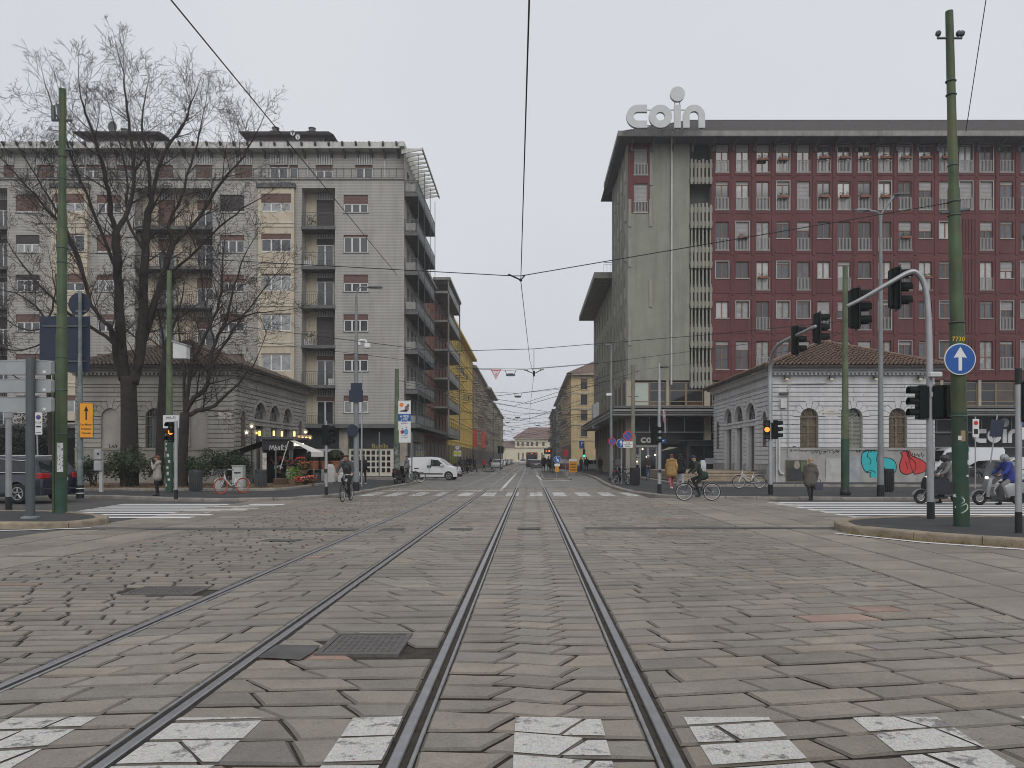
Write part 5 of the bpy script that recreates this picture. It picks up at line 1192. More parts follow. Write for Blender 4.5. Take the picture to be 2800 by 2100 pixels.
q = MB(); q.tube([at(2156, 1250, 45.27), at(2156, 1055, 45.27), at(2162, 1050, 45.27), at(2260, 1048, 45.27)], .03, 6); q.build('conduit', m_boxg, t)
q = MB(); q.tube([at(2131, 1170, 45.22), at(2131, 1285, 45.22), at(2135, 1294, 45.22), at(2143, 1296, 45.22)], .06, 8); q.tube([at(2124, 1190, 45.22), at(2124, 1328, 45.22)], .04, 8); q.build('pipe', M('white_pipe', (.55, .55, .54), .5), t)
# ---------------------------------------------------------------- graffiti: flat paint shapes on the wall
YG = 45.4-.078; fg = front(YG); s_ = YG/F
def blob(pts, n=6): return [tuple(p) for p in smooth_path(list(pts)+[pts[0]], n)][:-1]
def gpx(x, y): return (X_(2100+x*.3164, YG), Z_(850+y*.3164, YG))
m_ink = M('black_spray', (.015, .015, .017), .7, 0, 0); m_teal = M('teal_spray', (.035, .42, .45), .75, 0, .08, 4); m_redg = M('red_spray', (.52, .05, .05), .75, 0, .08, 4)
def throwup(label, fills, lines, mat, lw=.05):
    t = thing('graffiti', label, 'graffiti', (fills and gpx(*fills[0][0])[0] or 20, YG, 0), world=True)
    for fi, f in enumerate(fills):
        P = blob([gpx(*p) for p in f]); m = MB(); m.add([fg(u, v, -.008*fi) for u, v in P], [tuple(range(len(P)))]); bm = bmesh.new(); me = m.mesh('p', orgof(t), False); bm.from_mesh(me); bmesh.ops.triangulate(bm, faces=bm.faces); bm.to_mesh(me); bm.free(); link('paint_fill', me, mat, t)
        q = MB(); q.tube([fg(u, v, -.001-.008*fi) for u, v in P]+[fg(*P[0], -.001-.008*fi)], lw*.45, 4, False); q.build('outline', m_ink, t)
    for l in lines:
        q = MB(); P = smooth_path([gpx(*p) for p in l], 4); q.tube([fg(u, v, -.008*(len(fills)-1)-.002) for u, v in P], lw*.4, 4, False); q.build('outline', m_ink, t)
throwup('bulbous turquoise graffiti letters outlined in black on the pale pavilion plinth',
        [[(815, 1225), (880, 1205), (950, 1215), (985, 1265), (1060, 1275), (1105, 1320), (1100, 1390), (1040, 1425), (985, 1415), (965, 1440), (940, 1455), (900, 1455), (880, 1420), (890, 1400), (850, 1395), (820, 1350), (805, 1290)]],
        [[(870, 1215), (860, 1260), (890, 1290), (880, 1330)], [(950, 1225), (940, 1300), (1000, 1340), (1015, 1420)], [(850, 1390), (900, 1380), (930, 1400)], [(1000, 1290), (990, 1330), (1020, 1380)]], m_teal)
throwup('round red graffiti shapes outlined in black next to the turquoise ones',
        [[(1195, 1215), (1225, 1212), (1240, 1250), (1330, 1290), (1368, 1330), (1355, 1385), (1300, 1405), (1255, 1395)], [(1145, 1225), (1205, 1210), (1225, 1260), (1270, 1310), (1275, 1360), (1240, 1400), (1190, 1412), (1150, 1390), (1135, 1340), (1150, 1285), (1160, 1250)]],
        [[(1205, 1215), (1215, 1260), (1235, 1290)], [(1190, 1300), (1200, 1340), (1212, 1365)]], m_redg)
def scrawl(label, paths, Yp, mat, lw=.03, name='graffiti_tag'):
    t = thing(name, label, 'graffiti', at(*paths[0][0], Yp), world=True); q = MB()
    for p in paths:
        P = smooth_path([(X_(a, Yp), Z_(b, Yp)) for a, b in p], 3) if len(p) > 2 else [(X_(a, Yp), Z_(b, Yp)) for a, b in p]
        q.tube([(u, Yp, v) for u, v in P], lw/2, 4, False)
    q.build('strokes', mat, t)
def word_path(px, py, h, n, seed):
    r_ = random.Random(seed); out_ = []
    for k in range(n):
        x = px+k*h*.75; out_.append([(x+r_.uniform(-.2, .2)*h, py-r_.uniform(.5, 1)*h), (x+r_.uniform(.1, .5)*h, py-r_.uniform(0, 1)*h), (x+r_.uniform(0, .5)*h, py-r_.uniform(0, .3)*h), (x+r_.uniform(.3, .9)*h, py-r_.uniform(.4, 1)*h)])
        if r_.random() < .5: out_.append([(x, py-h*.5), (x+h*.6, py-h*.55)])
    return out_
scrawl('black scrawled tag low on the pale pavilion under its first window', word_path(2158, 1236, 18, 4, 1), YG, m_ink)
scrawl('long black scrawled tag under the plaque of the pale pavilion', word_path(2218, 1242, 15, 7, 2), YG, m_ink)
scrawl('black zigzag tag left of the pale pavilion window', word_path(2150, 1172, 17, 4, 3), 45.4-.055, m_ink, .02)
scrawl('black tag above the turquoise graffiti', word_path(2342, 1237, 10, 7, 4), YG, m_ink, .035); scrawl('black tag above the red graffiti', word_path(2490, 1250, 12, 4, 5), YG, m_ink, .03)
scrawl('grey scribbles left of the turquoise graffiti', word_path(2322, 1262, 12, 3, 6)+word_path(2320, 1285, 14, 3, 7), YG, M('grey_blue_spray', (.16, .19, .22), .7, 0, 0), .03)
scrawl('thin black tag in the blind arch of the dull pavilion', word_path(298, 1226, 12, 3, 8), 45.4+.07, m_ink, .035)
# poster and repaired wall panel on the right pavilion
t = thing('poster', 'dark framed poster of a seated figure in greenery on the pale pavilion wall', 'poster', at(2180, 1312, YG), world=True); f_ = fg
q = MB(); f_.box(q, X_(2147, YG), X_(2207, YG), Z_(1318, YG), Z_(1257, YG), -.05, .0); q.build('frame', M('poster_frame', (.2, .19, .15), .6, .2), t)
q = MB(); f_.box(q, X_(2149, YG), X_(2205, YG), Z_(1316, YG), Z_(1259, YG), -.06, -.051); q.build('print', M('poster_print', (.05, .055, .035), .4, 0, .8, 1.2), t)
q = MB(); q.prism(blob([(X_(a, YG), Z_(b, YG)) for a, b in ((2172, 1262), (2182, 1261), (2186, 1275), (2180, 1282), (2171, 1278))]), f_, -.066, -.061); q.build('figure_head', M('poster_pale', (.3, .27, .22), .5), t)
q = MB(); q.prism(blob([(X_(a, YG), Z_(b, YG)) for a, b in ((2168, 1280), (2186, 1282), (2194, 1300), (2186, 1313), (2160, 1313), (2158, 1296))]), f_, -.065, -.061); q.build('figure_body', M('poster_dark', (.03, .035, .04), .5), t)
q = MB(); f_.box(q, X_(2190, YG), X_(2204, YG), Z_(1290, YG), Z_(1262, YG), -.064, -.061); q.build('greenery', M('poster_green', (.1, .14, .05), .5), t)
t = thing('wall_panel', 'pale patched metal panel with grey scrawls on the pavilion plinth', 'panel', at(2280, 1327, YG), world=True)
q = MB(); f_.box(q, X_(2258, YG), X_(2302, YG), Z_(1327, YG), Z_(1253, YG), -.05, .0); q.build('sheet', M('patched_panel', (.42, .42, .4), .7, 0, .2, 2), t); q = MB(); f_.box(q, X_(2320, YG), X_(2350, YG), Z_(1327, YG), Z_(1248, YG), -.05, .0); q.build('sheet', M('patched_panel2', (.3, .32, .34), .7, 0, .2, 2), t)
# low stone steps beside the pavilion
t = thing('stone_steps', 'low pale stone steps beside the right pavilion arcade', 'steps', (10.5, 46, 0), world=True)
for k in range(4):
    x = X_(1858, 46)
    while x < PXR0-.15:
        l = min(re_.uniform(.7, 1.6), PXR0-.12-x); q = MB(); q.bbox(x+.004, x+l-.004, 46.0+.32*k, 58, .23+.155*k, .23+.155*(k+1)-.012, .025); q.build('step_stone', M('tan_stone', (.3, .25, .18), .85, 0, .2, 1.5, .3, 30, streak=.25), t); x += l
# ================================================================ bare trees
m_bark = M('dark_bark', (.03, .024, .021), .95, 0, .35, 4, .7, 22); m_twig = M('dark_twigs', (.035, .028, .025), .95, 0, .2, 4)
rt = random.Random(17)
def limb_pts(l, Y): return [Vector(at(p[0], p[1], Y+(p[2] if len(p) > 2 else 0))) for p in l]
def resample(P, n):
    out_ = []
    for i in range(len(P)-1):
        p0 = P[max(i-1, 0)]; p1 = P[i]; p2 = P[i+1]; p3 = P[min(i+2, len(P)-1)]
        for k in range(n):
            t = k/n; out_.append(.5*(2*p1+(p2-p0)*t+(2*p0-5*p1+4*p2-p3)*t*t+(3*p1-p0-3*p2+p3)*t**3))
    out_.append(P[-1].copy()); return out_
def grow(mb, p, d, r, l, lev, up):
    n = 5 if lev < 2 else 4 if lev == 2 else 3; pts = [p.copy()]; rad = [r]; q = p.copy(); dd = d.normalized()
    for k in range(n):
        dd = (dd+Vector((rt.uniform(-.09, .09), rt.uniform(-.09, .09), rt.uniform(-.07, .09)+up))).normalized(); q = q+dd*(l/n); pts.append(q.copy()); rad.append(max(.0065, r*(1-.85*(k+1)/n)))
    mb.tube(pts, rad, 5 if lev < 1 else 4 if lev < 2 else 3, False)
    if lev >= 4: return
    m = (6, 6, 4, 3)[lev] if lev < 4 else 0
    for k in range(m):
        t = .18+.8*(k+rt.random())/m; i = min(n-1, int(t*n)); f_ = t*n-i; c = pts[i].lerp(pts[i+1], f_); ax = (pts[i+1]-pts[i]).normalized()
        sd = Vector((rt.gauss(0, 1), rt.gauss(0, 1), rt.gauss(0, .6))); sd = (sd-ax*sd.dot(ax)).normalized(); a = R(rt.uniform(32, 62))
        grow(mb, c, ax*math.cos(a)+sd*math.sin(a), max(.008, rad[i]*.5), l*rt.uniform(.42, .7)*(1.1-.4*t), lev+1, up*.9)
def tree(label, base, trunk, limbs, Y, r0, tips=(1.5, 2.6), up=.04, lev0=1, dens=6):
    x, y, z = at(base[0], base[1], Y); t = thing('bare_tree', label, 'tree', (x, Y, 0), world=True, group='bare winter trees')
    tb = MB(); P = resample(limb_pts(trunk, Y), 4); n = len(P); tb.tube(P, [r0*(1.35 if k == 0 else 1.12 if k == 1 else 1-.2*k/n) for k in range(n)], 12)
    cb = MB()
    for l, ra, rb_ in limbs:
        P = resample(limb_pts(l, Y), 4); n = len(P)
        for k in range(1, n-1): P[k] += Vector((rt.uniform(-.05, .05), rt.uniform(-.05, .05), rt.uniform(-.04, .04)))
        rad = [ra+(rb_-ra)*k/(n-1) for k in range(n)]; (tb if ra > .15 else cb).tube(P, rad, 9 if ra > .15 else 6)
        L_ = sum((P[k+1]-P[k]).length for k in range(n-1)); m = max(3, int(L_/.5)); 
        for k in range(m):
            u = .14+.86*(k+rt.random())/m; i = min(n-2, int(u*(n-1))); c = P[i].lerp(P[i+1], u*(n-1)-i); ax = (P[i+1]-P[i]).normalized()
            sd = Vector((rt.gauss(0, 1), rt.gauss(0, 1), rt.gauss(0, .5))); sd = (sd-ax*sd.dot(ax)).normalized(); a = R(rt.uniform(30, 65))
            rr_ = rad[i]; grow(cb, c, ax*math.cos(a)+sd*math.sin(a), min(.05, rr_*.4), rt.uniform(*tips)*(.65 if rr_ > .14 else 1), lev0+(1 if rt.random() < .35 else 0), up)
        if rb_ < .08: grow(cb, P[-1], (P[-1]-P[-2]), rb_, tips[1]*.8, lev0, up)
    tb.build('trunk', m_bark, t, True, fix=False); cb.build('crown', m_twig, t, fix=False)
    return t
tree('largest bare tree with several dark upright limbs in front of the grey block', (354, 1345), [(354, 1352), (354, 1290), (354, 1200), (353, 1116), (351, 1030)], [
    ([(344, 1050), (330, 927, -.3), (326, 832, -.5), (320, 727, -.6), (316, 632, -.8)], .27, .19), ([(316, 640, -.8), (300, 563, -1.2), (285, 470, -1.8), (262, 390, -2.2), (235, 310, -2.6), (220, 260, -3)], .15, .03),
    ([(316, 640, -.8), (345, 585, -.4), (357, 547), (366, 452, .3), (352, 332, .5), (343, 260, .5), (336, 190, .6)], .15, .03), ([(364, 1050), (380, 974, .2), (389, 863, .5), (393, 780, .7), (397, 690, .8), (404, 600, 1), (414, 553, 1)], .27, .17),
    ([(414, 556, 1), (408, 458, 1.2), (388, 345, 1.6), (398, 260, 1.8)], .12, .03), ([(414, 556, 1), (443, 427, 1.5), (488, 363, 2), (506, 330, 2), (532, 260, 2.4)], .12, .03), ([(372, 1015), (402, 895, .8), (443, 759, 1.2), (475, 664, 1.6)], .22, .14),
    ([(475, 668, 1.6), (463, 616, 1.6), (494, 537, 2), (530, 420, 2.4), (552, 330, 2.6)], .11, .03), ([(475, 668, 1.6), (538, 600, 2), (601, 506, 2), (664, 427, 2.2), (700, 365, 2.2)], .11, .03),
    ([(334, 1040), (311, 936, -.6), (300, 890, -1)], .17, .12), ([(312, 940, -.6), (253, 895, -1.2), (180, 850, -1.8), (100, 770, -2.2), (45, 700, -2.4)], .1, .03), ([(300, 892, -1), (250, 832, -1.5), (214, 700, -2), (150, 570, -2.4), (85, 460, -2.8)], .11, .03),
    ([(321, 745, -.6), (280, 640, -1.5), (230, 520, -2), (185, 400, -2.4), (140, 280, -2.8)], .1, .03), ([(240, 800, -1.6), (190, 650, -2.2), (100, 540, -2.6), (0, 430, -3)], .09, .03), ([(398, 690, .8), (350, 600, 2.2), (345, 480, 2.8), (310, 330, 3)], .09, .03), ([(440, 765, 1.2), (520, 700, .2), (600, 620, -.6), (680, 560, -1)], .08, .03)], 40., .46)
tree('low spreading bare tree in front of the dull pavilion, right of the largest one', (498, 1345), [(497, 1352), (499, 1300), (500, 1243), (506, 1128)], [
    ([(507, 1135), (540, 1124), (585, 1108), (649, 1050), (700, 985)], .13, .03), ([(508, 1128), (524, 1098), (568, 1050), (579, 958), (616, 879), (640, 780), (668, 700)], .15, .03), ([(505, 1120), (503, 1021), (492, 930), (488, 850)], .09, .03),
    ([(511, 1110), (528, 990), (592, 847), (608, 760), (612, 680)], .12, .03), ([(576, 1000), (640, 900), (700, 820), (745, 760)], .07, .02), ([(585, 940), (560, 830), (545, 720)], .06, .02), ([(600, 900), (680, 860), (760, 850)], .05, .02)], 39., .27, (1.5, 2.3), .03)
tree('slim dark bare tree between the two bigger trees', (434, 1345), [(433, 1352), (435, 1300), (437, 1243), (443, 1085), (449, 990)], [([(449, 995), (455, 930), (480, 880), (500, 800)], .14, .03), ([(449, 990), (440, 900), (425, 820)], .08, .03)], 41.5, .24, (1.2, 1.8), .05)
tree('thin bare tree behind the dark blue sign backs at the left edge', (140, 1345), [(142, 1345), (138, 1200), (132, 1000), (130, 880)], [([(130, 885), (100, 840), (40, 800), (-20, 790)], .07, .02), ([(130, 885), (150, 800), (140, 730)], .07, .02), ([(131, 900), (60, 900), (0, 860)], .05, .02), ([(131, 930), (60, 960), (-10, 950)], .05, .02), ([(135, 1050), (60, 1040), (10, 1010)], .05, .02)], 43., .14, (1.2, 2.0), .04)
# ---------------------------------------------------------------- shrubs, hedge
def leafmat(name, col): return M(name, col, .6, 0, .55, 2.2, spec=.35)
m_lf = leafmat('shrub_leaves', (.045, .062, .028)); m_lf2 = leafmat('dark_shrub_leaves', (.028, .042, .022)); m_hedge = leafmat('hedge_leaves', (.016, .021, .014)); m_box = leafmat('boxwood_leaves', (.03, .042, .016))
def leaves(mb, c, r, n, s, rx=random.Random(9), flat=False):
    for k in range(n):
        while True:
            v = Vector((rx.uniform(-1, 1), rx.uniform(-1, 1), rx.uniform(-1, 1)))
            if .35 < v.length < 1: break
        p = Vector((c[0]+v.x*r[0], c[1]+v.y*r[1], c[2]+v.z*r[2])); a = Vector((rx.gauss(0, 1), rx.gauss(0, 1), rx.gauss(0, .7))).normalized()*s*rx.uniform(.7, 1.4); b = Vector((rx.gauss(0, 1), rx.gauss(0, 1), rx.gauss(0, 1))); b = a.cross(b).normalized()*s*.42
        mb.add([p-a*.5, p+b*.5, p+a*.5, p-b*.5], [(0, 1, 2, 3)])
rsx = random.Random(31)
def shrub(px0, px1, ptop, Y, label, mat, n=1500):
    x0, x1 = X_(px0, Y), X_(px1, Y); zt = Z_(ptop, Y); xc = (x0+x1)/2; t = thing('shrub', label, 'shrub', (xc, Y, .2), world=True, group='shrubs on the planting bed'); mb = MB(); k = 9
    for i in range(k):
        h = rsx.uniform(.5, 1.0); cx = xc+rsx.uniform(-.36, .36)*(x1-x0); cz = .25+(zt-.25)*h*.72; cy = Y+rsx.uniform(-.6, .6)
        leaves(mb, (cx, cy, cz), ((x1-x0)*rsx.uniform(.16, .28), rsx.uniform(.5, .9), (zt-.2)*rsx.uniform(.22, .32)), n//k, .15, rsx)
    mb.build('foliage', mat, t, fix=False); q = MB()
    for i in range(7): q.tube([(xc+rsx.uniform(-.2, .2), Y, .1), (xc+rsx.uniform(-.3, .3)*(x1-x0), Y+rsx.uniform(-.3, .3), zt*.7)], [.035, .012], 5)
    q.build('stems', m_bark, t)
shrub(222, 290, 1242, 39.5, 'small dark shrub behind the pole with the orange sign', m_lf2, 1400); shrub(288, 400, 1222, 38.5, 'broad leafy shrub round the foot of the largest tree', m_lf, 2400); shrub(345, 385, 1206, 39.0, 'upright leafy shoots beside the largest trunk', m_lf, 500)
shrub(395, 470, 1240, 40, 'leafy shrub behind the woman in the pale quilted coat', m_lf, 1500); shrub(478, 570, 1246, 39.5, 'green shrub behind the dark litter bin', leafmat('bright_shrub_leaves', (.04, .075, .03)), 1700); shrub(566, 660, 1222, 39, 'tall dark shrub behind the red wheeled bicycle', m_lf2, 2300); shrub(640, 690, 1245, 40, 'dark shrub next to the flower kiosk', m_lf2, 900)
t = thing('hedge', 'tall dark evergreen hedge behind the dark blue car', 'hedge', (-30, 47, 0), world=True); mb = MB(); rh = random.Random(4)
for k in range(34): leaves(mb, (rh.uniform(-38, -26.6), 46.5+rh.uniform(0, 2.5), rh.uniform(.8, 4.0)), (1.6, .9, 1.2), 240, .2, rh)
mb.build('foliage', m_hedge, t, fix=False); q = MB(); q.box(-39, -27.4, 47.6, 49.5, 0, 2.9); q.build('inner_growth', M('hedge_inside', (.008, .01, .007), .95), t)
# ---------------------------------------------------------------- flower kiosk and what stands round it
m_kiosk = M('black_kiosk', (.022, .022, .024), .5, 0, .25, 2); m_canvas_w = M('white_canvas', (.62, .61, .57), .9, 0, .06, 2); m_canvas_d = M('dark_canvas', (.03, .03, .034), .9, 0, .1, 2)
KX0, KX1, KY = X_(716, 44), X_(837, 46.5), 44.
t = thing('flower_kiosk', 'black flower kiosk with a white side awning beside the left pavilion', 'kiosk', ((KX0+KX1)/2, KY+1.2, 0), world=True); fk = front(KY); kf = KX0+1.55
q = MB(); q.box(KX0, KX1, KY, KY+.1, 2.1, 2.72); q.box(KX0, KX0+.1, KY+.1, KY+2.6, .1, 2.72); q.box(KX1-.1, KX1, KY+.1, KY+2.6, 2.2, 2.72); q.box(KX0, KX1, KY+2.6, KY+2.7, .1, 2.72); q.build('body', m_kiosk, t)
q = MB(); q.box(KX0-.12, KX1+.12, KY-.15, KY+2.85, 2.72, 2.86); q.build('roof', M('kiosk_roof', (.07, .075, .08), .6), t)
for x in (KX0+.75, kf, KX1-.12): q = MB(); q.box(x, x+.08, KY+.01, KY+.09, .1, 2.1); q.build('post', M('kiosk_frame', (.12, .12, .12), .5, .3), t)
q = MB(); q.box(KX0+.1, KX1-.1, KY+.3, KY+2.6, .1, .2); q.build('floor', m_kiosk, t)
for z in (.75, 1.25): q = MB(); q.box(KX0+.8, kf, KY+.7, KY+1.3, z, z+.04); q.build('shelf', m_metal_dk, t)
q = MB(); q.add([(KX0-.02, KY-.05, 2.62), (KX0-.02, KY+2.5, 2.62), (KX0-1.95, KY+2.5, 1.95), (KX0-1.95, KY-.05, 1.95), (KX0-1.95, KY+2.5, 1.78), (KX0-1.95, KY-.05, 1.78)], [(0, 1, 2, 3), (3, 2, 4, 5)]); q.build('side_awning', m_canvas_d, t)
q = MB(); a = (kf+.05, KY-.1, 2.66); q.add([(kf+.05, KY-.05, 2.66), (KX1+.1, KY-.05, 2.66), (KX1+2.05, KY-1.2, 1.98), (kf+1.9, KY-2.2, 1.98)], [(0, 1, 2, 3)]); q.add([(kf+1.9, KY-2.2, 1.98), (KX1+2.05, KY-1.2, 1.98), (KX1+2.05, KY-1.2, 1.72), (kf+1.9, KY-2.2, 1.72)], [(0, 1, 2, 3)]); q.build('white_awning', m_canvas_w, t)
q = MB(); q.tube([(kf+.02, KY-.12, 2.62), (kf-.35, KY-.5, 1.0)], .03, 6); q.build('awning_arm', M('pale_pole', (.45, .45, .44), .5), t)
q = MB(); q.box(kf+.2, kf+.75, KY+.2, KY+.35, 2.36, 2.5); q.build('strip_light', M('yellow_light', (1, .75, .3), .5, 0, 0, emit=6), t)
q = MB(); fk.box(q, KX0+.05, KX0+.28, .35, 1.95, -.05, -.02); q.build('price_board', M('kiosk_board', (.5, .47, .42), .6, 0, .6, 8), t)
scrawl('white scrawled tag on the black kiosk fascia', [[(737, 1231), (739, 1217), (743, 1228), (747, 1217), (750, 1231)], [(753, 1217), (752, 1231), (757, 1229), (756, 1223), (752, 1225)], [(761, 1220), (760, 1231)], [(765, 1220), (764, 1231)], [(769, 1231), (770, 1217), (775, 1220), (770, 1225), (776, 1231)], [(783, 1218), (779, 1222), (784, 1225), (783, 1231), (778, 1230)]], KY-.012, M('white_spray', (.6, .6, .6), .7, 0, 0), .045)
# plants for sale
def flower_cluster(px, py, r, h, Y, label, fcol, lcol, name='potted_flowers', n=340, pot=(.2, .12, .08), z0=.12):
    x = X_(px, Y); t = thing(name, label, 'flowers', (x, Y, z0), group='plants for sale'); rx = random.Random(int(px*7+py)); q = MB(); q.lathe([(r*.5, 0), (r*.68, h*.3), (r*.7, h*.33), (r*.6, h*.31)], (0, 0, 0), 12); q.build('pot', M('pot_%d' % int(px*10), pot, .8), t)
    q = MB(); leaves(q, (0, 0, h*.58), (r, r, h*.36), n, .13, rx); q.build('leaves', leafmat('plant_%d' % int(px*10), lcol), t, fix=False)
    if fcol:
        q = MB()
        for k in range(26):
            a = rx.uniform(0, 6.28); rr_ = r*rx.uniform(.2, 1); c = Vector((rr_*math.cos(a), rr_*math.sin(a), h*rx.uniform(.5, 1.0))); q.ball(c, (.06, .06, .04), 6, 4)
        q.build('blossoms', M('bloom_%d' % int(px*10), fcol, .7), t)
flower_cluster(803, 1330, .45, 1.15, 41.6, 'bright yellow green feathery plant at the kiosk corner', None, (.13, .22, .03), n=420); flower_cluster(822, 1337, .3, .55, 41.0, 'tub of red and white flowers at the kiosk foot', (.6, .06, .05), (.05, .08, .03)); flower_cluster(835, 1335, .3, .5, 41.4, 'tub of white flowers at the kiosk foot', (.65, .62, .58), (.05, .08, .03))
flower_cluster(848, 1333, .34, .6, 41.3, 'reddish leafy pot at the right end of the flower display', (.45, .12, .06), (.1, .07, .03)); flower_cluster(830, 1300, .38, .7, 43.6, 'orange and red bunches on the kiosk display', (.5, .16, .06), (.06, .08, .03), z0=.75); flower_cluster(822, 1275, .3, .6, 44.3, 'yellow and cream bouquet under the white awning', (.5, .42, .15), (.06, .07, .03), z0=1.1)
flower_cluster(791, 1280, .28, .6, 43.7, 'dark red bouquet by the kiosk counter', (.3, .02, .04), (.05, .06, .03), z0=1.0); flower_cluster(753, 1276, .3, .45, 44.9, 'red flowers on the kiosk shelf', (.5, .04, .04), (.05, .07, .03), z0=1.3); flower_cluster(772, 1255, .4, .8, 45.2, 'tall yellow bouquet inside the kiosk', (.45, .36, .08), (.07, .08, .03), z0=1.5); flower_cluster(762, 1305, .25, .4, 44.8, 'white potted flowers on the lower kiosk shelf', (.6, .6, .58), (.05, .07, .03), z0=.8)
q = MB(); t = thing('display_table', 'wooden flower display crate in front of the kiosk', 'crate', (X_(778, 42.2), 42.2, .12)); q.bbox(-.5, .5, -.35, .35, 0, .42, .02); q.build('crate', M('brown_crate', (.09, .055, .035), .8), t); q = MB(); q.lathe([(.13, .43), (.16, .9), (.15, .9)], (.25, 0, 0), 12); q.build('bucket', M('white_bucket', (.6, .6, .6), .5), t)
t = thing('display_stand', 'tiered flower stand below the orange bunches', 'stand', (X_(830, 43.6), 43.6, .12))
for k in range(3): q = MB(); q.box(-.8, .8, -.3+.3*k, .0+.3*k, .15+.25*k, .19+.25*k); q.build('shelf', m_metal_dk, t)
q = MB(); q.box(-.8, -.75, -.3, .6, 0, .7); q.box(.75, .8, -.3, .6, 0, .7); q.build('side', m_metal_dk, t)
# concrete planters with clipped boxwood in terracotta pots
m_terra = M('terracotta', (.3, .12, .07), .85, 0, .15, 5, .2, 30); m_plant = M('pale_concrete', (.36, .35, .33), .9, 0, .12, 2, .3, 30, streak=.25)
YPn = 51.
for k, (px, rp, lab) in enumerate(((838, 14, 'small clipped boxwood ball in a terracotta pot nearest the kiosk'), (859, 20, 'large clipped boxwood ball in a terracotta pot, second from the kiosk'), (889, 17, 'clipped boxwood ball in a terracotta pot behind the black signal post'), (918, 21, 'large clipped boxwood ball in a terracotta pot furthest from the kiosk'))):
    x = X_(px, YPn); r = rp*YPn/F; t = thing('boxwood_pot', lab, 'potted plant', (x, YPn, .115), group='boxwood balls on the concrete blocks')
    q = MB(); q.bbox(-.62, .62, -.45, .45, 0, .78, .03); q.build('block', m_plant, t)
    q = MB(); q.lathe([(r*.55, .78), (r*.74, 1.26), (r*.8, 1.26), (r*.8, 1.36), (r*.7, 1.36), (r*.66, 1.28)], (0, 0, 0), 20); q.build('pot', m_terra, t, 'auto')
    q = MB(); rx = random.Random(k); 
    for i in range(1500):
        v = Vector((rx.gauss(0, 1), rx.gauss(0, 1), rx.gauss(0, 1))).normalized(); p = Vector((v.x*r, v.y*r, 1.36+r*.68+v.z*r*.74))*1; a = Vector((rx.gauss(0, 1), rx.gauss(0, 1), rx.gauss(0, 1))).normalized()*.05; b = a.cross(v).normalized()*.04; p = p+v*rx.uniform(-.05, .03); q.add([p-a, p+b, p+a, p-b], [(0, 1, 2, 3)])
    q.ball((0, 0, 1.36+r*.68), (r*.93, r*.93, r*.68), 14, 8); q.build('foliage', m_box, t, fix=False)
for k, px in enumerate((903, 940)):
    x = X_(px, 50); t = thing('concrete_bollard', 'white rounded concrete bollard %s' % ('between the boxwood pots', 'right of the last boxwood pot'), 'bollard', (x, 50, .115)) if False else thing('concrete_bollard', ('white rounded concrete block between the boxwood pots', 'small pale concrete block right of the last boxwood pot')[k], 'bollard', (x, 50, .115))
    q = MB(); h = (1.15, .6)[k]; q.loft([[(a*.34*s, b*.22*s, z) for a, b in ((-1, -1), (1, -1), (1, 1), (-1, 1))] for s, z in ((1, 0), (.95, h*.5), (.72, h*.85), (.4, h))]); q.build('block', M('white_concrete', (.5, .49, .47), .85, 0, .1, 3), t)
# globe lamps and wall lanterns (lit)
m_bulb = M('lit_bulb', (1, .86, .65), .5, 0, 0, emit=5); m_bulb_y = M('amber_bulb', (1, .6, .15), .5, 0, 0, emit=3)
m_globe = bpy.data.materials.new('globe_glass'); m_globe.use_nodes = True; MATS['globe_glass'] = m_globe
def _gl():
    t = m_globe.node_tree; o = t.nodes['Material Output']; p = t.nodes['Principled BSDF']; tr = t.nodes.new('ShaderNodeBsdfTransparent'); mxn = t.nodes.new('ShaderNodeMixShader'); mxn.inputs[0].default_value = .3
    p.inputs['Base Color'].default_value = (.7, .6, .45, 1); p.inputs['Roughness'].default_value = .15; t.links.new(tr.outputs[0], mxn.inputs[1]); t.links.new(p.outputs[0], mxn.inputs[2]); t.links.new(mxn.outputs[0], o.inputs['Surface'])
_gl()
def globe_lamp(px, Y, label, globes, hp):
    x = X_(px, Y); t = thing('globe_lamp', label, 'street lamp', (x, Y, .12)); q = MB(); q.lathe([(.13, 0), (.13, .35), (.07, .45), (.06, .9), (.05, 1.0), (.045, hp)], (0, 0, 0), 12); q.build('post', m_metal_dk, t)
    for gx, gz, mt in globes:
        if abs(gx) > .01: q = MB(); q.tube([(0, 0, hp-.25), (gx*.5, 0, hp-.45), (gx, 0, hp-.35), (gx, 0, gz-.16)], .025, 6); q.build('arm', m_metal_dk, t)
        else: q = MB(); q.tube([(0, 0, hp-.02), (0, 0, gz-.16)], .035, 6); q.build('neck', m_metal_dk, t)
        q = MB(); q.ball((gx, 0, gz), .16, 14, 10); gl = q.build('globe', m_globe, t, True); q = MB(); q.ball((gx, 0, gz-.03), .065, 8, 6); q.build('bulb', mt, gl)
globe_lamp(688, 45, 'black three globe street lamp left of the flower kiosk', [(-.3, 3.05, m_bulb), (0, 3.42, m_bulb), (.3, 3.03, m_bulb_y)], 3.0)
globe_lamp(833, 48.5, 'black street lamp with five amber globes behind the flower kiosk', [(-.36, 2.85, m_bulb_y), (-.13, 2.85, m_bulb_y), (.1, 2.85, m_bulb_y), (.33, 2.85, m_bulb_y), (.05, 3.2, m_bulb)], 2.9)
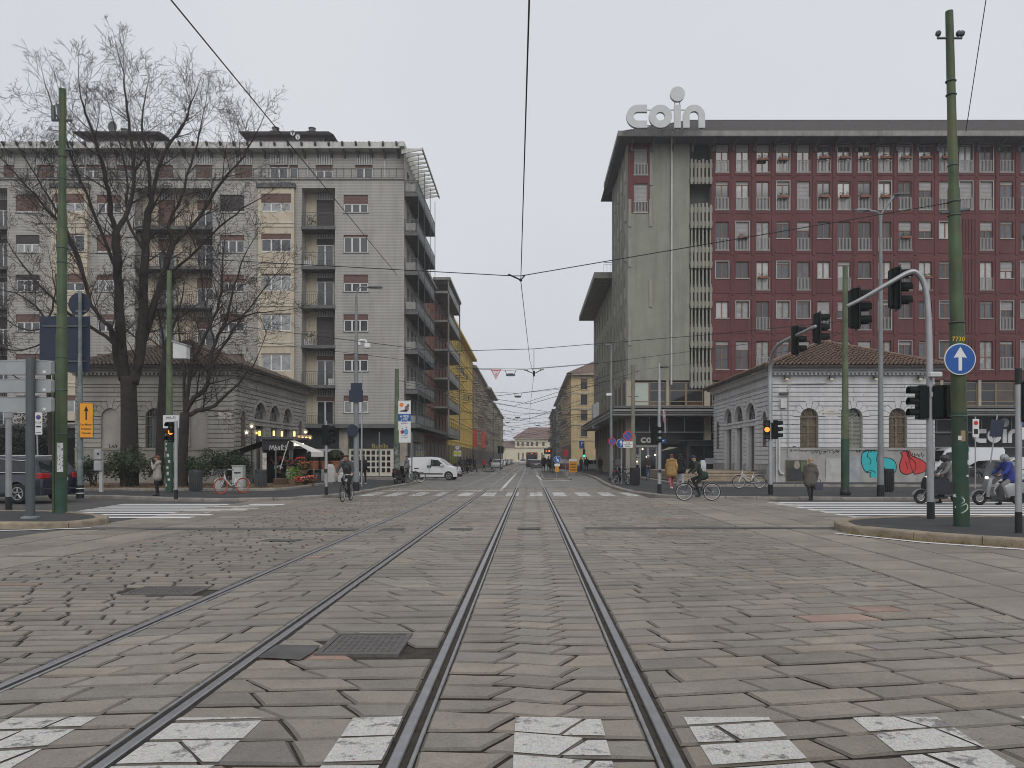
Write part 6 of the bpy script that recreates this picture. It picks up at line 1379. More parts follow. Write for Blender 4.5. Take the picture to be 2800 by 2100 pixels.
for k, px in enumerate((710, 749, 771, 805)):
    Y = KY+.3+(.0 if px < 760 else 1.2); x = X_(px, Y); t = thing('lantern', 'small lit lantern on the kiosk roof, %s from the left' % ('first', 'second', 'third', 'fourth')[k], 'lantern', (x, Y, 2.86), group='lanterns on the kiosk roof')
    q = MB(); q.box(-.1, .1, -.1, .1, 0, .04); q.box(-.11, .11, -.11, .11, .42, .47)
    for a in (-.1, .085):
        for b in (-.1, .085): q.box(a, a+.015, b, b+.015, .04, .42)
    q.build('frame', m_metal_dk, t); q = MB(); q.box(-.045, .045, -.045, .045, .08, .36); q.build('flame', m_bulb_y, t)
# bins, cabinets, pillar boxes
def bin_(px, py, Y, label, h=1.05, r=.36, mat=None, z=.115):
    t = thing('litter_bin', label, 'litter bin', (X_(px, Y), Y, z)); mat = mat or M('bin_grey', (.055, .057, .06), .6, .1, .15, 3); n = 20; q = MB(); q.lathe([(r*.78, 0), (r*.8, .05), (r*.95, h*.85), (r, h*.86), (r, h), (r*.9, h), (r*.88, h*.8)], (0, 0, 0), n); q.build('body', mat, t, 'auto')
    q = MB()
    for k in range(n): a = 2*math.pi*k/n; q.box(r*.9*math.cos(a)-.02, r*.9*math.cos(a)+.02, r*.9*math.sin(a)-.02, r*.9*math.sin(a)+.02, .06, h*.84)
    q.build('ribs', mat, t)
bin_(535, 1345, 35.2, 'dark round litter bin left of the red wheeled bicycle', 1.0, .3); bin_(714, 1338, 38.2, 'dark ribbed litter bin in front of the flower kiosk', .95, .29)
bin_(2427, 1352, 34.6, 'black slatted litter bin before the turquoise graffiti', 1.05, .28, M('bin_black', (.02, .02, .022), .5, .1, .15, 3)); bin_(1736, 1330, 43, 'black litter bin by the no parking sign', 1.0, .3, MATS['bin_black'])
t = thing('utility_cabinet', 'pale grey utility cabinet behind the red wheeled bicycle', 'cabinet', (X_(653, 37.6), 37.6, .2)); q = MB(); q.bbox(-.27, .27, -.18, .18, 0, 1.05, .015); q.build('body', m_boxg, t); q = MB(); q.box(-.29, .29, -.2, .2, 1.05, 1.09); q.build('cap', m_boxg, t); q = MB(); q.box(-.24, .24, -.19, -.182, .1, .98); q.build('door', M('cabinet_door', (.42, .43, .42), .6), t)
t = thing('pay_phone_post', 'grey double box on a post at the planting bed', 'post', (X_(277, 34.6), 34.6, .115)); q = MB(); q.box(-.07, .07, -.05, .05, 0, 1.85); q.build('post', M('pale_post', (.42, .42, .41), .6), t)
for z in (.95, 1.45): q = MB(); q.bbox(-.27, .07, -.16, -.05, z, z+.46, .03); q.build('box', M('phone_box_grey', (.36, .37, .37), .6, 0, .15, 5), t)
q = MB(); q.prism(circ(.05, 16, -.06, 1.72), Dir((0, 0, 0)), -.168, -.161); q.build('button', m_ink, t)
bx_ = thing('white_bucket', 'white paint bucket left on the planting bed', 'bucket', (X_(595, 37), 37, .2)); q = MB(); q.lathe([(.13, 0), (.16, .32), (.17, .32), (.17, .36), (.15, .36)], (0, 0, 0), 16); q.build('body', M('dirty_white', (.45, .45, .43), .6), bx_)
# ================================================================ poles, signals, signs
m_gpole = M('green_tram_pole', (.055, .088, .042), .6, .1, .35, 1.5, .2, 30, streak=.35, dirt=(.1, .09, .035), dscale=.7); m_gpole_b = M('green_tram_pole_base', (.03, .075, .05), .6, .1, .35, 2, streak=.4, dirt=(.06, .05, .03), dscale=1.2)
m_gal = M('galvanised_steel', (.36, .37, .38), .45, .55, .12, 3); m_grey_pole = M('grey_pole_paint', (.2, .215, .22), .55, .2, .15, 2); m_dkpole = M('dark_grey_pole', (.085, .095, .1), .5, .2, .12, 2); m_blk = M('black_plastic', (.012, .013, .014), .45, 0, .2, 6)
m_sigbody = M('signal_green_black', (.006, .01, .009), .6, 0, .2, 5, spec=.15); m_lens = M('dark_lens', (.06, .075, .07), .25); m_amber = M('amber_signal', (1, .22, .03), .4, 0, 0, emit=2.2); m_greenl = M('green_signal', (.03, 1, .5), .4, 0, 0, emit=2.5); m_redl = M('red_signal', (1, .06, .02), .4, 0, 0, emit=2.5)
m_blue = M('sign_blue', (.01, .085, .33), .4, 0, .06, 3); m_signw = M('sign_white', (.66, .67, .67), .45, 0, .05, 4); m_signr = M('sign_red', (.5, .03, .03), .45, 0, .05, 4); m_orange = M('sign_orange', (.72, .31, .02), .5, 0, .06, 3); m_back = M('sign_back_blue', (.018, .026, .05), .55, .1, .2, 2); m_sback = M('sign_back_grey', (.33, .35, .36), .5, .3, .1, 2)
def gb(px, py, z=.12):
    Y = (EYE-z)*F/(py-CY); return (X_(px, Y), Y)
def signal_head(t, c, a, h=.85, lit=None, back=False, n=3):
    """three lamps: housing > lenses, visors"""
    D = Dir(c, a); w_ = h*.3; q = MB(); D.box(q, -w_/2, w_/2, -h/2, h/2, .02, .2); D.box(q, -w_*.42, w_*.42, -h/2+.03, h/2-.03, .2, .26)
    hd = q.build('signal_head', m_sigbody, t)
    if back: q = MB(); D.box(q, -w_*.75, w_*.75, -h*.56, h*.56, .06, .075); q.build('backing_board', m_blk, hd)
    for k in range(n):
        z = h/2-h*(k+.5)/n; r = h/n*.4; q = MB(); q.prism(circ(r, 18, 0, z), D, .005, .02); q.build('lens', {0: m_redl, 1: m_amber, 2: m_greenl}[k] if lit == k else m_lens, hd)
        q = MB(); ring_mb(q, D, r, r*1.1, -r*1.9, .02, 12, 0, z, R(-25), R(205)); q.build('visor', m_sigbody, hd)
    return hd
def pole(name, label, px, py, z, segs, mat, base=None, lean=0., cat='pole', n=14, group=None):
    x, y = gb(px, py, z); t = thing(name, label, cat, (x, y, z), world=True, group=group); q = MB()
    pts = [(x+lean*(s[0]), y, z+s[0]) for s in segs]; q.tube(pts, [s[1] for s in segs], n); q.build('shaft', mat, t, 'auto')
    if base: h, r, bm = base; q = MB(); q.tube([(x, y, z+.001), (x+lean*h, y, z+h)], r, n); q.build('base', bm, t, 'auto')
    return t, x, y
def zt(py, Y, z0): return Z_(py, Y)-z0
# --- tall green poles
t, x, y = pole('tram_pole', 'tall green tram pole on the near left island with a white sticker', 167, 1402, .135, [(0, .145), (4.9, .142), (4.95, .126), (8.2, .122), (8.25, .1), (11.5, .09), (11.62, .09)], m_gpole, (1.0, .15, m_gpole_b), .004)
q = MB()
for h in (2.3, 3.5, 4.4, 5.2, 7.0, 7.4, 9.3, 9.9): q.wheel((x+.004*h, y, h), (0, 0, 1), .142 if h < 5 else .125 if h < 8.2 else .1, .015, 20, 6)
q.build('clamp_bands', m_dkpole, t)
q = MB(); q.tube([(x-.19, y-.02, .14), (x-.19, y-.02, 4.2)], .042, 8); q.build('cable_duct', m_gpole, t)
q = MB(); q.tube([(x-.25, y, 10.9), (x+.32, y, 10.9)], .035, 6); q.tube([(x+.02, y-.02, 10.1), (x+.32, y, 10.1)], .04, 6); q.tube([(x-.2, y, 10.9), (x-.22, y, 11.3)], .06, 8); q.tube([(x, y-.05, 10.9), (x-.02, y-.1, 11.3)], .05, 8); q.build('insulator_arm', m_dkpole, t)
def wrap(mb, x, y, r, z0, z1, a0, a1, n=8): 
    vs = []
    for k in range(n+1):
        a = a0+(a1-a0)*k/n; vs += [(x+r*math.cos(a), y+r*math.sin(a), z0), (x+r*math.cos(a), y+r*math.sin(a), z1)]
    mb.add(vs, [(2*k, 2*k+2, 2*k+3, 2*k+1) for k in range(n)]); return mb
stick = MB(); wrap(stick, x, y, .15, Z_(1290, y), Z_(1211, y), R(-100), R(-40)); so = stick.build('sticker', m_signw, t); q = MB(); rk = random.Random(2)
for k in range(34):
    a = R(rk.uniform(-97, -45)); z = rk.uniform(Z_(1287, y), Z_(1214, y)); wrap(q, x, y, .1515, z, z+rk.uniform(.012, .05), a, a+R(rk.uniform(2, 7)), 2)
q.build('sticker_print', m_ink, so)
t, x, y = pole('tram_pole', 'tall green tram pole on the near right island carrying a round blue arrow sign', 2630, 1439, .135, [(0, .16), (2.6, .158), (4.4, .153), (4.5, .138), (7.4, .122), (7.45, .102), (11.2, .08), (11.3, .08)], m_gpole, (2.5, .163, m_gpole_b), -.0245)
L_ = lambda h: x-.0245*h
q = MB()
for h in (2.55, 4.6, 6.95, 7.25, 8.05, 9.6, 9.9): q.wheel((L_(h), y, h), (0, 0, 1), .158 if h < 5 else .128 if h < 7.6 else .1, .015, 20, 6)
q.tube([(L_(7.1)-.3, y-.02, 7.0), (L_(7.1)+.35, y+.02, 7.1)], .035, 6); q.build('clamp_bands', m_dkpole, t)
q = MB(); q.tube([(L_(10.9)-.27, y, 10.85), (L_(10.9)+.27, y, 10.85)], .03, 6)
for s in (-.25, .2, .27): q.ball((L_(10.9)+s, y, 10.95), .065, 8, 6)
q.build('insulator_arm', m_dkpole, t); text_mb('7730', Dir((0, y-.155, 0)), X_(2624, y-.2), Z_(932, y-.2), .1, 0).build('number_plate', M('yellow_digits', (.75, .42, .02), .6), t)
tagp = [[(2632, 1340), (2625, 1352), (2618, 1358), (2636, 1362), (2640, 1372), (2628, 1382), (2624, 1390)], [(2618, 1356), (2640, 1360)], [(2628, 1390), (2645, 1378), (2648, 1392), (2634, 1404)]]
q = MB()
for p in tagp:
    P = smooth_path([(X_(a, y-.21), Z_(b, y-.21)) for a, b in p], 3); q.tube([(u, y-math.sqrt(max(.002, .1645**2-(u-x-.02)**2)), v) for u, v in P], .018, 4)
q.build('white_tag', M('pale_spray', (.5, .55, .45), .7, 0, 0), t)
for (a0, a1, pz0, pz1, mt, lab) in ((-110, -75, 1207, 1178, M('brown_paper', (.34, .25, .15), .8), 'torn'), (-128, -105, 1204, 1192, m_signw, 'w'), (-80, -58, 1303, 1298, m_signw, 'w'), (-70, -50, 1270, 1258, m_signw, 'w'), (-85, -60, 1152, 1147, m_ink, 'k'), (-60, -45, 1235, 1220, M('teal_sticker', (.1, .25, .25), .6), 'k')):
    q = MB(); wrap(q, L_(3.0 if pz0 < 1215 else 1.6)+.02, y, .1655, Z_(pz0, y), Z_(pz1, y), R(a0), R(a1), 4); q.build('sticker', mt, t)
def disc_sign(t, c, a, r, face, border=None, draw=None):
    D = Dir(c, a); q = MB(); q.prism(circ(r, 36), D, 0, .02); bo = q.build('sign_plate', m_sback, t)
    if border: q = MB(); q.prism(circ(r*.99, 36), D, -.004, -.001); q.build('sign_border', border, bo)
    q = MB(); q.prism(circ(r*(.93 if border else .99), 36), D, -.009, -.005); q.build('sign_face', face, bo)
    if draw: draw(D, bo)
    return bo
def arrow(D, bo, r, ang=0., mat=None, d=-.013):
    c_, s_ = math.cos(ang), math.sin(ang); pts = [(-.11, -.72), (.11, -.72), (.11, .12), (.42, .08), (0, .78), (-.42, .08), (-.11, .12)]
    q = MB(); q.prism([((u*c_-v*s_)*r, (u*s_+v*c_)*r) for u, v in pts], D, d, d+.003); q.build('arrow', mat or m_signw, bo)
tS = thing('blue_arrow_sign', 'round blue sign with a white upward arrow clamped to the right green pole', 'sign', (X_(2625, y-.2), y-.2, Z_(982, y-.2)), world=True)
disc_sign(tS, (X_(2625, y-.2), y-.2, Z_(982, y-.2)), 0, .345, m_blue, m_signw, lambda D, bo: arrow(D, bo, .345))
q = MB(); q.box(X_(2625, y)-.18, X_(2625, y)+.18, y-.18, y-.14, Z_(982, y)-.12, Z_(982, y)-.08); q.build('clamp', m_gal, tS)
t, x, y = pole('tram_pole', 'slim green tram pole by the planting bed with a white box', 463, 1348, .12, [(0, .15), (4.6, .14), (4.65, .125), (9.7, .1)], M('dull_green_pole', (.1, .125, .07), .7, .1, .3, 2, streak=.3), (3.1, .153, m_gpole_b))
tB = thing('cabinet_box', 'white sloped equipment box on the slim green pole', 'box', (X_(494, y-.1), y-.1, Z_(983, y)), world=True); P_ = lambda u, v, d: (X_(u, y-.1), y-.25+d, Z_(v, y-.1)); q = MB(); q.prism([(477, 981), (477, 936), (514, 946), (514, 981)], P_, 0, .35); q.build('housing', M('white_housing', (.55, .56, .55), .5), tB); q = MB(); q.prism([(475, 935), (475, 932), (517, 944), (517, 947)], P_, -.05, .4); q.build('lid', m_gal, tB)
tB = thing('wifi_sign', 'white wi-fi sign on the slim green pole', 'sign', (X_(467, y-.2), y-.2, Z_(1168, y)), world=True); Dw = Dir((X_(467, y-.2), y-.2, Z_(1153, y-.2))); q = MB(); Dw.box(q, -.34, .34, -.28, .28, 0, .02); q.build('plate', m_signw, tB); text_mb('WI-FI', Dw, 0, .1, .13, -.006).build('lettering', m_ink, tB)
q = MB()
for k in range(9): a = R(rk.uniform(-120, -60)); z = .4+k*.26; wrap(q, x, y, .158, z, z+rk.uniform(.08, .2), a-.4, a+.2, 4)
q.build('stickers', M('pale_stickers', (.5, .5, .5), .7, 0, .6, 12), t)
t, x, y = pole('tram_pole', 'slim green tram pole in front of the pale pavilion windows', 2311, 1354, .12, [(0, .16), (3.5, .15), (3.55, .13), (9.4, .1)], MATS['dull_green_pole'], (2.3, .163, m_gpole_b)); q = MB(); q.lathe([(.2, 0), (.22, .12), (.17, .3)], (x, y, .12), 12); q.build('foot', m_blk, t); xG2, yG2 = x, y
t, x, y = pole('tram_pole', 'weathered pole with stickers carrying an advertising banner', 1085, 1322, .12, [(0, .19), (3.2, .175), (3.25, .15), (6.9, .12)], MATS['dull_green_pole'], (2.4, .193, M('stickered_base', (.06, .085, .07), .7, 0, .5, 9, dirt=(.4, .38, .35), dscale=3)))
tB = thing('banner', 'narrow white and blue advertising banner reading 6 MESI a 97 euro', 'banner', (X_(1107, y-.1), y-.1, Z_(1210, y)), world=True); Db = Dir((X_(1106, y-.1), y-.1, Z_(1153, y-.1))); u_ = y/F; q = MB(); Db.box(q, -17*u_, 17*u_, -57*u_, 57*u_, 0, .015); bo = q.build('cloth', m_signw, tB)
q = MB(); Db.box(q, -17*u_, 17*u_, 1*u_, 21*u_, -.006, -.002); q.build('blue_band', m_blue, tB); text_mb('6 MESI', Db, 0, 11.5*u_, 6.5*u_, -.01, bold=.02, wide=.9).build('lettering', m_signw, tB); text_mb('a 97\u20ac', Db, 0, 3.2*u_, 6.2*u_, -.01, bold=.02, wide=.9).build('lettering', m_signw, tB)
q = MB(); q.prism(circ(5.5*u_, 20, -8*u_, 46*u_), Db, -.008, -.003); q.build('logo_disc', M('logo_orange', (.75, .2, .05), .5), tB)
rkb = random.Random(6)
for (u, v, w_, h_, c) in ((6, 36, 7, 9, (.25, .14, .12)), (2, 30, 8, 4, (.1, .1, .12)), (10, 44, 4, 5, (.12, .08, .07)), (-6, 29, 9, 2.5, (.12, .12, .14)), (-6, -28, 6, 7, (.3, .04, .1)), (5, -27, 8, 9, (.1, .3, .55)), (5, -16, 2.4, 3, (.35, .2, .15)), (-6, -19, 2.2, 2.8, (.32, .18, .13))):
    q = MB(); q.prism(blob([(u*u_+w_*u_*math.cos(k)*rkb.uniform(.6, 1), v*u_+h_*u_*math.sin(k)*rkb.uniform(.7, 1)) for k in [i*.9 for i in range(7)]], 3), Db, -.006, -.003); q.build('picture_patch', M('ban_%d_%d' % (u+20, v+40), c, .5), tB)
for v, s_ in ((-2, 'PERCHE NO'), (-6, 'ABBONAMENTO'), (-39, 'Via Panizza, 10'), (-44, 'Tel. 02 48005140')): text_mb(s_, Db, 0, v*u_, 2.6*u_, -.008, wide=.72).build('lettering', m_blue if v > -10 else m_ink, tB)
q = MB(); q.tube([(X_(1085, y), y, Z_(1097, y)), (X_(1124, y), y-.05, Z_(1096, y))], .02, 6); q.build('bracket', m_gal, tB)
t, x, y = pole('tram_pole', 'bare grey tram pole by the department store corner', 1731, 1318, .12, [(0, .2), (3, .18), (3.05, .14), (7.5, .11)], M('khaki_pole', (.16, .155, .125), .75, 0, .25, 2, streak=.3)); q = MB(); q.tube([(x-.3, y, 5.6), (x+.35, y, 5.6)], .025, 6); q.build('cross_arm', m_dkpole, t); xK, yK = x, y
# --- lamp posts
def lamp_head(t, p, a, l=.75, mat=None):
    D = Dir(p, a); q = MB(); q.loft([[D(u, z*s, d*s) for u, z, d in ((uu, .05, -.14), (uu, .05, .14), (uu, -.02, .17), (uu, -.02, -.17))] for uu, s in ((0, .5), (l*.3, 1), (l*.85, .95), (l, .55))]); h = q.build('lamp_head', mat or m_grey_pole, t); q = MB(); D.box(q, l*.35, l*.9, -.04, -.025, -.11, .11); q.build('lamp_glass', M('lamp_lens', (.5, .5, .5), .2), h)
t, x, y = pole('street_lamp', 'tall grey street lamp in front of the grey block with a white dome camera', 974, 1343, .12, [(0, .14), (.3, .14), (2.5, .12), (9.0, .06)], m_grey_pole, (.42, .15, m_blk), cat='street lamp')
q = MB(); q.tube([(x, y, 9.05), (x+.05, y, 9.45), (x+.3, y, 9.55), (x+.55, y, 9.5)], .04, 8); q.build('arm', m_grey_pole, t); lamp_head(t, (x+.5, y, 9.5), 0, .7, m_dkpole)
tc = thing('dome_camera', 'white dome camera on a curved arm of the grey street lamp', 'camera', (X_(1000, y), y, Z_(950, y)), world=True); q = MB(); q.tube([at(979, 938, y), at(985, 930, y), at(1000, 931, y), at(1004, 940, y)], .05, 8); q.box(X_(980, y), X_(987, y), y-.1, y+.1, Z_(944, y), Z_(931, y)); q.build('arm', m_signw, tc); q = MB(); q.lathe([(.05, .22), (.14, .18), (.15, 0), (.12, -.06)], at(1004, 949, y), 14); q.build('housing', m_signw, tc)
tq = thing('traffic_sign', 'dark backs of traffic signs on the grey street lamp before the grey block', 'sign', (x, y-.2, Z_(1100, y)), world=True); q = MB(); q.box(X_(957, y), X_(995, y), y-.2, y-.17, Z_(1100, y), Z_(1068, y)); q.build('plate', m_back, tq); q = MB(); q.box(X_(961, y), X_(992, y), y-.16, y-.14, Z_(1068, y), Z_(1048, y)); q.build('plate', m_back, tq); q = MB(); q.prism(circ(.28, 24, X_(967, y), Z_(1178, y)), front(y-.2), 0, .02); q.build('round_plate', m_back, tq)
pole('sign_post', 'thin grey post just right of the tall grey street lamp', 989, 1330, .12, [(0, .045), (6.2, .045)], m_gal)
pole('sign_post', 'thin grey post before the white shop screen', 1037, 1306, .12, [(0, .05), (3.6, .05)], m_grey_pole); pole('sign_post', 'thin post beside the parked white van', 1126, 1312, .12, [(0, .05), (3.4, .05)], m_grey_pole)
t, x, y = pole('street_lamp', 'grey twin arm street lamp in front of the pale pavilion', 2408, 1356, .12, [(0, .14), (.3, .13), (2.2, .11), (9.0, .075), (11.0, .055)], m_grey_pole, (.45, .145, m_blk), cat='street lamp')
q = MB(); q.tube([(x, y, 10.9), at(2405, 585, y), at(2395, 579, y), at(2374, 576, y)], .05, 8); q.build('arm', m_grey_pole, t); q = MB(); q.tube([(x, y, 10.9), at(2411, 583, y), at(2445, 535, y)], .045, 8); q.build('arm', m_grey_pole, t); lamp_head(t, at(2376, 576, y), math.pi, .6); lamp_head(t, at(2442, 533, y), 0, .65, m_dkpole)
t, x, y = pole('street_lamp', 'grey street lamp left of the coin entrance', 1671, 1313, .12, [(0, .13), (5, .09), (9.0, .06)], m_grey_pole, None, cat='street lamp')
q = MB(); q.tube([(x, y, 9.0), at(1671, 945, y), at(1666, 942, y), at(1652, 942, y)], .05, 8); q.build('arm', m_grey_pole, t); lamp_head(t, at(1654, 942, y), math.pi, .7, m_dkpole); q = MB(); q.box(X_(1658, y), X_(1672, y), y-.12, y+.12, Z_(1082, y), Z_(1075, y)); q.build('camera', m_signw, t); q = MB(); q.box(X_(1664, y), X_(1679, y), y-.3, y+.3, .12, .3); q.build('foot', m_blk, t)
t, x, y = pole('street_lamp', 'short grey street lamp with a traffic signal before the coin entrance', 1803, 1349, .12, [(0, .085), (3.0, .08), (5.6, .05)], m_gal, (.4, .09, m_blk), cat='street lamp'); lamp_head(t, (x+.02, y, Z_(1003, y)), R(20), .42, m_dkpole); signal_head(t, (x-.1, y-.02, Z_(1190, y)), R(90), .78)
q = MB(); q.box(x-.06, x+.06, y-.13, y-.07, Z_(1292, y), Z_(1284, y)); q.build('push_button', m_blk, t)
tq = thing('no_entry_sign', 'no entry sign seen almost edge on beside the short street lamp', 'sign', (X_(1816, y), y, Z_(1138, y)), world=True); disc_sign(tq, (X_(1816, y), y, Z_(1138, y)), R(72), .29, m_signr, m_signw, lambda D, bo: (lambda q: (D.box(q, -.22, .22, -.05, .05, -.013, -.01), q.build('bar', m_signw, bo)))(MB())); q = MB(); q.tube([(X_(1817, y)+.03, y+.03, Z_(1184, y)), (X_(1816, y)+.03, y+.03, Z_(1125, y))], .03, 6); q.build('bracket', m_gal, tq)
tq = thing('one_way_sign', 'small blue one way arrow plate behind the traffic signal', 'sign', (X_(1812, y), y, Z_(1205, y)), world=True); Dq = Dir((X_(1812, y), y+.05, Z_(1205, y))); q = MB(); Dq.box(q, -.14, .14, -.075, .075, 0, .02); bo = q.build('plate', m_blue, tq); arrow(Dq, bo, .1, R(-90), d=-.006)
# --- signal posts and masts
t, x, y = pole('signal_post', 'grey traffic signal post left of the cyclist', 892, 1354, .12, [(0, .06), (2.1, .06), (2.6, .045), (3.05, .045)], m_gal, (.35, .065, m_blk), cat='traffic light'); signal_head(t, (x+.12, y, Z_(1190, y)), R(90), .82); signal_head(t, (x+.02, y+.15, Z_(1190, y)), R(160), .82); q = MB(); q.box(x-.06, x+.06, y-.12, y-.06, 1.05, 1.2); q.build('push_button', m_blk, t)
t, x, y = pole('signal_post', 'grey post with a glowing amber signal by the planting bed', 481, 1365, .12, [(0, .065), (2.9, .065)], m_gal, (.35, .07, m_blk), cat='traffic light'); signal_head(t, (x-.2, y-.02, Z_(1181, y)), R(-12), .75, 1); q = MB(); q.tube([(x-.2, y+.1, Z_(1160, y)), (x, y, Z_(1158, y))], .025, 6); q.build('bracket', m_blk, t)
def mast(px, py, label, pts, r, heads, lower, zoff=.135):
    x, y = gb(px, py, zoff); t = thing('signal_mast', label, 'traffic light', (x, y, zoff), world=True); P = [(x, y, zoff)]+[at(a, b, Yd) for a, b, Yd in pts]; PV = resample([Vector(p) for p in P], 5); q = MB(); n = len(PV); q.tube(PV, [r*(1-.45*k/(n-1)) for k in range(n)], 12); q.build('mast_arm', m_gal, t, True)
    q = MB(); q.tube([(x, y, zoff), (x, y, zoff+.42)], r*1.06, 12); q.build('base', m_blk, t); q = MB(); q.tube([(x, y, zoff+3.0), (x, y, zoff+3.12)], r*1.25, 12); q.build('collar', m_gal, t)
    for a, b, Yd, ang, h, lit, bk in heads: signal_head(t, at(a, b, Yd), ang, h, lit, bk)
    for dx, dy, z, ang, h, lit in lower: signal_head(t, (x+dx, y+dy, z), ang, h, lit)
    return t, x, y
Y1 = 18.9
t, x, y = mast(2545, 1419, 'curved grey signal mast on the right island with two signals on its arm', [(2543, 1250, Y1), (2542, 1020, Y1), (2538, 860, Y1), (2528, 780, Y1), (2505, 745, Y1), (2478, 748, Y1), (2430, 775, Y1), (2370, 810, Y1+.15), (2316, 838, Y1+.3)], .085,
    [(2462, 788, Y1+.3, R(82), .98, None, True), (2352, 843, Y1+.5, R(82), .98, None, True)], [(-.35, .0, Z_(1100, Y1), R(-90), .82, None), (.22, .05, Z_(1100, Y1), R(150), .82, None), (.38, .0, Z_(1100, Y1), R(175), .82, None)])
q = MB(); q.tube([(x-.5, y, Z_(1056, y)), (x+.5, y, Z_(1056, y))], .025, 6); q.tube([(x-.3, y, Z_(1146, y)), (x+.5, y, Z_(1146, y))], .02, 6); q.build('bracket', m_gal, t); q = MB(); q.bbox(x-.14, x+.16, y-.26, y-.1, Z_(1034, y), Z_(1020, y), .02); q.build('junction_box', MATS['white_housing'], t)
Y2 = 32.2
t, x, y = mast(2107, 1352, 'curved grey signal mast at the pale pavilion corner with a glowing amber signal', [(2106, 1200, Y2), (2105, 1080, Y2), (2106, 1010, Y2), (2113, 965, Y2-.6), (2135, 938, Y2-1.6), (2180, 916, Y2-3.4), (2230, 892, Y2-5)], .1,
    [(2245, 897, Y2-4.7, R(82), 1.05, None, True), (2184, 930, Y2-3.2, R(82), 1.05, None, True)], [(-.18, -.12, Z_(1175, Y2), R(-18), .78, 1), (.3, .0, Z_(1175, Y2), R(85), .78, None), (.34, .3, Z_(1175, Y2), R(85), .78, None)], .12)
t, x, y = pole('signal_post', 'grey signal post at the right picture edge with a black cap', 2785, 1457, .135, [(0, .062), (3.1, .062)], m_gal, (.42, .066, m_blk), cat='traffic light'); q = MB(); q.tube([(x, y, 3.1), (x, y, 3.42)], .068, 12); q.build('cap', m_blk, t); signal_head(t, (x+.28, y, 2.75), R(90), .8); q = MB(); q.tube([(x, y, 3.0), (x+.25, y, 3.05)], .03, 6); q.build('bracket', m_blk, t)
# --- near left posts and sign panels
t, x, y = pole('sign_post', 'light grey post with black foot at the left picture edge', 24, 1394, .135, [(0, .085), (2.82, .08)], m_gal, (.38, .09, m_blk)); q = MB(); q.tube([(x, y, 2.8), (x, y, 2.95)], .12, 12); q.build('cap', m_gal, t)
t, x, y = pole('sign_post', 'thick dark grey post carrying three grey sign backs', 83, 1417, .135, [(0, .105), (4.0, .1)], m_dkpole); q = MB(); q.lathe([(.21, 0), (.21, .03), (.12, .06)], (x, y, .135), 20); q.build('base_plate', m_grey_pole, t)
for k, (a, b) in enumerate(((985, 1025), (1036, 1074), (1085, 1127))):
    tq = thing('direction_sign', 'back of a long grey direction sign, %s of three on the dark post' % ('topmost', 'middle', 'lowest')[k], 'sign', (X_(40, y), y+.12, Z_(b, y)), world=True, group='stacked direction signs'); P_ = lambda u, v, d: (X_(u, y+.12), y+.12+d, Z_(v, y+.12)); q = MB()
    q.prism([(-260, b), (-260, a), (136, a+1), (140, a+4), (140, b-4), (136, b-1)], P_, 0, .14); q.build('box', m_sback, tq); q = MB(); q.prism([(117, b-5), (117, b-12), (125, b-12), (125, b-5)], P_, -.006, -.001); q.build('sticker', m_signw, tq); q = MB(); q.prism([(-260, a+2), (-260, a), (130, a), (130, a+2)], P_, -.015, -.001); q.build('top_rib', m_gal, tq)
t, x, y = pole('sign_post', 'grey post with graffiti stickers that carries the orange diversion sign', 219, 1363, .12, [(0, .11), (3.0, .1), (6.0, .065), (7.8, .065)], M('teal_grey_pole', (.13, .16, .16), .6, .1, .3, 3, dirt=(.34, .35, .34), dscale=2.5), (.5, .13, m_blk)); q = MB()
for z in (.2, .38): q.wheel((x, y, z+.12), (0, 0, 1), .128, .02, 20, 6)
q.build('white_rings', m_signw, t)
tq = thing('diversion_sign', 'orange diversion sign with black arrow and place names', 'sign', (X_(236, y-.12), y-.12, Z_(1197, y)), world=True); Dq = Dir((X_(236, y-.14), y-.14, Z_(1149.5, y-.14)), R(6)); q = MB(); Dq.box(q, -.245, .245, -.65, .65, 0, .02); bo = q.build('plate', M('plate_black', (.02, .02, .02), .5), tq); q = MB(); Dq.box(q, -.232, .232, -.637, .637, -.006, -.002); q.build('orange_face', m_orange, tq)
q = MB(); q.prism([(-.025, .02), (.025, .02), (.025, .36), (.085, .33), (0, .55), (-.085, .33), (-.025, .36)], Dq, -.011, -.008); q.build('arrow', m_ink, tq)
for k, s_ in enumerate(('P.za Missori', 'Policlinico', 'Tribunale')): text_mb(s_, Dq, 0, -.19-.16*k, .075, -.011, wide=.8, bold=.012).build('lettering', m_ink, tq)
tq = thing('sign_board', 'large dark blue back of a road sign board behind the left green pole', 'sign', (X_(176, y+.2), y+.2, Z_(1017, y)), world=True); P_ = lambda u, v, d: (X_(u, y+.18), y+.18+d, Z_(v, y+.18)); q = MB(); q.prism([(108, 1017), (108, 865), (245, 865), (245, 1017)], P_, 0, .04); q.build('board', m_back, tq); q = MB()
for v in (892, 988): q.prism([(118, v+2), (118, v-2), (238, v-2), (238, v+2)], P_, -.05, -.001)
q.build('rail', m_dkpole, tq); 
tq = thing('round_sign', 'round dark blue back of a road sign above the sign board', 'sign', (X_(217, y+.2), y+.12, Z_(860, y)), world=True); q = MB(); q.prism(circ(.42, 36, X_(217, y+.12), Z_(831, y+.12)), front(y+.12), 0, .03); q.build('plate', m_back, tq); q = MB(); q.box(X_(217, y)-.2, X_(217, y)+.2, y+.1, y+.119, Z_(850, y), Z_(848, y)); q.build('clamp', m_gal, tq)
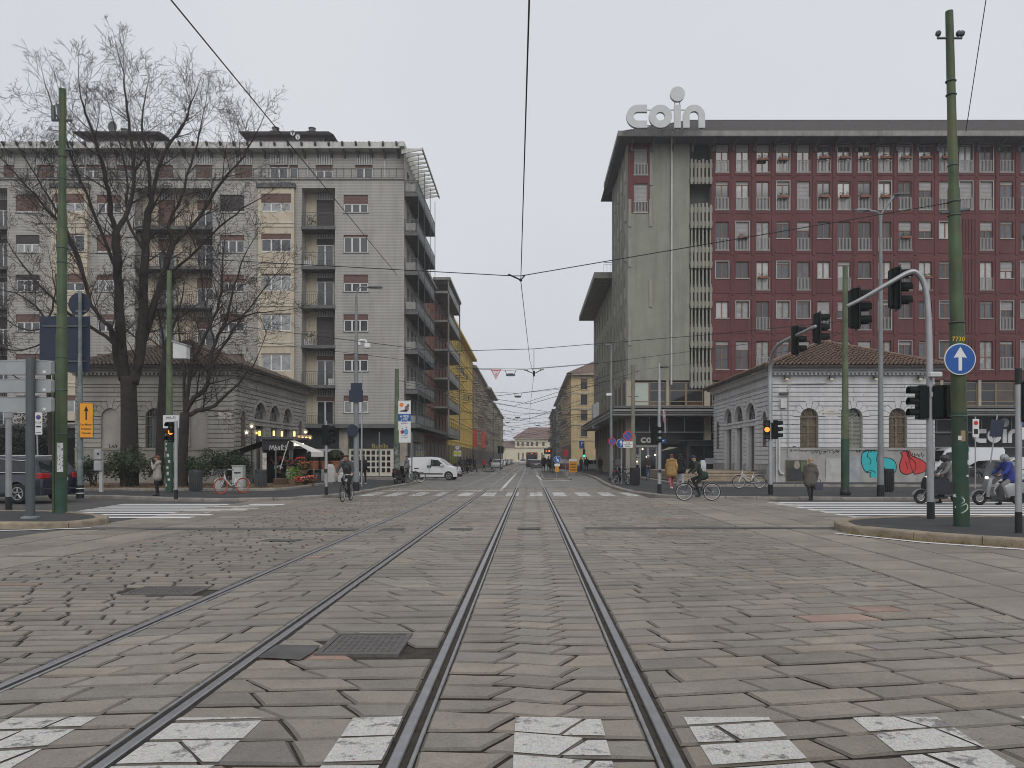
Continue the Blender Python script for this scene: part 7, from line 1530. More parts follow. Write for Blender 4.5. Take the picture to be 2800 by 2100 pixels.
t, x, y = pole('sign_post', 'slim leaning post with a white parking notice above the dark blue car', 105, 1352, .12, [(0, .03), (3.6, .03)], m_gal, None, -.02); tq = thing('parking_sign', 'narrow white parking notice with a blue roundel', 'sign', (X_(105, y-.1), y-.1, Z_(1190, y)), world=True); Dq = Dir((X_(105, y-.1), y-.1, Z_(1158, y-.1)), R(5)); q = MB(); Dq.box(q, -.15, .15, -.46, .46, 0, .015); bo = q.build('plate', m_signw, tq); q = MB(); q.prism(circ(.1, 20, 0, .26), Dq, -.005, -.001); q.build('red_ring', m_signr, bo); q = MB(); q.prism(circ(.08, 20, 0, .26), Dq, -.009, -.006); q.build('roundel', m_blue, bo); text_mb('0-24', Dq, 0, .0, .09, -.006).build('lettering', m_ink, tq); q = MB(); Dq.box(q, -.1, .1, -.16, -.1, -.005, -.001); Dq.box(q, -.11, .11, -.38, -.36, -.005, -.001); q.build('pictogram', m_ink, tq)
# --- signs by the store corner
def no_parking(px, py, Y, r, label, panel=None):
    x = X_(px, Y); t = thing('no_parking_sign', label, 'sign', (x, Y, .12), world=True); q = MB(); q.tube([(x, Y+.06, .12), (x, Y+.06, Z_(py-8, Y))], .03, 8); q.build('post', m_gal, t)
    def dr(D, bo):
        q = MB(); q.prism([(-.62*r, .5*r), (-.5*r, .62*r), (.62*r, -.5*r), (.5*r, -.62*r)], D, -.014, -.011); q.build('bar', m_signr, bo)
    disc_sign(t, (x, Y, Z_(py, Y)), 0, r, m_blue, None, None); D = Dir((x, Y, Z_(py, Y))); q = MB(); ring_mb(q, D, r*.78, r, -.012, -.009, 32); q.build('red_ring', m_signr, t); q = MB(); q.prism([(-.62*r, .5*r), (-.5*r, .62*r), (.62*r, -.5*r), (.5*r, -.62*r)], D, -.0135, -.0095); q.build('red_bar', m_signr, t)
    if panel:
        q = MB(); D.box(q, -r*.95, r*.95, -r*2.35, -r*1.1, 0, .015); q.build('plate', m_signw, t); text_mb(panel, D, 0, -r*1.55, r*.3, -.005).build('lettering', m_ink, t); q = MB(); D.box(q, -r*.85, r*.85, -r*1.72, -r*1.66, -.004, -.001); D.box(q, -r*.6, r*.5, -r*2.1, -r*1.95, -.004, -.001); q.build('pictogram', m_ink, t)
no_parking(1717, 1192, 44.4, .29, 'round no parking sign with a 0-24 plate before the store corner', '0-24'); no_parking(1674, 1207, 49, .25, 'smaller no parking sign at the foot of the street lamp', '')
t = thing('blue_arrow_sign', 'round blue sign with straight and right arrows by the store corner', 'sign', (X_(1698, 45.5), 45.5, Z_(1212, 45.5)), world=True); bo = disc_sign(t, (X_(1698, 45.5), 45.5, Z_(1212, 45.5)), 0, .27, m_blue, m_signw, lambda D, bo: arrow(D, bo, .25)); q = MB(); D = Dir((X_(1698, 45.5), 45.5, Z_(1212, 45.5))); D.box(q, .03, .18, -.06, -.02, -.013, -.01); q.build('side_arrow', m_signw, t); q = MB(); q.tube([(X_(1699, 45.5), 45.56, .12), (X_(1699, 45.5), 45.56, Z_(1205, 45.5))], .03, 8); q.build('post', m_gal, t)
# --- signs on the median and far signs
Ym = 58.5; xm = X_(1524, Ym)
t = thing('keep_right_sign', 'round blue sign with a slanted white arrow on the median island', 'sign', (xm, Ym, .13), world=True); disc_sign(t, (xm, Ym, Z_(1257, Ym)), 0, .28, m_blue, m_signw, lambda D, bo: arrow(D, bo, .27, R(-150))); D = Dir((xm, Ym, 0)); q = MB(); D.box(q, -.22, .2, Z_(1275, Ym), Z_(1268, Ym), 0, .02); q.build('white_plate', m_signw, t); q = MB(); D.box(q, -.16, .1, Z_(1290, Ym), Z_(1275.5, Ym), 0, .02); q.build('yellow_plate', m_orange, t); q = MB(); q.tube([(xm-.05, Ym+.06, .13), (xm+.02, Ym+.06, Z_(1248, Ym))], .03, 8); q.build('post', m_gal, t); q = MB(); D.box(q, -.06, .0, Z_(1287, Ym), Z_(1284, Ym), -.006, -.001); D.box(q, -.06, .0, Z_(1281, Ym), Z_(1278, Ym), -.006, -.001); q.build('symbols', m_ink, t)
t = thing('roadworks_board', 'orange roadworks notice board behind the median island', 'sign', (X_(1566, 74), 74, 0), world=True); D = Dir((X_(1566, 74), 74, 0)); q = MB(); D.box(q, -.36, .4, .3, 1.35, 0, .03); q.build('board', m_orange, t); q = MB(); D.box(q, -.36, .4, 1.36, 1.6, 0, .03); q.build('white_header', m_signw, t); q = MB(); 
for k in range(6): D.box(q, -.28, .3, .42+k*.15, .47+k*.15, -.006, -.001)
q.build('lines', m_ink, t); q = MB(); D.box(q, -.33, -.28, 0, .3, 0, .04); D.box(q, .3, .35, 0, .3, 0, .04); q.build('legs', m_metal_dk, t)
t = thing('red_notice', 'red notice panel on a post behind the median', 'sign', (X_(1547, 80), 80, 0), world=True); D = Dir((X_(1547, 80), 80, 0)); q = MB(); D.box(q, -.25, .25, Z_(1248, 80), Z_(1229, 80), 0, .03); q.build('panel', m_signr, t); q = MB(); q.tube([(X_(1547, 80), 80.05, 0), (X_(1547, 80), 80.05, 2)], .03, 6); q.build('post', m_gal, t)
t = thing('stop_display', 'dark tram stop display with orange characters', 'sign', (X_(1498, 78), 78, .13), world=True); D = Dir((X_(1498, 78), 78, 0)); q = MB(); D.box(q, -.38, .38, Z_(1242, 78), Z_(1226, 78), 0, .2); q.build('case', m_blk, t); text_mb('2 14', D, 0, Z_(1236, 78), .2, -.006, wide=.9).build('characters', M('led_orange', (1, .2, .04), .5, 0, 0, emit=2.5), t); q = MB(); q.tube([(X_(1511, 78), 78.1, .13), (X_(1511, 78), 78.1, Z_(1118, 78))], .1, 8); q.build('post', m_dkpole, t)
t, x, y = pole('signal_post', 'far signal post with a glowing green light beside the store arcade', 1597, 1292, .12, [(0, .06), (3.3, .05)], m_dkpole, cat='traffic light'); signal_head(t, (x, y-.1, 2.2), 0, .85, 2); tq = thing('parking_direction_sign', 'blue parking P sign above the green signal', 'sign', (x-.25, y, 2.9), world=True); D = Dir((x-.22, y-.1, 3.2)); q = MB(); D.box(q, -.3, .25, -.5, .3, 0, .02); q.build('plate', m_blue, tq); text_mb('P', D, 0, -.2, .42, -.006).build('lettering', m_signw, tq)
q = MB(); t = thing('median_signal', 'dark traffic signals on the far left median', 'traffic light', (X_(1369, 95), 95, .13), world=True); xx_ = X_(1369, 95); q.tube([(xx_, 95, .13), (xx_, 95, 3.2)], .06, 8); q.build('post', m_dkpole, t); signal_head(t, (xx_-.18, 95, 2.7), R(170), .9); signal_head(t, (xx_+.2, 95, 2.7), R(190), .9)
for k, (px, a, b) in enumerate(((1299, 1175, 1221), (1320, 1180, 1225))):
    Yb = (128, 142)[k]; x = X_(px, Yb); t = thing('red_banner', 'vertical red shop banner, %s one on the left street side' % ('nearer', 'further')[k], 'banner', (x, Yb, Z_(b, Yb)), world=True, group='red banners'); q = MB(); q.box(x-.35, x+.35, Yb, Yb+.04, Z_(b, Yb), Z_(a, Yb)); q.build('cloth', M('banner_red', (.45, .06, .05), .8), t); q = MB(); q.tube([(XR, Yb+.02, Z_(a, Yb)), (x+.35, Yb+.02, Z_(a, Yb))], .03, 6); q.build('bracket', m_metal_dk, t)
t = thing('street_clock', 'round street clock with a yellow plate on the left sidewalk', 'clock', (X_(1251, 90), 90, .12), world=True); x = X_(1251, 90); q = MB(); q.tube([(x, 90, .12), (x, 90, 2.6)], .06, 8); q.build('post', m_dkpole, t); q = MB(); q.prism(circ(.3, 24, x, Z_(1224, 90)), front(90), -.1, .1); c_ = q.build('case', m_dkpole, t); q = MB(); q.prism(circ(.25, 24, x, Z_(1224, 90)), front(90), -.11, -.101); q.build('dial', m_signw, c_); q = MB(); f9 = front(90); f9.box(q, x-.015, x+.015, Z_(1224, 90), Z_(1224, 90)+.2, -.116, -.112); q.tube([(x, 89.885, Z_(1224, 90)), (x+.1, 89.885, Z_(1224, 90)-.08)], .012, 4); q.build('hands', m_ink, c_); q = MB(); f9.box(q, x-.45, x+.45, Z_(1248, 90), Z_(1232, 90), -.05, .05); q.build('plate', m_signw, t); q = MB(); f9.box(q, x-.38, x+.38, Z_(1243, 90), Z_(1236, 90), -.06, -.051); q.build('yellow_panel', M('yellow_green', (.5, .5, .04), .5), t)
# --- signs at the far right
t, x, y = pole('sign_post', 'thin post with a long parking notice before the parked white vans', 2667, 1336, .12, [(0, .03), (3.6, .03)], m_gal); q = MB(); D = Dir((x, y-.05, 0)); D.box(q, -.16, .16, 2.7, 3.6, 0, .02); q.build('plate', m_signw, t); q = MB(); q.prism(circ(.11, 20, 0, 3.4), D, -.006, -.001); q.build('roundel', m_signr, t); q = MB(); D.box(q, -.1, .1, 2.85, 3.1, -.005, -.001); q.build('lines', m_ink, t)
t, x, y = pole('sign_post', 'leaning post with the dark back of a square sign before the big letters', 2698, 1340, .12, [(0, .03), (3.6, .03)], m_gal, None, .14); q = MB(); D = Dir((x+.42, y-.05, 3.1), 0); q.prism([(-.32, -.42), (.3, -.45), (.42, .35), (-.22, .38)], D, 0, .02); q.build('plate', m_back, t)
t, x, y = pole('sign_post', 'post with a blue parking sign at the right picture edge', 2793, 1338, .12, [(0, .03), (3.8, .03)], m_gal); D = Dir((x+.1, y-.05, 0)); q = MB(); D.box(q, -.3, .3, 3.2, 3.75, 0, .02); q.build('plate', m_blue, t); text_mb('P', D, -.05, 3.3, .35, -.006).build('lettering', m_signw, t); q = MB(); D.box(q, -.3, .3, 2.55, 3.15, 0, .02); q.build('white_plate', m_signw, t)
# ================================================================ overhead wires
m_wire = M('black_cable', (.02, .02, .022), .6, 0, 0); m_ins = M('insulator', (.35, .35, .34), .5)
def wire(label, pts, r=.012, sag=0., name='overhead_wire', group='overhead wires'):
    t = tag(None, None) if False else None; P = []
    for i in range(len(pts)-1):
        a, b = Vector(pts[i]), Vector(pts[i+1])
        for k in range(8): u = k/8; P.append(a.lerp(b, u)+Vector((0, 0, -sag*4*u*(1-u))))
    P.append(Vector(pts[-1])); q = MB(); q.tube(P, r, 5); o = q.build(name, m_wire, None); tag(o, label, 'wire', group); return o
wire('thick feeder cable running from the top left of the sky to the grey block corner', [at(230, -290, 14), at(468, 0, 20), at(1114, 786, 74)], .021, 0)
ZC = 5.9
def trolley(px, py): Y = (ZC-EYE)*F/(CY-py); return (X_(px, Y), Y, ZC)
wire('contact wire above the right tram track', [(.0, 1, ZC), trolley(1447, 5), trolley(1424, 768), trolley(1449, 987), trolley(1460, 1025), trolley(1450, 1110), (-.2, 120, ZC), (.1, 170, ZC), (0, 260, ZC)], .0095)
wire('contact wire above the left tram track', [(-3.3, 38, ZC), (-2.9, 62, ZC), (-3.2, 90, ZC), (-3.0, 150, ZC), (-3, 260, ZC)], .01)
yL, yR = gb(167, 1402, .135)[1], gb(2630, 1439, .135)[1]; pm = trolley(1424, 768)
wire('span wire between the two tall green poles across the square', [at(175, 688, yL), (pm[0]-.2, pm[1], pm[2]+.12), (pm[0], pm[1], pm[2]+.12), at(2610, 552, yR)], .011)
y4 = gb(463, 1348)[1]; p2 = trolley(1460, 955); w2 = (X_(1460, 34), 34, Z_(954, 34))
wire('span wire from the slim left green pole over the tracks to the slim right one', [at(463, 868, y4), at(1200, 961, 34.5), w2, at(1939, 915, 33.5), at(2311, 878, yG2)], .014)
wire('lower thin span wire below it carrying the warning triangle', [at(463, 905, y4), at(1303, 1008, 36), (X_(1460, 35), 35, Z_(1009, 35)), at(1617, 996, 36), at(2311, 906, yG2)], .01)
wire('short hanger wire dropping to the contact wire', [w2, (X_(1460, 35), 35, Z_(1028, 35))], .012)
t = thing('wire_hanger', 'black contact wire hanger with insulators above the right track', 'hanger', (X_(1460, 35), 35, Z_(1020, 35)), world=True); q = MB(); c = (X_(1460, 35), 35, Z_(1022, 35)); q.tube([(c[0]-.35, 35, c[2]+.15), (c[0], 35, c[2]), (c[0]+.35, 35, c[2]+.18)], .02, 6); q.tube([(c[0], 35, c[2]-.12), (c[0], 35, c[2]+.12)], .05, 8); q.build('bracket', m_wire, t)
for s, z in ((-.36, .17), (.36, .2)): q = MB(); q.ball((c[0]+s, 35, c[2]+z), (.1, .06, .05), 10, 6); q.build('insulator', m_ins, t)
t = thing('wire_hanger', 'small wire junction where the span meets the contact wire high above the square', 'hanger', pm, world=True); q = MB(); q.tube([(pm[0]-.3, pm[1], pm[2]+.16), (pm[0], pm[1], pm[2]+.02), (pm[0]+.1, pm[1], pm[2]+.14)], .02, 6); q.ball((pm[0], pm[1], pm[2]+.02), .04, 8, 5); q.build('bracket', m_wire, t)
t = thing('warning_triangle', 'hanging white triangle with a red lightning bolt over the tracks', 'sign', at(1356, 1038, 36), world=True); f8 = front(36); U = lambda px: X_(px, 36); V = lambda py: Z_(py, 36); q = MB(); q.prism([(U(1341), V(1009)), (U(1371), V(1009)), (U(1356), V(1038))], f8, 0, .02); q.build('plate', m_signr, t); q = MB(); q.prism([(U(1343.5), V(1010)), (U(1368.5), V(1010)), (U(1356), V(1035))], f8, -.005, -.001); q.build('white_face', m_signw, t); q = MB(); q.prism([(U(1357), V(1020)), (U(1353.5), V(1026)), (U(1356), V(1026)), (U(1354.5), V(1032)), (U(1359), V(1024.5)), (U(1356.3), V(1024.5)), (U(1359), V(1020))], f8, -.009, -.006); q.build('bolt', m_signr, t); q = MB(); q.box(U(1346), U(1366), 35.99, 35.995, V(1014.5), V(1012.5)); q.build('bar', m_signr, t)
wire('thin stay wire leaving the right green pole towards the top right', [at(2641, 360, yR), at(2696, 0, yR-2), at(2760, -420, yR-6)], .009); wire('thin stay wire at the right green pole top', [at(2588, 60, yR), at(2602, 420, yR-.02)], .006)
wire('thin wire from the signal mast towards the pale pavilion', [at(1760, 1010, 46), at(2200, 955, 40), at(2311, 905, yG2)], .008)
wire('dark guy wire on the grey block corner', [at(1090, 800, 70), at(1120, 830, 72), at(1330, 1070, 120), at(1372, 1130, 170)], .03)
rw_ = random.Random(12)
SPAN = ['nearest']+[w+' nearest' for w in 'second third fourth fifth sixth seventh eighth ninth tenth eleventh twelfth thirteenth fourteenth fifteenth sixteenth'.split()]+['farthest']
for k in range(17):
    Y = 58+k*k*.55+k*6; za = rw_.uniform(6.2, 9.5); zb = rw_.uniform(6.2, 9.5); zm = 6.1
    wire('span wire over the far street, number %d counted away from the camera' % (k+1) if False else SPAN[k % 17]+' span wire over the far street between the house fronts', [(XR+.3, Y+rw_.uniform(-6, 6), za), (rw_.choice([-3, -1.5, 0]), Y, zm+rw_.uniform(0, .5)), (XG0, Y+rw_.uniform(-6, 6), zb)], .014+Y*.00008, .05)
for k in range(5):
    Y = 80+k*30; wire('slanting span wire over the far street, '+('nearest', 'second nearest', 'third nearest', 'fourth nearest', 'farthest')[k]+' of five', [(XR+.3, Y, 8.5), (XG0, Y+14, 6.4)], .014+Y*.00008, .05)
for k, (px, py, Y) in enumerate(((1396, 1023, 62), (1416, 1083, 84), (1415, 1141, 120), (1388, 1155, 150), (1470, 1163, 150), (1402, 1173, 190))):
    c = at(px, py, Y); lab = ('nearest and highest', 'second nearest', 'third nearest', 'left one of the far pair of', 'right one of the far pair of', 'farthest')[k]; t = thing('hanging_lamp', 'street lamp hung on wires over the far street, %s' % (lab if k not in (3, 4) else ('left of the far pair' if k == 3 else 'right of the far pair')), 'street lamp', c, world=True, group='lamps hung over the street')
    q = MB(); q.loft([[(c[0]+u*s, Y+v*s, c[2]+z) for u, v in ((-.35, -.2), (.35, -.2), (.35, .2), (-.35, .2))] for s, z in ((1, -.12), (1.1, -.05), (.5, .06))]); q.build('shade', m_dkpole, t); q = MB(); q.box(c[0]-.28, c[0]+.28, Y-.15, Y+.15, c[2]-.16, c[2]-.12); q.build('lens', MATS['lamp_lens'], t); q = MB(); q.tube([(c[0]-.45, Y, c[2]+.3), (c[0]-.3, Y, c[2]), (c[0]+.3, Y, c[2]), (c[0]+.45, Y, c[2]+.3)], .03, 5); q.build('hanger', m_dkpole, t)
    wire('wire that carries the street lamp hung '+('nearest the camera', 'second nearest', 'third nearest', 'left in the far pair', 'right in the far pair', 'farthest away')[k], [(XR+.3, Y+4, c[2]+1.1), (c[0], Y, c[2]+.3), (XG0, Y+4, c[2]+1.6)], .014+Y*.00006, name='carrier_wire', group='lamp carrier wires')
# ================================================================ vehicles
m_tyre = M('tyre_rubber', (.018, .018, .019), .85, 0, .15, 9); m_rim = M('alloy_rim', (.4, .41, .42), .35, .7, .1, 5); m_cglass = M('car_glass', (.008, .01, .012), .05, 0, 0, spec=.5); m_plate = M('number_plate', (.6, .6, .6), .5, 0, 0); m_head = M('headlamp', (.55, .56, .57), .15, .2, 0); m_tail = M('tail_lamp', (.35, .015, .015), .25, 0, 0); m_bumper = M('black_bumper', (.025, .026, .028), .6, 0, 0); m_chrome = M('chrome', (.6, .61, .62), .18, .95, 0)
def paint(name, col): return M('paint_'+name, col, .28, .1, .04, 2, spec=.6, coat=.5)
def car_wheel(t, x, y, r, wd, side):
    q = MB(); c = (x, y, r); q.wheel(c, (0, 1, 0), r*.78, r*.22, 24, 8); w_ = q.build('wheel', m_tyre, t, True)
    q = MB(); s = side*wd*.3
    q.loft([[(x+rr_*math.cos(2*math.pi*k/20), y+s*yy, r+rr_*math.sin(2*math.pi*k/20)) for k in range(20)] for rr_, yy in ((r*.62, .2), (r*.6, .9), (r*.5, .8))]); q.build('rim_well', m_bumper, w_)
    q = MB()
    for k in range(5):
        a = 2*math.pi*k/5+.3; ca, sa = math.cos(a), math.sin(a); q.tube([(x+r*.1*ca, y+s*1.0, r+r*.1*sa), (x+r*.6*ca, y+s*1.05, r+r*.6*sa)], [r*.09, r*.07], 5)
    ring_mb(q, lambda u, v, d: (x+u, y+s+d*side, r+v), r*.56, r*.64, -.01, .02, 24); q.build('rim', m_rim, w_)
def vehicle(name, label, cat, loc, rz, prof, W, H, belt, tum, wx, wr, pt, sides, ws, rw, zb=.26, heads=None, tails=None, group=None, plate=True, cladding=True, extra=None):
    t = thing(name, label, cat, (loc[0], loc[1], loc[2] if len(loc) > 2 else 0), rz, group)
    def yw(z): return W/2-(tum*max(0, z-belt)/(H-belt) if z > belt else .04*max(0, (belt*.6-z)/belt))
    bot = []; ar = wr*1.14
    for x in wx:
        h = math.sqrt(max(.01, ar*ar-(wr-zb)**2)); a0 = math.asin((zb-wr)/ar)
        bot += [(x+ar*math.cos(math.pi-a0-(math.pi-2*a0)*k/9), wr+ar*math.sin(math.pi-a0-(math.pi-2*a0)*k/9)) for k in range(10)]
    ring = [(prof[0][0], zb)]+bot+[(prof[-1][0], zb)]+prof[::-1]
    cx = sum(p[0] for p in ring)/len(ring); cz = (belt+zb)/2
    def R_(s, ins): return [((x-(x-cx)*ins*.018) , s*(yw(z)-(.05 if ins else 0 if abs(s) == 1 else 0))*1., z-(z-cz)*ins*.03) for x, z in ring]
    rings = [[(x-(x-cx)*.02, -yw(z), z-(.025 if z > belt else 0)) for x, z in ring], [(x, -yw(z)+.07, z) for x, z in ring], [(x, 0, z+(.015 if z > belt else 0)) for x, z in ring], [(x, yw(z)-.07, z) for x, z in ring], [(x-(x-cx)*.02, yw(z), z-(.025 if z > belt else 0)) for x, z in ring]]
    q = MB(); q.loft(rings); me = q.mesh('b'); bm = bmesh.new(); bm.from_mesh(me); bmesh.ops.triangulate(bm, faces=[f for f in bm.faces if len(f.verts) > 4]); bm.to_mesh(me); bm.free(); me.polygons.foreach_set('use_smooth', [True]*len(me.polygons)); me.set_sharp_from_angle(angle=R(32)); body = link('body', me, pt, t)
    for s in (-1, 1):
        for poly in sides:
            q = MB(); q.prism(poly, lambda u, v, d: (u, s*(yw(v)+d), v), -.02, .006); q.build('side_window', m_cglass, t)
    for seg, nm in ((ws, 'windscreen'), (rw, 'rear_window')):
        if not seg: continue
        (xa, za), (xb, zb_) = seg; dx, dz = xb-xa, zb_-za; l = math.hypot(dx, dz); nx, nz = (dz/l, -dx/l); s_ = 1 if nx*(1 if nm == 'windscreen' else -1) > 0 else -1; nx *= s_*.012; nz *= s_*.012; f = .06
        q = MB(); q.add([(xa+dx*f+nx, -yw(za)+.1, za+dz*f+nz+.01), (xa+dx*f+nx, yw(za)-.1, za+dz*f+nz+.01), (xb-dx*f+nx, yw(zb_)-.1, zb_-dz*f+nz+.01), (xb-dx*f+nx, -yw(zb_)+.1, zb_-dz*f+nz+.01)], [(0, 1, 2, 3)]); q.build(nm, m_cglass, t)
    xr, xf = prof[0][0], prof[-1][0]
    for x in wx:
        for s in (-1, 1): car_wheel(t, x, s*(W/2-.1), wr, .22, s)
    q = MB(); q.box(min(wx)+wr*1.2, max(wx)-wr*1.2, -W/2+.2, W/2-.2, zb-.06, zb+.3); q.box(min(wx)-wr, max(wx)+wr, -W/2+.3, W/2-.3, zb, zb+.5); q.build('underbody', m_bumper, t)
    if cladding:
        for nm, x, s in (('front_bumper', xf, 1), ('rear_bumper', xr, -1)): q = MB(); q.bbox(min(x-s*.12, x+s*.035), max(x-s*.12, x+s*.035), -W/2+.06, W/2-.06, zb+.0, zb+.26, .03); q.build(nm, m_bumper if cladding == 2 else pt, t)
    for s in (-1, 1):
        if heads: q = MB(); x, z, w_, h_ = heads; q.bbox(x-.18, x+.012, min(s*(W/2-.12), s*(W/2-.12-w_)), max(s*(W/2-.12), s*(W/2-.12-w_)), z, z+h_, .02); q.build('headlight', m_head, t)
        if tails: q = MB(); x, z, w_, h_ = tails; q.bbox(x-.012, x+.2, min(s*(W/2-.0), s*(W/2-w_)), max(s*(W/2+.0), s*(W/2-w_)), z, z+h_, .02); q.build('taillight', m_tail, t)
        q = MB(); q.bbox(wx[1]-.62, wx[1]-.42, min(s*W/2, s*(W/2+.17)), max(s*W/2, s*(W/2+.17)), belt+.0, belt+.14, .03); q.build('mirror', pt, t)
    if plate:
        for x, s in ((xf+.04, 1), (xr-.04, -1)): q = MB(); q.box(min(x, x+s*.012), max(x, x+s*.012), -.26, .26, zb+.18 if s > 0 else belt-.28, zb+.29 if s > 0 else belt-.17); q.build('number_plate', m_plate, t)
    if extra: extra(t, yw)
    return t
PH = [(-2.02, .5), (-2.05, .82), (-1.98, .95), (-1.72, 1.36), (-1.5, 1.45), (-.4, 1.5), (.35, 1.45), (1.08, .98), (1.85, .84), (2.05, .66), (2.08, .42)]
SH = [[(-1.55, .98), (-.45, .97), (-.45, 1.4), (-1.25, 1.38)], [(-.38, .97), (.85, .97), (.32, 1.37), (-.38, 1.41)]]
def hatch(label, loc, rz, pt, group=None, nm='parked_car'): return vehicle(nm, label, 'car', loc, rz, PH, 1.76, 1.5, .93, .28, (-1.25, 1.28), .31, pt, SH, ((1.08, .98), (.35, 1.45)), ((-1.98, .95), (-1.72, 1.36)), .24, (2.0, .62, .3, .16), (-2.04, .72, .22, .2), group)
PS = [(-2.42, .5), (-2.44, .85), (-2.36, 1.08), (-2.02, 1.56), (-1.75, 1.67), (-.4, 1.74), (.45, 1.68), (1.2, 1.15), (2.15, 1.0), (2.4, .82), (2.44, .45)]
def suv_x(t, yw):
    for s in (-1, 1):
        for P in ([(-2.0, 1.12), (-1.95, 1.22), (-1.72, 1.53), (-.4, 1.62), (.42, 1.57), (1.0, 1.12), (-2.0, 1.12)],): q = MB(); q.tube([(x, s*(yw(z)+.012), z) for x, z in P], .014, 5); q.build('window_trim', m_chrome, t)
        q = MB(); q.tube([(-1.6, s*.68, 1.72), (.2, s*.68, 1.74)], .02, 6); q.build('roof_rail', m_chrome, t)
    q = MB(); q.prism(circ(.05, 16), lambda u, v, d: (-2.435+d, u, 1.0+v), -.01, .01); q.build('badge', m_chrome, t)
vehicle('dark_suv', 'dark blue estate car waiting behind the left green pole', 'car', (-19.6, 28.6), math.pi-R(9), PS, 1.94, 1.75, 1.1, .3, (-1.45, 1.48), .37, paint('navy', (.008, .011, .026)), [[(-1.9, 1.15), (-1.05, 1.13), (-1.05, 1.55), (-1.66, 1.5)], [(-.98, 1.13), (-.02, 1.13), (-.02, 1.59), (-.98, 1.56)], [(.05, 1.13), (.95, 1.13), (.42, 1.53), (.05, 1.58)]], ((1.2, 1.15), (.45, 1.68)), ((-2.36, 1.08), (-2.02, 1.56)), .3, (2.38, .78, .4, .16), (-2.42, .9, .42, .2), extra=suv_x)
PV = [(-1.93, .5), (-1.95, 1.5), (-1.88, 1.66), (-1.6, 1.72), (-.2, 1.75), (.25, 1.7), (.55, 1.58), (1.22, 1.08), (1.75, .93), (1.93, .72), (1.95, .4)]
def van_x(t, yw):
    for s in (-1, 1):
        q = MB(); q.box(-1.0, .85, min(s*.85, s*.872), max(s*.85, s*.872), .44, .53); q.build('side_moulding', m_bumper, t)
        for x in (-.28, -.1): q = MB(); q.bbox(x-.05, x+.05, min(s*.84, s*.885), max(s*.84, s*.885), .95, 1.14, .01); q.build('door_handle', m_bumper, t)
        q = MB(); q.box(-.2, -.185, min(s*.85, s*.862), max(s*.85, s*.862), .4, 1.6); q.build('door_gap', m_bumper, t)
vehicle('white_van', 'small white delivery van crossing at the grey block corner', 'van', (X_(1187, 58), 58.2), R(-7), PV, 1.72, 1.75, 1.05, .14, (-1.28, 1.3), .32, paint('white', (.66, .67, .68)), [[(-.08, 1.08), (.95, 1.08), (.48, 1.5), (-.08, 1.56)]], ((1.22, 1.08), (.55, 1.58)), None, .26, (1.9, .82, .36, .18), (-1.95, .8, .2, .4), cladding=2, extra=van_x)
PB = [(-2.9, .6), (-2.92, 2.3), (-2.8, 2.5), (1.2, 2.52), (1.7, 2.3), (2.25, 1.35), (2.8, 1.15), (2.95, .9), (2.95, .5)]
vehicle('large_white_van', 'tall white delivery van parked below the big white letters', 'van', (X_(2640, 61), 61.5), R(178), PB, 2.0, 2.52, 1.3, .18, (-1.7, 1.9), .35, paint('van_white', (.62, .64, .66)), [[(1.05, 1.4), (2.1, 1.4), (1.62, 2.1), (1.05, 2.15)]], ((2.25, 1.35), (1.7, 2.3)), None, .3, (2.85, .95, .4, .2), (-2.92, 1.0, .15, .6), cladding=2)
hatch('dark parked car beside the tall white van', (X_(2700, 57.5), 57.5), R(182), paint('black', (.012, .012, .014))); 
vehicle('white_van', 'white van with roof bars parked behind the blue jacketed rider', 'van', (X_(2770, 60), 60), R(180), PV, 1.75, 1.8, 1.05, .14, (-1.28, 1.3), .32, MATS['paint_van_white'], [[(-.08, 1.08), (.95, 1.08), (.48, 1.5), (-.08, 1.56)]], ((1.22, 1.08), (.55, 1.58)), None, .26, (1.9, .82, .36, .18), (-1.95, .8, .2, .4), cladding=2, extra=lambda t, yw: (lambda q: (q.box(-.8, -.7, -.7, .7, 1.8, 1.86), q.box(.0, .1, -.7, .7, 1.8, 1.86), q.build('roof_bars', m_metal_dk, t)))(MB()))
hatch('white car just entering at the right picture edge', (19.95, 28.7), R(178), paint('white2', (.66, .67, .68)), None, 'white_car')
# cars down the street
pg = paint('grey', (.1, .105, .115)); psl = paint('silver', (.36, .37, .38)); pbk = MATS['paint_black']; pwh = MATS['paint_white']; prd = paint('red', (.12, .015, .02))
hatch('grey car seen from behind, stopped left of the median island', (X_(1466, 122), 122), R(90), pg, None, 'grey_car'); hatch('dark car in front of the grey car behind the bus', (X_(1453, 132), 132), R(90), pbk, None, 'dark_car'); hatch('silver car driving towards the camera on the left lane', (X_(1359, 122), 122), R(-90), psl, None, 'silver_car'); hatch('white car with lit lamps coming down the street middle', (X_(1430, 205), 205), R(-90), pwh, None, 'white_car')
hatch('dark red car parked behind the median island', (X_(1548, 103), 103), R(0), prd, None, 'red_car'); hatch('light car behind the green signal', (X_(1612, 99), 99), R(180), psl, None, 'light_car')
rc = random.Random(8); proto = None
for k in range(9):
    Y = 135+k*13; lab = 'parked car in the row along the left kerb, %s from the front' % ('first', 'second', 'third', 'fourth', 'fifth', 'sixth', 'seventh', 'eighth', 'ninth')[k]
    if k < 3: o_ = hatch(lab, (-6.0, Y), R(-90), (pbk, psl, pwh)[k], 'cars parked along the left kerb')
    else: o_ = None
    if k < 3: proto = (proto or [])+[o_]
    else: c = copy_tree(proto[k % 3]); c.location = (-6.0, Y, 0); c['label'] = lab
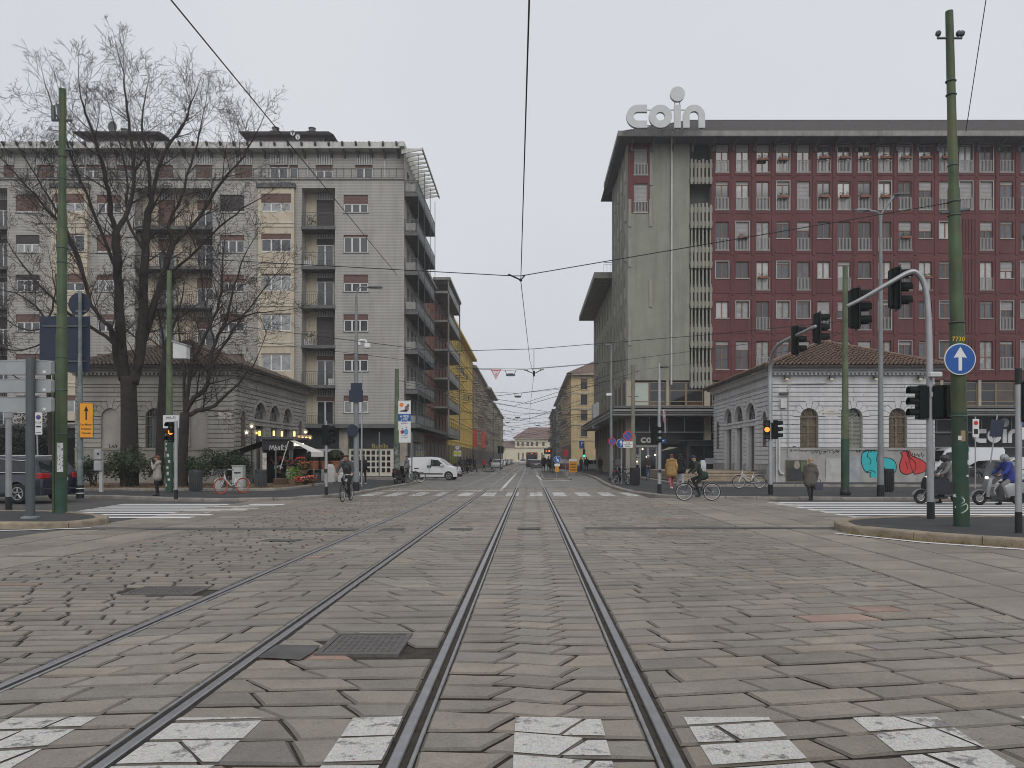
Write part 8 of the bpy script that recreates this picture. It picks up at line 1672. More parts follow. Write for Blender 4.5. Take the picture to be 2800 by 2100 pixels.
for k in range(4):
    Y = 150+k*16; c = copy_tree(proto[(k+1) % 3]); c.location = (3.3, Y, 0); c.rotation_euler = (0, 0, R(90)); c['label'] = 'car queueing behind the bus on the right, %s one' % ('first', 'second', 'third', 'last')[k]; c['group'] = 'cars queueing on the right lane'; c.name = 'queueing_car'
# bus seen from behind
t = thing('bus', 'orange and dark city bus seen from behind down the street', 'bus', (X_(1454, 172), 176, 0)); pb = paint('bus_orange', (.3, .09, .04)); q = MB(); q.bbox(-1.25, 1.25, -4, 4, .35, 3.05, .12); q.build('body', pb, t); q = MB(); q.box(-1.1, 1.1, -4.03, -3.99, 1.35, 2.5); q.build('rear_window', m_cglass, t); q = MB(); q.box(-.8, .8, -4.03, -3.99, 2.6, 2.95); q.build('sign_box', m_blk, t); text_mb('94', Dir((0, -4.04, 2.66)), 0, 0, .24, 0).build('route_number', M('bus_led', (1, .12, .04), .5, 0, 0, emit=2.5), t)
for s in (-1, 1): q = MB(); q.box(min(s*.95, s*1.2), max(s*.95, s*1.2), -4.03, -3.99, .8, 1.1); q.build('taillight', m_tail, t); q = MB(); q.box(min(s*1.24, s*1.27), max(s*1.24, s*1.27), -3.6, 3.4, 1.4, 2.6); q.build('side_window', m_cglass, t)
for y in (-2.4, 2.6):
    for s in (-1, 1): q = MB(); q.wheel((s*1.1, y, .5), (1, 0, 0), .38, .12, 16, 6); q.build('wheel', m_tyre, t)
q = MB(); q.box(-1.2, 1.2, -4.06, -3.9, .3, .75); q.build('rear_bumper', m_bumper, t)
# ================================================================ bicycles and scooters (forward is +x)
def bicycle(label, loc, rz, frame, tyre=None, style='city', name='bicycle', steer=0., lean=0., z=0., basket=None, guards=None, rimm=None, group=None, sc=1.):
    t = thing(name, label, 'bicycle', (loc[0], loc[1], z), rz, group, scale=sc); t.rotation_euler = (lean, 0, rz); Rw = .34; wb = 1.06; tyre = tyre or m_tyre
    for nm, x in (('front_wheel', wb/2), ('rear_wheel', -wb/2)):
        q = MB(); q.wheel((x, 0, Rw), (0, 1, 0), Rw-.018, .019, 32, 6); w_ = q.build(nm, tyre, t, True); q = MB(); q.wheel((x, 0, Rw), (0, 1, 0), Rw-.045, .012, 28, 5); q.build('rim', rimm or m_rim, w_)
        q = MB()
        for k in range(16): a = 2*math.pi*k/16; q.tube([(x, 0, Rw), (x+(Rw-.05)*math.cos(a), .0, Rw+(Rw-.05)*math.sin(a))], .003, 3, False)
        q.tube([(x, -.05, Rw), (x, .05, Rw)], .025, 8); q.build('spokes', m_rim, w_)
    bb = (-.08, 0, .29); st_ = (-.22, 0, .72); hd_ = (.36, 0, .78); hd2 = (.39, 0, .66); ra = (-wb/2, 0, Rw); fa = (wb/2, 0, Rw); q = MB(); r = .019
    if style == 'step': q.tube([bb, (-.02, 0, .36), (.2, 0, .5), hd2], .024, 8); q.tube([(-.15, 0, .5), (.1, 0, .55), hd_], .018, 8)
    elif style == 'share': q.tube([bb, (.1, 0, .38), (.3, 0, .6), hd_], .035, 8)
    else: q.tube([bb, hd2], r, 8); q.tube([(-.2, 0, .66), hd_], r, 8)
    q.tube([bb, st_], r, 8); q.tube([hd2, hd_, (.345, 0, .84)], .023, 8)
    for s in (-.05, .05): q.tube([(bb[0], s*.6, bb[2]), (ra[0], s, ra[2])], .011, 6); q.tube([(-.19, s*.3, .64), (ra[0], s, ra[2])], .01, 6)
    q.build('frame', frame, t, True); q = MB()
    for s in (-.05, .05): q.tube([hd2, (.41, s, .6), (fa[0], s, fa[2])], .013, 6)
    q.build('fork', frame, t)
    q = MB(); q.tube([(.345, 0, .84), (.33, 0, 1.0)], .016, 8); q.tube([(.2, -.29, 1.03), (.3, -.2, 1.03), (.35, 0, 1.0), (.3, .2, 1.03), (.2, .29, 1.03)], .012, 8); hb_ = q.build('handlebar', m_rim, t); q = MB(); q.tube([(.2, -.29, 1.03), (.12, -.3, 1.02)], .018, 8); q.tube([(.2, .29, 1.03), (.12, .3, 1.02)], .018, 8); q.build('grips', m_blk, hb_)
    q = MB(); q.tube([st_, (-.25, 0, .86)], .014, 8); q.build('seat_post', m_rim, t); q = MB(); q.loft([[(-.4+x, y*s, .87+z_) for y, z_ in ((-1, .02), (-.5, .055), (.5, .055), (1, .02), (.6, -.01), (-.6, -.01))] for x, s in ((0, .06), (.04, .09), (.12, .075), (.2, .035), (.28, .02))]); q.build('saddle', m_blk, t)
    q = MB(); q.prism(circ(.09, 20, bb[0], bb[2]), lambda u, v, d: (u, d, v), .03, .04); q.tube([(bb[0], .05, bb[2]), (bb[0]+.1, .06, bb[2]-.13)], .012, 6); q.tube([(bb[0], -.05, bb[2]), (bb[0]-.1, -.06, bb[2]+.13)], .012, 6); q.box(bb[0]+.05, bb[0]+.15, .06, .15, bb[2]-.15, bb[2]-.12); q.box(bb[0]-.15, bb[0]-.05, -.15, -.06, bb[2]+.12, bb[2]+.15); q.build('crankset', m_metal_dk, t)
    if guards or style in ('step', 'share'):
        for x, a0, a1 in ((wb/2, 40, 165), (-wb/2, 20, 170)): q = MB(); ring_mb(q, lambda u, v, d: (u, d, v), Rw+.02, Rw+.028, -.028, .028, 14, x, Rw, R(a0), R(a1)); q.build('mudguard', guards or frame, t)
    if basket:
        bx0, bx1, bz = (.42, .78, .84) if basket == 'front' else (-.86, -.46, .74); q = MB()
        for k in range(5): z_ = bz+.05*k; q.tube([(bx0, -.16, z_), (bx1, -.16, z_), (bx1, .16, z_), (bx0, .16, z_), (bx0, -.16, z_)], .006, 4)
        for k in range(6):
            x = bx0+(bx1-bx0)*k/5; q.tube([(x, -.16, bz+.2), (x, -.15, bz), (x, .15, bz), (x, .16, bz+.2)], .005, 4)
        q.build('basket', m_metal_dk, t)
    return t
m_bikew = M('white_bike_paint', (.6, .6, .6), .35, .1, 0); m_bikeb = M('black_bike_paint', (.02, .02, .022), .35, .2, 0); m_bikegr = M('grey_bike_paint', (.25, .25, .26), .35, .3, 0); m_redtyre = M('orange_red_wheel', (.42, .075, .045), .5, 0, .1, 3)
x, y = gb(634, 1350, .115); bicycle('white shared bicycle with orange red wheels on the left sidewalk', (x, y), R(236), m_bikew, m_redtyre, 'share', z=.115, guards=m_bikew, rimm=m_redtyre, basket='front')
x, y = gb(2052, 1336, .115); bicycle('white city bicycle with a rear basket leaning before the stone steps', (x, y+.2), R(184), m_bikew, None, 'step', z=.115, basket='rear', lean=R(4))
bicycle('dark bicycle ridden towards the camera by the man in the grey jacket', (X_(948, 29.1), 29.1), R(-93), m_bikeb, name='ridden_bicycle'); bicycle('black step through bicycle ridden across by the man in the cap', (X_(1909, 29.6), 29.6), R(180), m_bikeb, None, 'step', name='ridden_bicycle', guards=m_bikegr, rimm=m_bikew)
for k, (px, py, rz, lab) in enumerate(((1105, 1321, 250, 'dark bicycle parked nearest the banner pole'), (1127, 1320, 200, 'dark bicycle with a front basket parked behind the white van rear'), (1080, 1324, 100, 'dark bicycle parked left of the banner pole'), (1700, 1326, 215, 'dark bicycle parked by the no parking sign'), (1722, 1325, 300, 'second dark bicycle parked between the no parking sign and the bin'))):
    x, y = gb(px, py, .115); bicycle(lab, (x, y), R(rz), m_bikeb, z=.115, basket='front' if k == 1 else None, group='dark bicycles parked on the sidewalks')
def scooter(label, loc, rz, body, z=0., screen=True, dark=None, name='scooter', group=None):
    t = thing(name, label, 'scooter', (loc[0], loc[1], z), rz, group); r = .25; wb = 1.32; dark = dark or m_bumper
    for nm, x in (('front_wheel', wb/2), ('rear_wheel', -wb/2)):
        q = MB(); q.wheel((x, 0, r), (0, 1, 0), r-.06, .062, 24, 8); w_ = q.build(nm, m_tyre, t, True); q = MB(); q.wheel((x, 0, r), (0, 1, 0), r-.12, .015, 20, 5)
        for k in range(6): a = math.pi*k/3; q.tube([(x, 0, r), (x+(r-.12)*math.cos(a), 0, r+(r-.12)*math.sin(a))], .014, 5)
        q.build('rim', m_rim, w_)
    def sec(x, z0, z1, w_): return [(x, -w_, z0), (x, -w_*1.05, (z0+z1)/2), (x, -w_*.7, z1), (x, w_*.7, z1), (x, w_*1.05, (z0+z1)/2), (x, w_, z0)]
    q = MB(); q.loft([sec(-1.0, .62, .74, .08), sec(-.8, .45, .82, .17), (sec(-.4, .33, .82, .2)), sec(-.1, .28, .72, .19)]); q.build('rear_body', body, t, 'auto')
    q = MB(); q.loft([sec(-.2, .2, .32, .2), sec(.1, .18, .3, .2), sec(.36, .2, .34, .17)]); q.build('floor_board', dark, t)
    q = MB(); q.loft([[(x, y*w_, z_) for y in (-1, 1)]+[(x+.1, y*w_*.8, z_+.0) for y in (1, -1)] for x, z_, w_ in ((.38, .28, .14), (.4, .5, .19), (.36, .75, .21), (.3, .95, .17))]); q.build('leg_shield', body, t, 'auto')
    q = MB(); ring_mb(q, lambda u, v, d: (u, d, v), r+.03, r+.05, -.08, .08, 12, wb/2, r, R(15), R(150)); q.build('front_mudguard', body, t)
    q = MB()
    for s in (-.07, .07): q.tube([(.4, s, .62), (wb/2, s, r)], .022, 6)
    q.build('fork', m_rim, t)
    q = MB(); q.loft([sec(.2, .92, 1.04, .1), sec(.33, .9, 1.06, .14), sec(.42, .92, 1.0, .08)]); hd_ = q.build('headset', body, t, 'auto'); q = MB(); q.bbox(.39, .44, -.09, .09, .91, 1.0, .02); q.build('headlight', M('lit_headlamp', (1, .93, .8), .3, 0, 0, emit=2.5), hd_)
    q = MB(); q.tube([(.1, -.36, 1.06), (.25, -.15, 1.04), (.25, .15, 1.04), (.1, .36, 1.06)], .016, 6); q.build('handlebar', m_blk, t)
    for s in (-1, 1): q = MB(); q.tube([(.22, s*.2, 1.05), (.22, s*.33, 1.26)], .008, 5); q.ball((.22, s*.36, 1.29), (.02, .075, .05), 8, 5); q.build('mirror', m_blk, t)
    q = MB(); q.loft([sec(-.9, .8, .9, .12), sec(-.5, .8, .88, .15), sec(-.05, .76, .82, .11)]); q.build('seat', m_blk, t, 'auto')
    q = MB(); q.tube([(-.55, -.14, .34), (-1.0, -.16, .42)], .06, 8); q.build('exhaust', m_metal_dk, t)
    q = MB(); q.bbox(-1.02, -.96, -.08, .08, .68, .76, .015); q.build('taillight', m_tail, t)
    if screen: q = MB(); q.loft([[(.42+.0*z_, y*w_, 1.0+z_*.0+0) for y in (-1, -.3, .3, 1)] for z_, w_ in ((0, .2),)]+[[(.42-.16*k/3, y*w_, 1.0+.16*k) for y in (-1, -.3, .3, 1)] for k, w_ in ((1, .26), (2, .27), (3, .2))], False); q.build('windscreen', M('smoked_screen', (.25, .26, .27), .12, 0, 0, spec=.6), t)
    return t
m_scg = M('scooter_grey', (.22, .225, .235), .35, .3, .05, 3, coat=.4); m_scb = M('scooter_black', (.02, .02, .022), .35, .1, .05, 3, coat=.4)
SC1 = (X_(2572, 27.3), 27.4); SC2 = (X_(2736, 26.7), 26.8)
scooter('dark scooter with leg cover waiting behind the right poles', SC1, R(180), m_scg, 0, True); scooter('grey scooter with tall screen ridden by the person in the blue jacket', SC2, R(178), m_scg, 0, True)
for k, (px, py, rz, lab) in enumerate(((1092, 1322, 80, 'black scooter parked beside the banner pole'), (1690, 1318, 70, 'black scooter with a top box parked by the store corner'), (1262, 1296, 95, 'scooter parked at the left kerb, first of the far row'), (1278, 1293, 95, 'scooter parked at the left kerb, second of the far row'), (1245, 1297, 95, 'scooter parked at the left kerb next to the white van'))):
    x, y = gb(px, py, .115); scooter(lab, (x, y), R(rz), m_scb, .115, k == 1, group='parked scooters')
# guard rail by the right vans
t = thing('guard_rail', 'low dark guard rail before the parked white vans', 'railing', (X_(2700, 47), 47, .12), world=True); q = MB()
for k in range(7): x = X_(2650+k*26, 47); q.tube([(x, 47, .1), (x, 47, .95)], .03, 6)
for z in (.45, .95): q.tube([(X_(2640, 47), 47, z), (X_(2830, 47), 47, z)], .025, 6)
q.build('bars', m_metal_dk, t)
# ================================================================ people: one continuous body mesh each, coloured by zone
import numpy as np
def cap_mb(mb, a, b, ra, rb_, sx=1., n=10):
    """rounded capsule; sx widens it sideways (x)"""
    a, b = Vector(a), Vector(b); d = b-a; L_ = d.length; d = d/L_ if L_ > 1e-6 else Vector((0, 0, 1))
    u = Vector((1, 0, 0)); u = u-d*u.dot(d); u = u.normalized() if u.length > .1 else Vector((0, 1, 0)); v = d.cross(u); rings = []
    def rg(c, r): return [c+u*(r*sx*math.cos(2*math.pi*k/n))+v*(r*math.sin(2*math.pi*k/n)) for k in range(n)]
    for t_ in (-.98, -.7, -.35): rings.append(rg(a+d*ra*t_, ra*math.sqrt(1-t_*t_)))
    for k in range(4): rings.append(rg(a+d*L_*k/3, ra+(rb_-ra)*k/3))
    for t_ in (.35, .7, .98): rings.append(rg(b+d*rb_*t_, rb_*math.sqrt(1-t_*t_)))
    mb.loft(rings)
SKIN = M('skin', (.38, .22, .16), .6, 0, .05, 8); SHOE = M('dark_shoes', (.02, .02, .02), .6, 0, 0); SHOEW = M('white_shoes', (.6, .6, .6), .6, 0, 0)
def cloth(name, col): return M('cloth_'+name, col, .9, 0, .18, 6, .3, 40)
STAND = dict(pel=(0, 0, .95), che=(0, .0, 1.27), nek=(0, .01, 1.45), hea=(0, -.01, 1.6), sL=(-.175, .01, 1.39), sR=(.175, .01, 1.39), eL=(-.23, .03, 1.12), eR=(.23, .03, 1.12), wL=(-.23, -.06, .88), wR=(.23, -.06, .88), hL=(-.085, 0, .9), hR=(.085, 0, .9), kL=(-.095, -.02, .5), kR=(.095, -.02, .5), aL=(-.1, .03, .09), aR=(.1, .03, .09))
WALK = dict(kL=(-.09, -.16, .53), aL=(-.09, -.26, .12), kR=(.09, .02, .5), aR=(.09, .3, .16), eL=(-.24, .14, 1.14), wL=(-.22, .08, .9), eR=(.24, -.06, 1.14), wR=(.22, -.2, .93))
CYC = dict(pel=(0, .26, .98), che=(0, .06, 1.3), nek=(0, -.05, 1.47), hea=(0, -.11, 1.62), sL=(-.18, -.02, 1.42), sR=(.18, -.02, 1.42), eL=(-.29, -.12, 1.18), eR=(.29, -.12, 1.18), wL=(-.29, -.24, 1.07), wR=(.29, -.24, 1.07), hL=(-.09, .24, .95), hR=(.09, .24, .95), kL=(-.1, -.14, .82), kR=(.1, -.06, .66), aL=(-.1, .06, .5), aR=(.1, .08, .24))
RIDE = dict(pel=(0, .4, .95), che=(0, .3, 1.28), nek=(0, .24, 1.46), hea=(0, .2, 1.6), sL=(-.19, .26, 1.4), sR=(.19, .26, 1.4), eL=(-.28, .08, 1.16), eR=(.28, .08, 1.16), wL=(-.3, -.1, 1.08), wR=(.3, -.1, 1.08), hL=(-.1, .36, .9), hR=(.1, .36, .9), kL=(-.17, -.08, .72), kR=(.2, .05, .55), aL=(-.14, -.12, .3), aR=(.3, .12, .09))
def person(label, loc, rz, pose, top, legs, shoe=None, hair=None, skirt=0., bulk=1., z=0., h=1.72, vox=.022, hood=None, hat=None, group=None, longhair=0., collar=None, helmet=None, name='person'):
    """local front is -y"""
    J = dict(STAND); J.update(pose or {}); sc = h/1.72; t = thing(name, label, 'person', (loc[0], loc[1], z), rz, group, scale=sc); P = {k: Vector(v) for k, v in J.items()}; caps = []
    def C_(a, b, ra, rb_, lab, sx=1.): caps.append((P[a] if isinstance(a, str) else Vector(a), P[b] if isinstance(b, str) else Vector(b), ra, rb_, lab, sx))
    C_('pel', 'che', .125*bulk, .13*bulk, 'top', 1.3); C_('che', 'nek', .12*bulk, .065, 'top', 1.35); C_('sL', 'sR', .075*bulk, .075*bulk, 'top'); C_('nek', P['nek']+(P['hea']-P['nek'])*.45, .055, .052, 'skin')
    ax = (P['hea']-P['nek']).normalized(); fw = Vector((0, -1, 0)); hd = P['hea']; C_(hd-ax*.045+fw*.012, hd+ax*.045, .076, .088, 'skin', .9); C_(hd-ax*.075+fw*.035, hd-ax*.06+fw*.045, .045, .045, 'skin'); C_(hd+fw*.09-ax*.01, hd+fw*.1-ax*.025, .016, .018, 'skin')
    for s in (-1, 1): C_(hd+Vector((s*.08, .012, -.005)), hd+Vector((s*.082, .018, .02)), .018, .018, 'skin')
    for s in 'LR':
        C_('s'+s, 'e'+s, .062*bulk, .052*bulk, 'top'); C_('e'+s, 'w'+s, .052*bulk, .04*bulk, 'top'); C_('h'+s, 'k'+s, .092, .066, 'legs'); C_('k'+s, 'a'+s, .062, .042, 'legs')
        f_ = P['a'+s]; C_(f_+Vector((0, .03, -.045)), f_+Vector((0, -.15, -.055)), .042, .036, 'shoe'); w_ = P['w'+s]; d = (w_-P['e'+s]).normalized(); C_(w_, w_+d*.05, .03, .034, 'skin')
    C_('hL', 'hR', .11, .11, 'legs', 1.); C_('pel', P['pel']+Vector((0, 0, .03)), .13, .12, 'legs' if not skirt else 'top', 1.25)
    if skirt:
        for s in (-1, 1): C_(P['pel']+Vector((s*.06, 0, .05)), P['pel']+Vector((s*.085, 0, -skirt)), .14*bulk, .155*bulk, 'top')
    if hood: C_(P['nek']+Vector((-.07, .08, .0)), P['nek']+Vector((.07, .08, .0)), .075, .075, 'top')
    mb = MB()
    for a, b, ra, rb_, lab, sx in caps: cap_mb(mb, a, b, ra, rb_, sx)
    me = mb.mesh('raw'); ob = bpy.data.objects.new('raw', me); md_ = ob.modifiers.new('r', 'REMESH'); md_.mode = 'VOXEL'; md_.voxel_size = vox; sm = ob.modifiers.new('s', 'SMOOTH'); sm.factor = .5; sm.iterations = 2
    nm = bpy.data.meshes.new_from_object(evaluated(ob)); bpy.data.objects.remove(ob); n = len(nm.polygons); c = np.zeros(n*3); nm.polygons.foreach_get('center', c); c = c.reshape(-1, 3)
    best = np.full(n, 9.); lab_ = np.zeros(n, dtype=np.int32); ZN = ['top', 'legs', 'skin', 'shoe']
    for a, b, ra, rb_, lab, sx in caps:
        a_, b_ = np.array(a), np.array(b); ab = b_-a_; u = np.clip(((c-a_)@ab)/max(1e-9, ab@ab), 0, 1); dist = np.linalg.norm(c-a_-u[:, None]*ab, axis=1)-(ra+(rb_-ra)*u)*(1+.5*(sx-1)); k = dist < best; best[k] = dist[k]; lab_[k] = ZN.index(lab)
    nm.materials.clear()
    for m in (top, legs, SKIN, shoe or SHOE): nm.materials.append(m)
    nm.polygons.foreach_set('material_index', lab_); nm.polygons.foreach_set('use_smooth', [True]*n); nm.update(); body = link('body', nm, None, t)
    for s in 'LR':   # hands with five bent fingers
        w_ = P['w'+s]; d = (w_-P['e'+s]).normalized(); sd = Vector((1, 0, 0)); sd = (sd-d*sd.dot(d)); sd = sd.normalized() if sd.length > .2 else Vector((0, 1, 0)); nn = d.cross(sd); q = MB(); o_ = w_+d*.07; q.loft([[o_+d*k+sd*(x*wd)+nn*(y*.012) for x, y in ((-1, -1), (1, -1), (1, 1), (-1, 1))] for k, wd in ((-.04, .022), (0, .036), (.035, .04), (.05, .036))])
        for i, (x, l) in enumerate(((-.03, .055), (-.011, .07), (.009, .075), (.029, .065))): p0 = o_+d*.045+sd*x; q.tube([p0, p0+d*l*.5+nn*.004, p0+d*l*.85+nn*.022], [.0095, .009, .007], 6)
        p0 = o_-d*.02-sd*.034; q.tube([p0, p0+d*.03-sd*.022, p0+d*.055-sd*.024+nn*.012], [.011, .01, .008], 6); q.build('hand', SKIN, t, True)
    if hair:
        q = MB(); bk = Vector((0, 1, 0)); q.loft([[hd+ax*z_+Vector((r_*.93*math.cos(2*math.pi*k/14), r_*1.08*math.sin(2*math.pi*k/14)+.018, 0)) for k in range(14)] for r_, z_ in ((.086, .02), (.1, .045), (.099, .075), (.085, .105), (.055, .128), (.015, .138))]); cap_mb(q, hd+bk*.035+ax*.06, hd+bk*.05-ax*(.05+longhair), .075, .06)
        q.build('hair', hair, t, True)
    if hat: q = MB(); q.loft([[hd+ax*z_+Vector((r_*.95*math.cos(2*math.pi*k/14), r_*1.1*math.sin(2*math.pi*k/14)+.01, 0)) for k in range(14)] for r_, z_ in ((.1, .035), (.102, .07), (.09, .11), (.05, .132), (.01, .138))]); q.add([hd+ax*.045+Vector((-.07, -.09, 0)), hd+ax*.045+Vector((.07, -.09, 0)), hd+ax*.03+Vector((.05, -.18, 0)), hd+ax*.03+Vector((-.05, -.18, 0))], [(0, 1, 2, 3)]); q.build('cap', hat, t, True)
    if helmet: q = MB(); q.ball(hd+ax*.03, (.125, .145, .135), 16, 10); hm = q.build('helmet', helmet, t, True); q = MB(); q.loft([[hd+Vector((x*.118, -.135+abs(x)*.06, z_)) for x in (-1, -.5, 0, .5, 1)] for z_ in (-.05, .03, .06)], False); q.build('visor', M('helmet_visor', (.03, .03, .035), .1, 0, 0), hm)
    q = MB()
    for s in (-1, 1): q.ball(hd+Vector((s*.03, -.078, .012)), (.011, .006, .007), 6, 4)
    q.build('eyes', M('eye_dark', (.02, .015, .012), .4, 0, 0), t); q = MB(); q.ball(hd+Vector((0, -.083, -.045)), (.022, .006, .006), 8, 4); q.build('mouth', M('lips', (.3, .11, .09), .5, 0, 0), t)
    return t
def bag(label, t_loc, cols, size, z, name='bag', rz=0.):
    t = thing(name, label, 'bag', (t_loc[0], t_loc[1], z), rz); w_, d_, h_ = size; q = MB(); q.loft([[(a*w_*s, b*d_*s, zz) for a, b in ((-.5, -.5), (.5, -.5), (.5, .5), (-.5, .5))] for s, zz in ((.8, 0), (1, h_*.15), (1, h_*.75), (.6, h_))]); q.build('body', cols, t, 'auto'); q = MB(); q.tube([(-w_*.3, 0, h_*.9), (-w_*.25, 0, h_*1.3), (w_*.25, 0, h_*1.3), (w_*.3, 0, h_*.9)], .012, 6); q.build('straps', m_blk, t); return t
hb_brown = M('brown_hair', (.05, .028, .018), .7, 0, .2, 20); hb_red = M('auburn_hair', (.14, .05, .025), .7, 0, .2, 20); hb_blond = M('blond_hair', (.32, .22, .12), .7, 0, .2, 20); hb_blk = M('black_hair', (.012, .01, .01), .6, 0, .2, 20)
blk = cloth('black', (.016, .016, .018)); dkg = cloth('charcoal', (.05, .055, .06)); jean = cloth('jeans', (.05, .075, .13)); pale = cloth('pale_jeans', (.34, .37, .42)); navy = cloth('navy', (.02, .025, .045))
x, y = gb(430, 1356, .115); person('woman in a pale quilted coat and black trousers holding a hand to her face', (x, y), R(-75), dict(eR=(.2, -.12, 1.16), wR=(.08, -.2, 1.4), eL=(-.2, -.1, 1.14), wL=(-.06, -.2, 1.22), aL=(-.07, .03, .09), aR=(.08, .0, .09)), cloth('pale_quilt', (.3, .27, .25)), blk, None, hb_red, .16, 1.12, .115, 1.62, hood=True, longhair=.04)
person('man in a dark grey jacket cycling towards the camera', (X_(948, 29.1), 29.1-.06), R(-3), dict(CYC, hea=(.02, -.13, 1.61)), dkg, blk, None, hb_brown, 0, 1.1, 0, 1.75, hood=True); 
x, y = gb(993, 1326, .115); person('woman in black with a backpack and white shoes walking away', (x, y), R(178), WALK, blk, blk, SHOEW, hb_brown, .04, 1.0, .115, 1.68, longhair=.12); bag('black backpack worn by the woman walking away on the left', (x, y-.2), cloth('pack_black', (.01, .01, .012)), (.32, .18, .45), 1.05, 'backpack')
x, y = gb(1113, 1312, .115); person('person in a grey jacket standing behind the parked scooters', (x, y), R(60), None, cloth('grey_jacket', (.16, .17, .19)), blk, None, hb_brown, 0, 1.05, .115, 1.7)
x, y = gb(1836, 1339, .115); person('walker in a camel coat with red and white trousers seen from behind', (x, y), R(182), dict(WALK), cloth('camel', (.32, .2, .075)), cloth('red_white', (.4, .1, .12)), SHOEW, hb_red, .18, 1.25, .115, 1.72, hood=True, longhair=.02)
x, y = gb(1858, 1337, .115); person('walker in a black jacket and pale jeans beside the camel coat', (x+.05, y), R(176), dict(WALK, kL=(-.09, .02, .5), aL=(-.09, .28, .16), kR=(.09, -.15, .53), aR=(.09, -.24, .1)), blk, pale, SHOE, hb_blk, .02, 1.2, .115, 1.74, hood=True)
x, y = gb(1772, 1313, .115); person('man in a dark jacket, blue jeans and white cap facing the camera at the store', (x, y), R(5), dict(eL=(-.26, -.02, 1.14), wL=(-.14, -.1, 1.02), eR=(.26, -.02, 1.14), wR=(.14, -.1, 1.02)), cloth('dark_brown', (.035, .028, .028)), jean, None, None, 0, 1.15, .115, 1.74, hat=M('white_cap', (.6, .6, .58), .8))
person('man in a dark green jacket and cap cycling across to the left', (X_(1909, 29.6)-.06, 29.6), R(-88), dict(CYC), cloth('dark_green', (.022, .035, .028)), blk, None, None, .02, 1.15, 0, 1.72, hat=M('navy_cap', (.02, .03, .06), .8)); bag('white and grey backpack on the back of the cyclist in the cap', (X_(1909, 29.6)+.17, 29.6), cloth('white_pack', (.42, .43, .45)), (.2, .34, .5), 1.06, 'backpack')
x, y = g(2216, 1370); person('woman in an olive quilted coat with fair hair walking away on the right crossing', (x, y), R(178), dict(WALK, aR=(.09, .22, .12), aL=(-.09, -.12, .09), kL=(-.09, -.08, .5)), cloth('olive_quilt', (.09, .082, .07)), blk, None, hb_blond, .2, 1.25, 0, 1.63, hood=True); bag('dark patterned shopping bag carried by the woman in the olive coat', (x+.3, y-.02), cloth('bag_print', (.06, .06, .09)), (.3, .14, .3), .42, 'shopping_bag')
blue = cloth('royal_blue', (.025, .04, .21)); grt = cloth('grey_trousers', (.16, .16, .155))
person('rider in a blue jacket and grey helmet on the grey scooter', (SC2[0]+.0, SC2[1]), R(-88), dict(RIDE, aR=(.22, .2, .3), kR=(.18, .0, .7), kL=(-.25, .1, .5), aL=(-.3, .25, .09)), blue, grt, None, None, .04, 1.25, 0, 1.74, helmet=M('grey_helmet', (.25, .26, .27), .3, .1, .1, 4))
person('rider in a grey jacket and dark helmet on the dark scooter', (SC1[0], SC1[1]), R(-90), dict(RIDE, kL=(-.25, .1, .5), aL=(-.3, .2, .09), aR=(.14, -.1, .3), kR=(.17, -.05, .72)), cloth('grey_coat', (.14, .14, .14)), blk, None, None, .06, 1.25, 0, 1.72, helmet=M('black_helmet', (.02, .02, .02), .3, 0, .1, 4)); t = thing('leg_cover', 'dark leg cover draped over the scooter behind the right poles', 'cover', (SC1[0], SC1[1], 0)); q = MB(); q.loft([[(xx_, s*w_, z_) for s, z_ in ((-1, .35), (-1, .75), (-.5, zt_), (.5, zt_), (1, .75), (1, .35))] for xx_, w_, zt_ in ((-.5, .3, .95), (-.2, .34, .98), (.15, .3, .95), (.35, .26, .82))]); q.build('cloth', cloth('tarp', (.02, .022, .028)), t, 'auto')
rp2 = random.Random(44)
MED = ((1487, 86, -20, 1.86, 'tall person in black at the left end of the median group'), (1500, 88, 30, 1.74, 'person in black, second from the left on the median'), (1508, 85, 170, 1.66, 'person in a long black coat in the middle of the median'), (1519, 90, 200, 1.72, 'person in black behind the round blue median sign'))
for px, Y, a, h, lab in MED: person(lab, (X_(px, Y), Y), R(a), None, blk, blk, None, hb_blk, .25 if 'long' in lab else .1, 1.25, .13, h, .035, group='people waiting on the median')
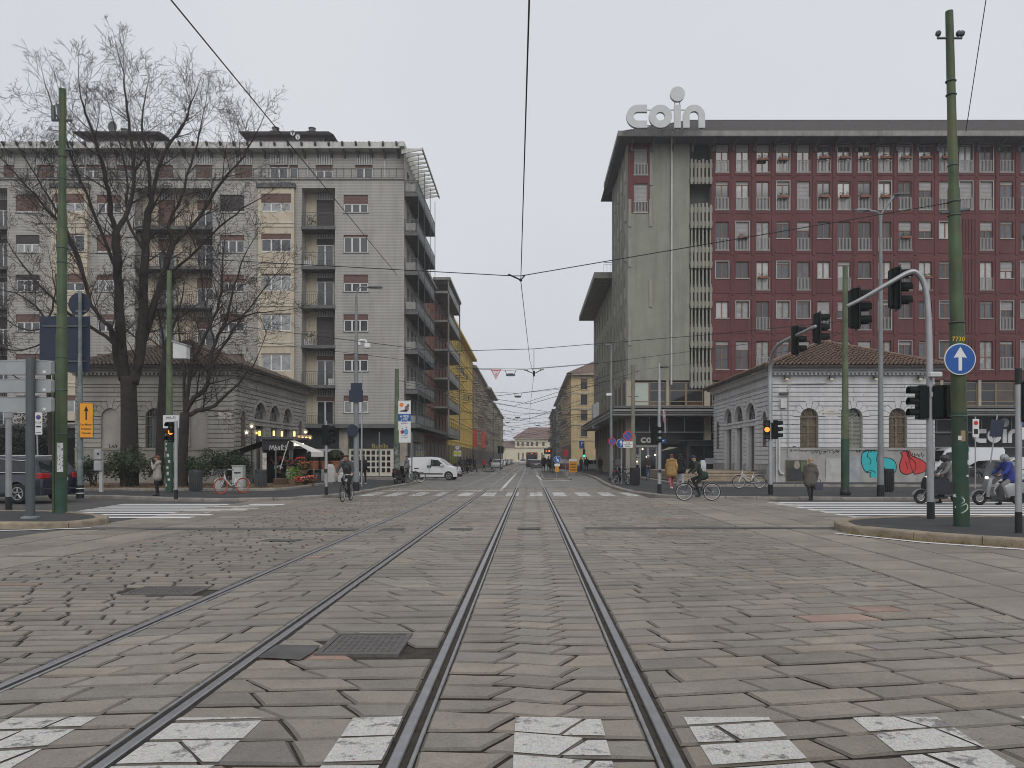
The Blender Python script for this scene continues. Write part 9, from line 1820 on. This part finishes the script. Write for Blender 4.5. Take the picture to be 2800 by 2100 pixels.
FAR = ((1323, 101, 70, cloth('bright_red', (.45, .03, .04)), 'person in a bright red jacket crossing the far street', WALK), (1297, 84, 100, navy, 'person in navy on the left sidewalk nearest the kerb', WALK), (1285, 96, 20, blk, 'dark clothed person beside the far parked scooters', None), (1277, 99, 200, blk, 'second dark clothed person beside the far scooters', None), (1268, 92, 60, dkg, 'person in charcoal under the street clock', None), (1341, 125, 190, blk, 'small dark figure near the silver car', WALK), (1641, 79, 0, blk, 'man in black standing at the store arcade', None), (1589, 95, 30, dkg, 'dark figure left of the green signal', None), (1604, 92, 180, blk, 'dark figure right of the green signal', None), (1260, 86, 150, dkg, 'dark figure behind the white van front', None))
for px, Y, a, mt, lab, ps in FAR: person(lab, (X_(px, Y), Y), R(a), ps, mt, blk, None, hb_blk, .08, 1.15, .115 if px != 1323 else 0, rp2.uniform(1.66, 1.8), .035, group='far pedestrians')
# dry weeds and litter along the foot of the right island kerb
q = MB(); rg = random.Random(3)
for k in range(520):
    x_, y_ = pr[rg.randrange(20, 40)]; x_ += rg.gauss(-.05, .1); y_ += rg.gauss(-.06, .08); h_ = rg.uniform(.03, .13); a = rg.uniform(0, 6.28); q.add([(x_, y_, .005), (x_+.012, y_, .005), (x_+h_*.8*math.cos(a), y_+h_*.8*math.sin(a), h_)], [(0, 1, 2)])
tag(q.build('dry_weeds', M('straw', (.2, .15, .07), .9, 0, .4, 9), None, fix=False), 'dry weeds along the foot of the right island kerb', 'weeds', None, 'stuff')
# ================================================================ light winter haze
hz = MB(); hz.box(-140, 160, -20, 470, -1.5, 34); o = hz.build('haze', None); o['kind'] = 'stuff'; m = bpy.data.materials.new('haze'); m.use_nodes = True; tn = m.node_tree; tn.nodes.clear(); oo = tn.nodes.new('ShaderNodeOutputMaterial'); pv = tn.nodes.new('ShaderNodeVolumePrincipled'); pv.inputs['Color'].default_value = (.92, .93, .95, 1); pv.inputs['Density'].default_value = .0008; pv.inputs['Anisotropy'].default_value = .2; tn.links.new(pv.outputs[0], oo.inputs['Volume']); o.data.materials.append(m)
if TMP: bpy.data.scenes.remove(TMP[0])
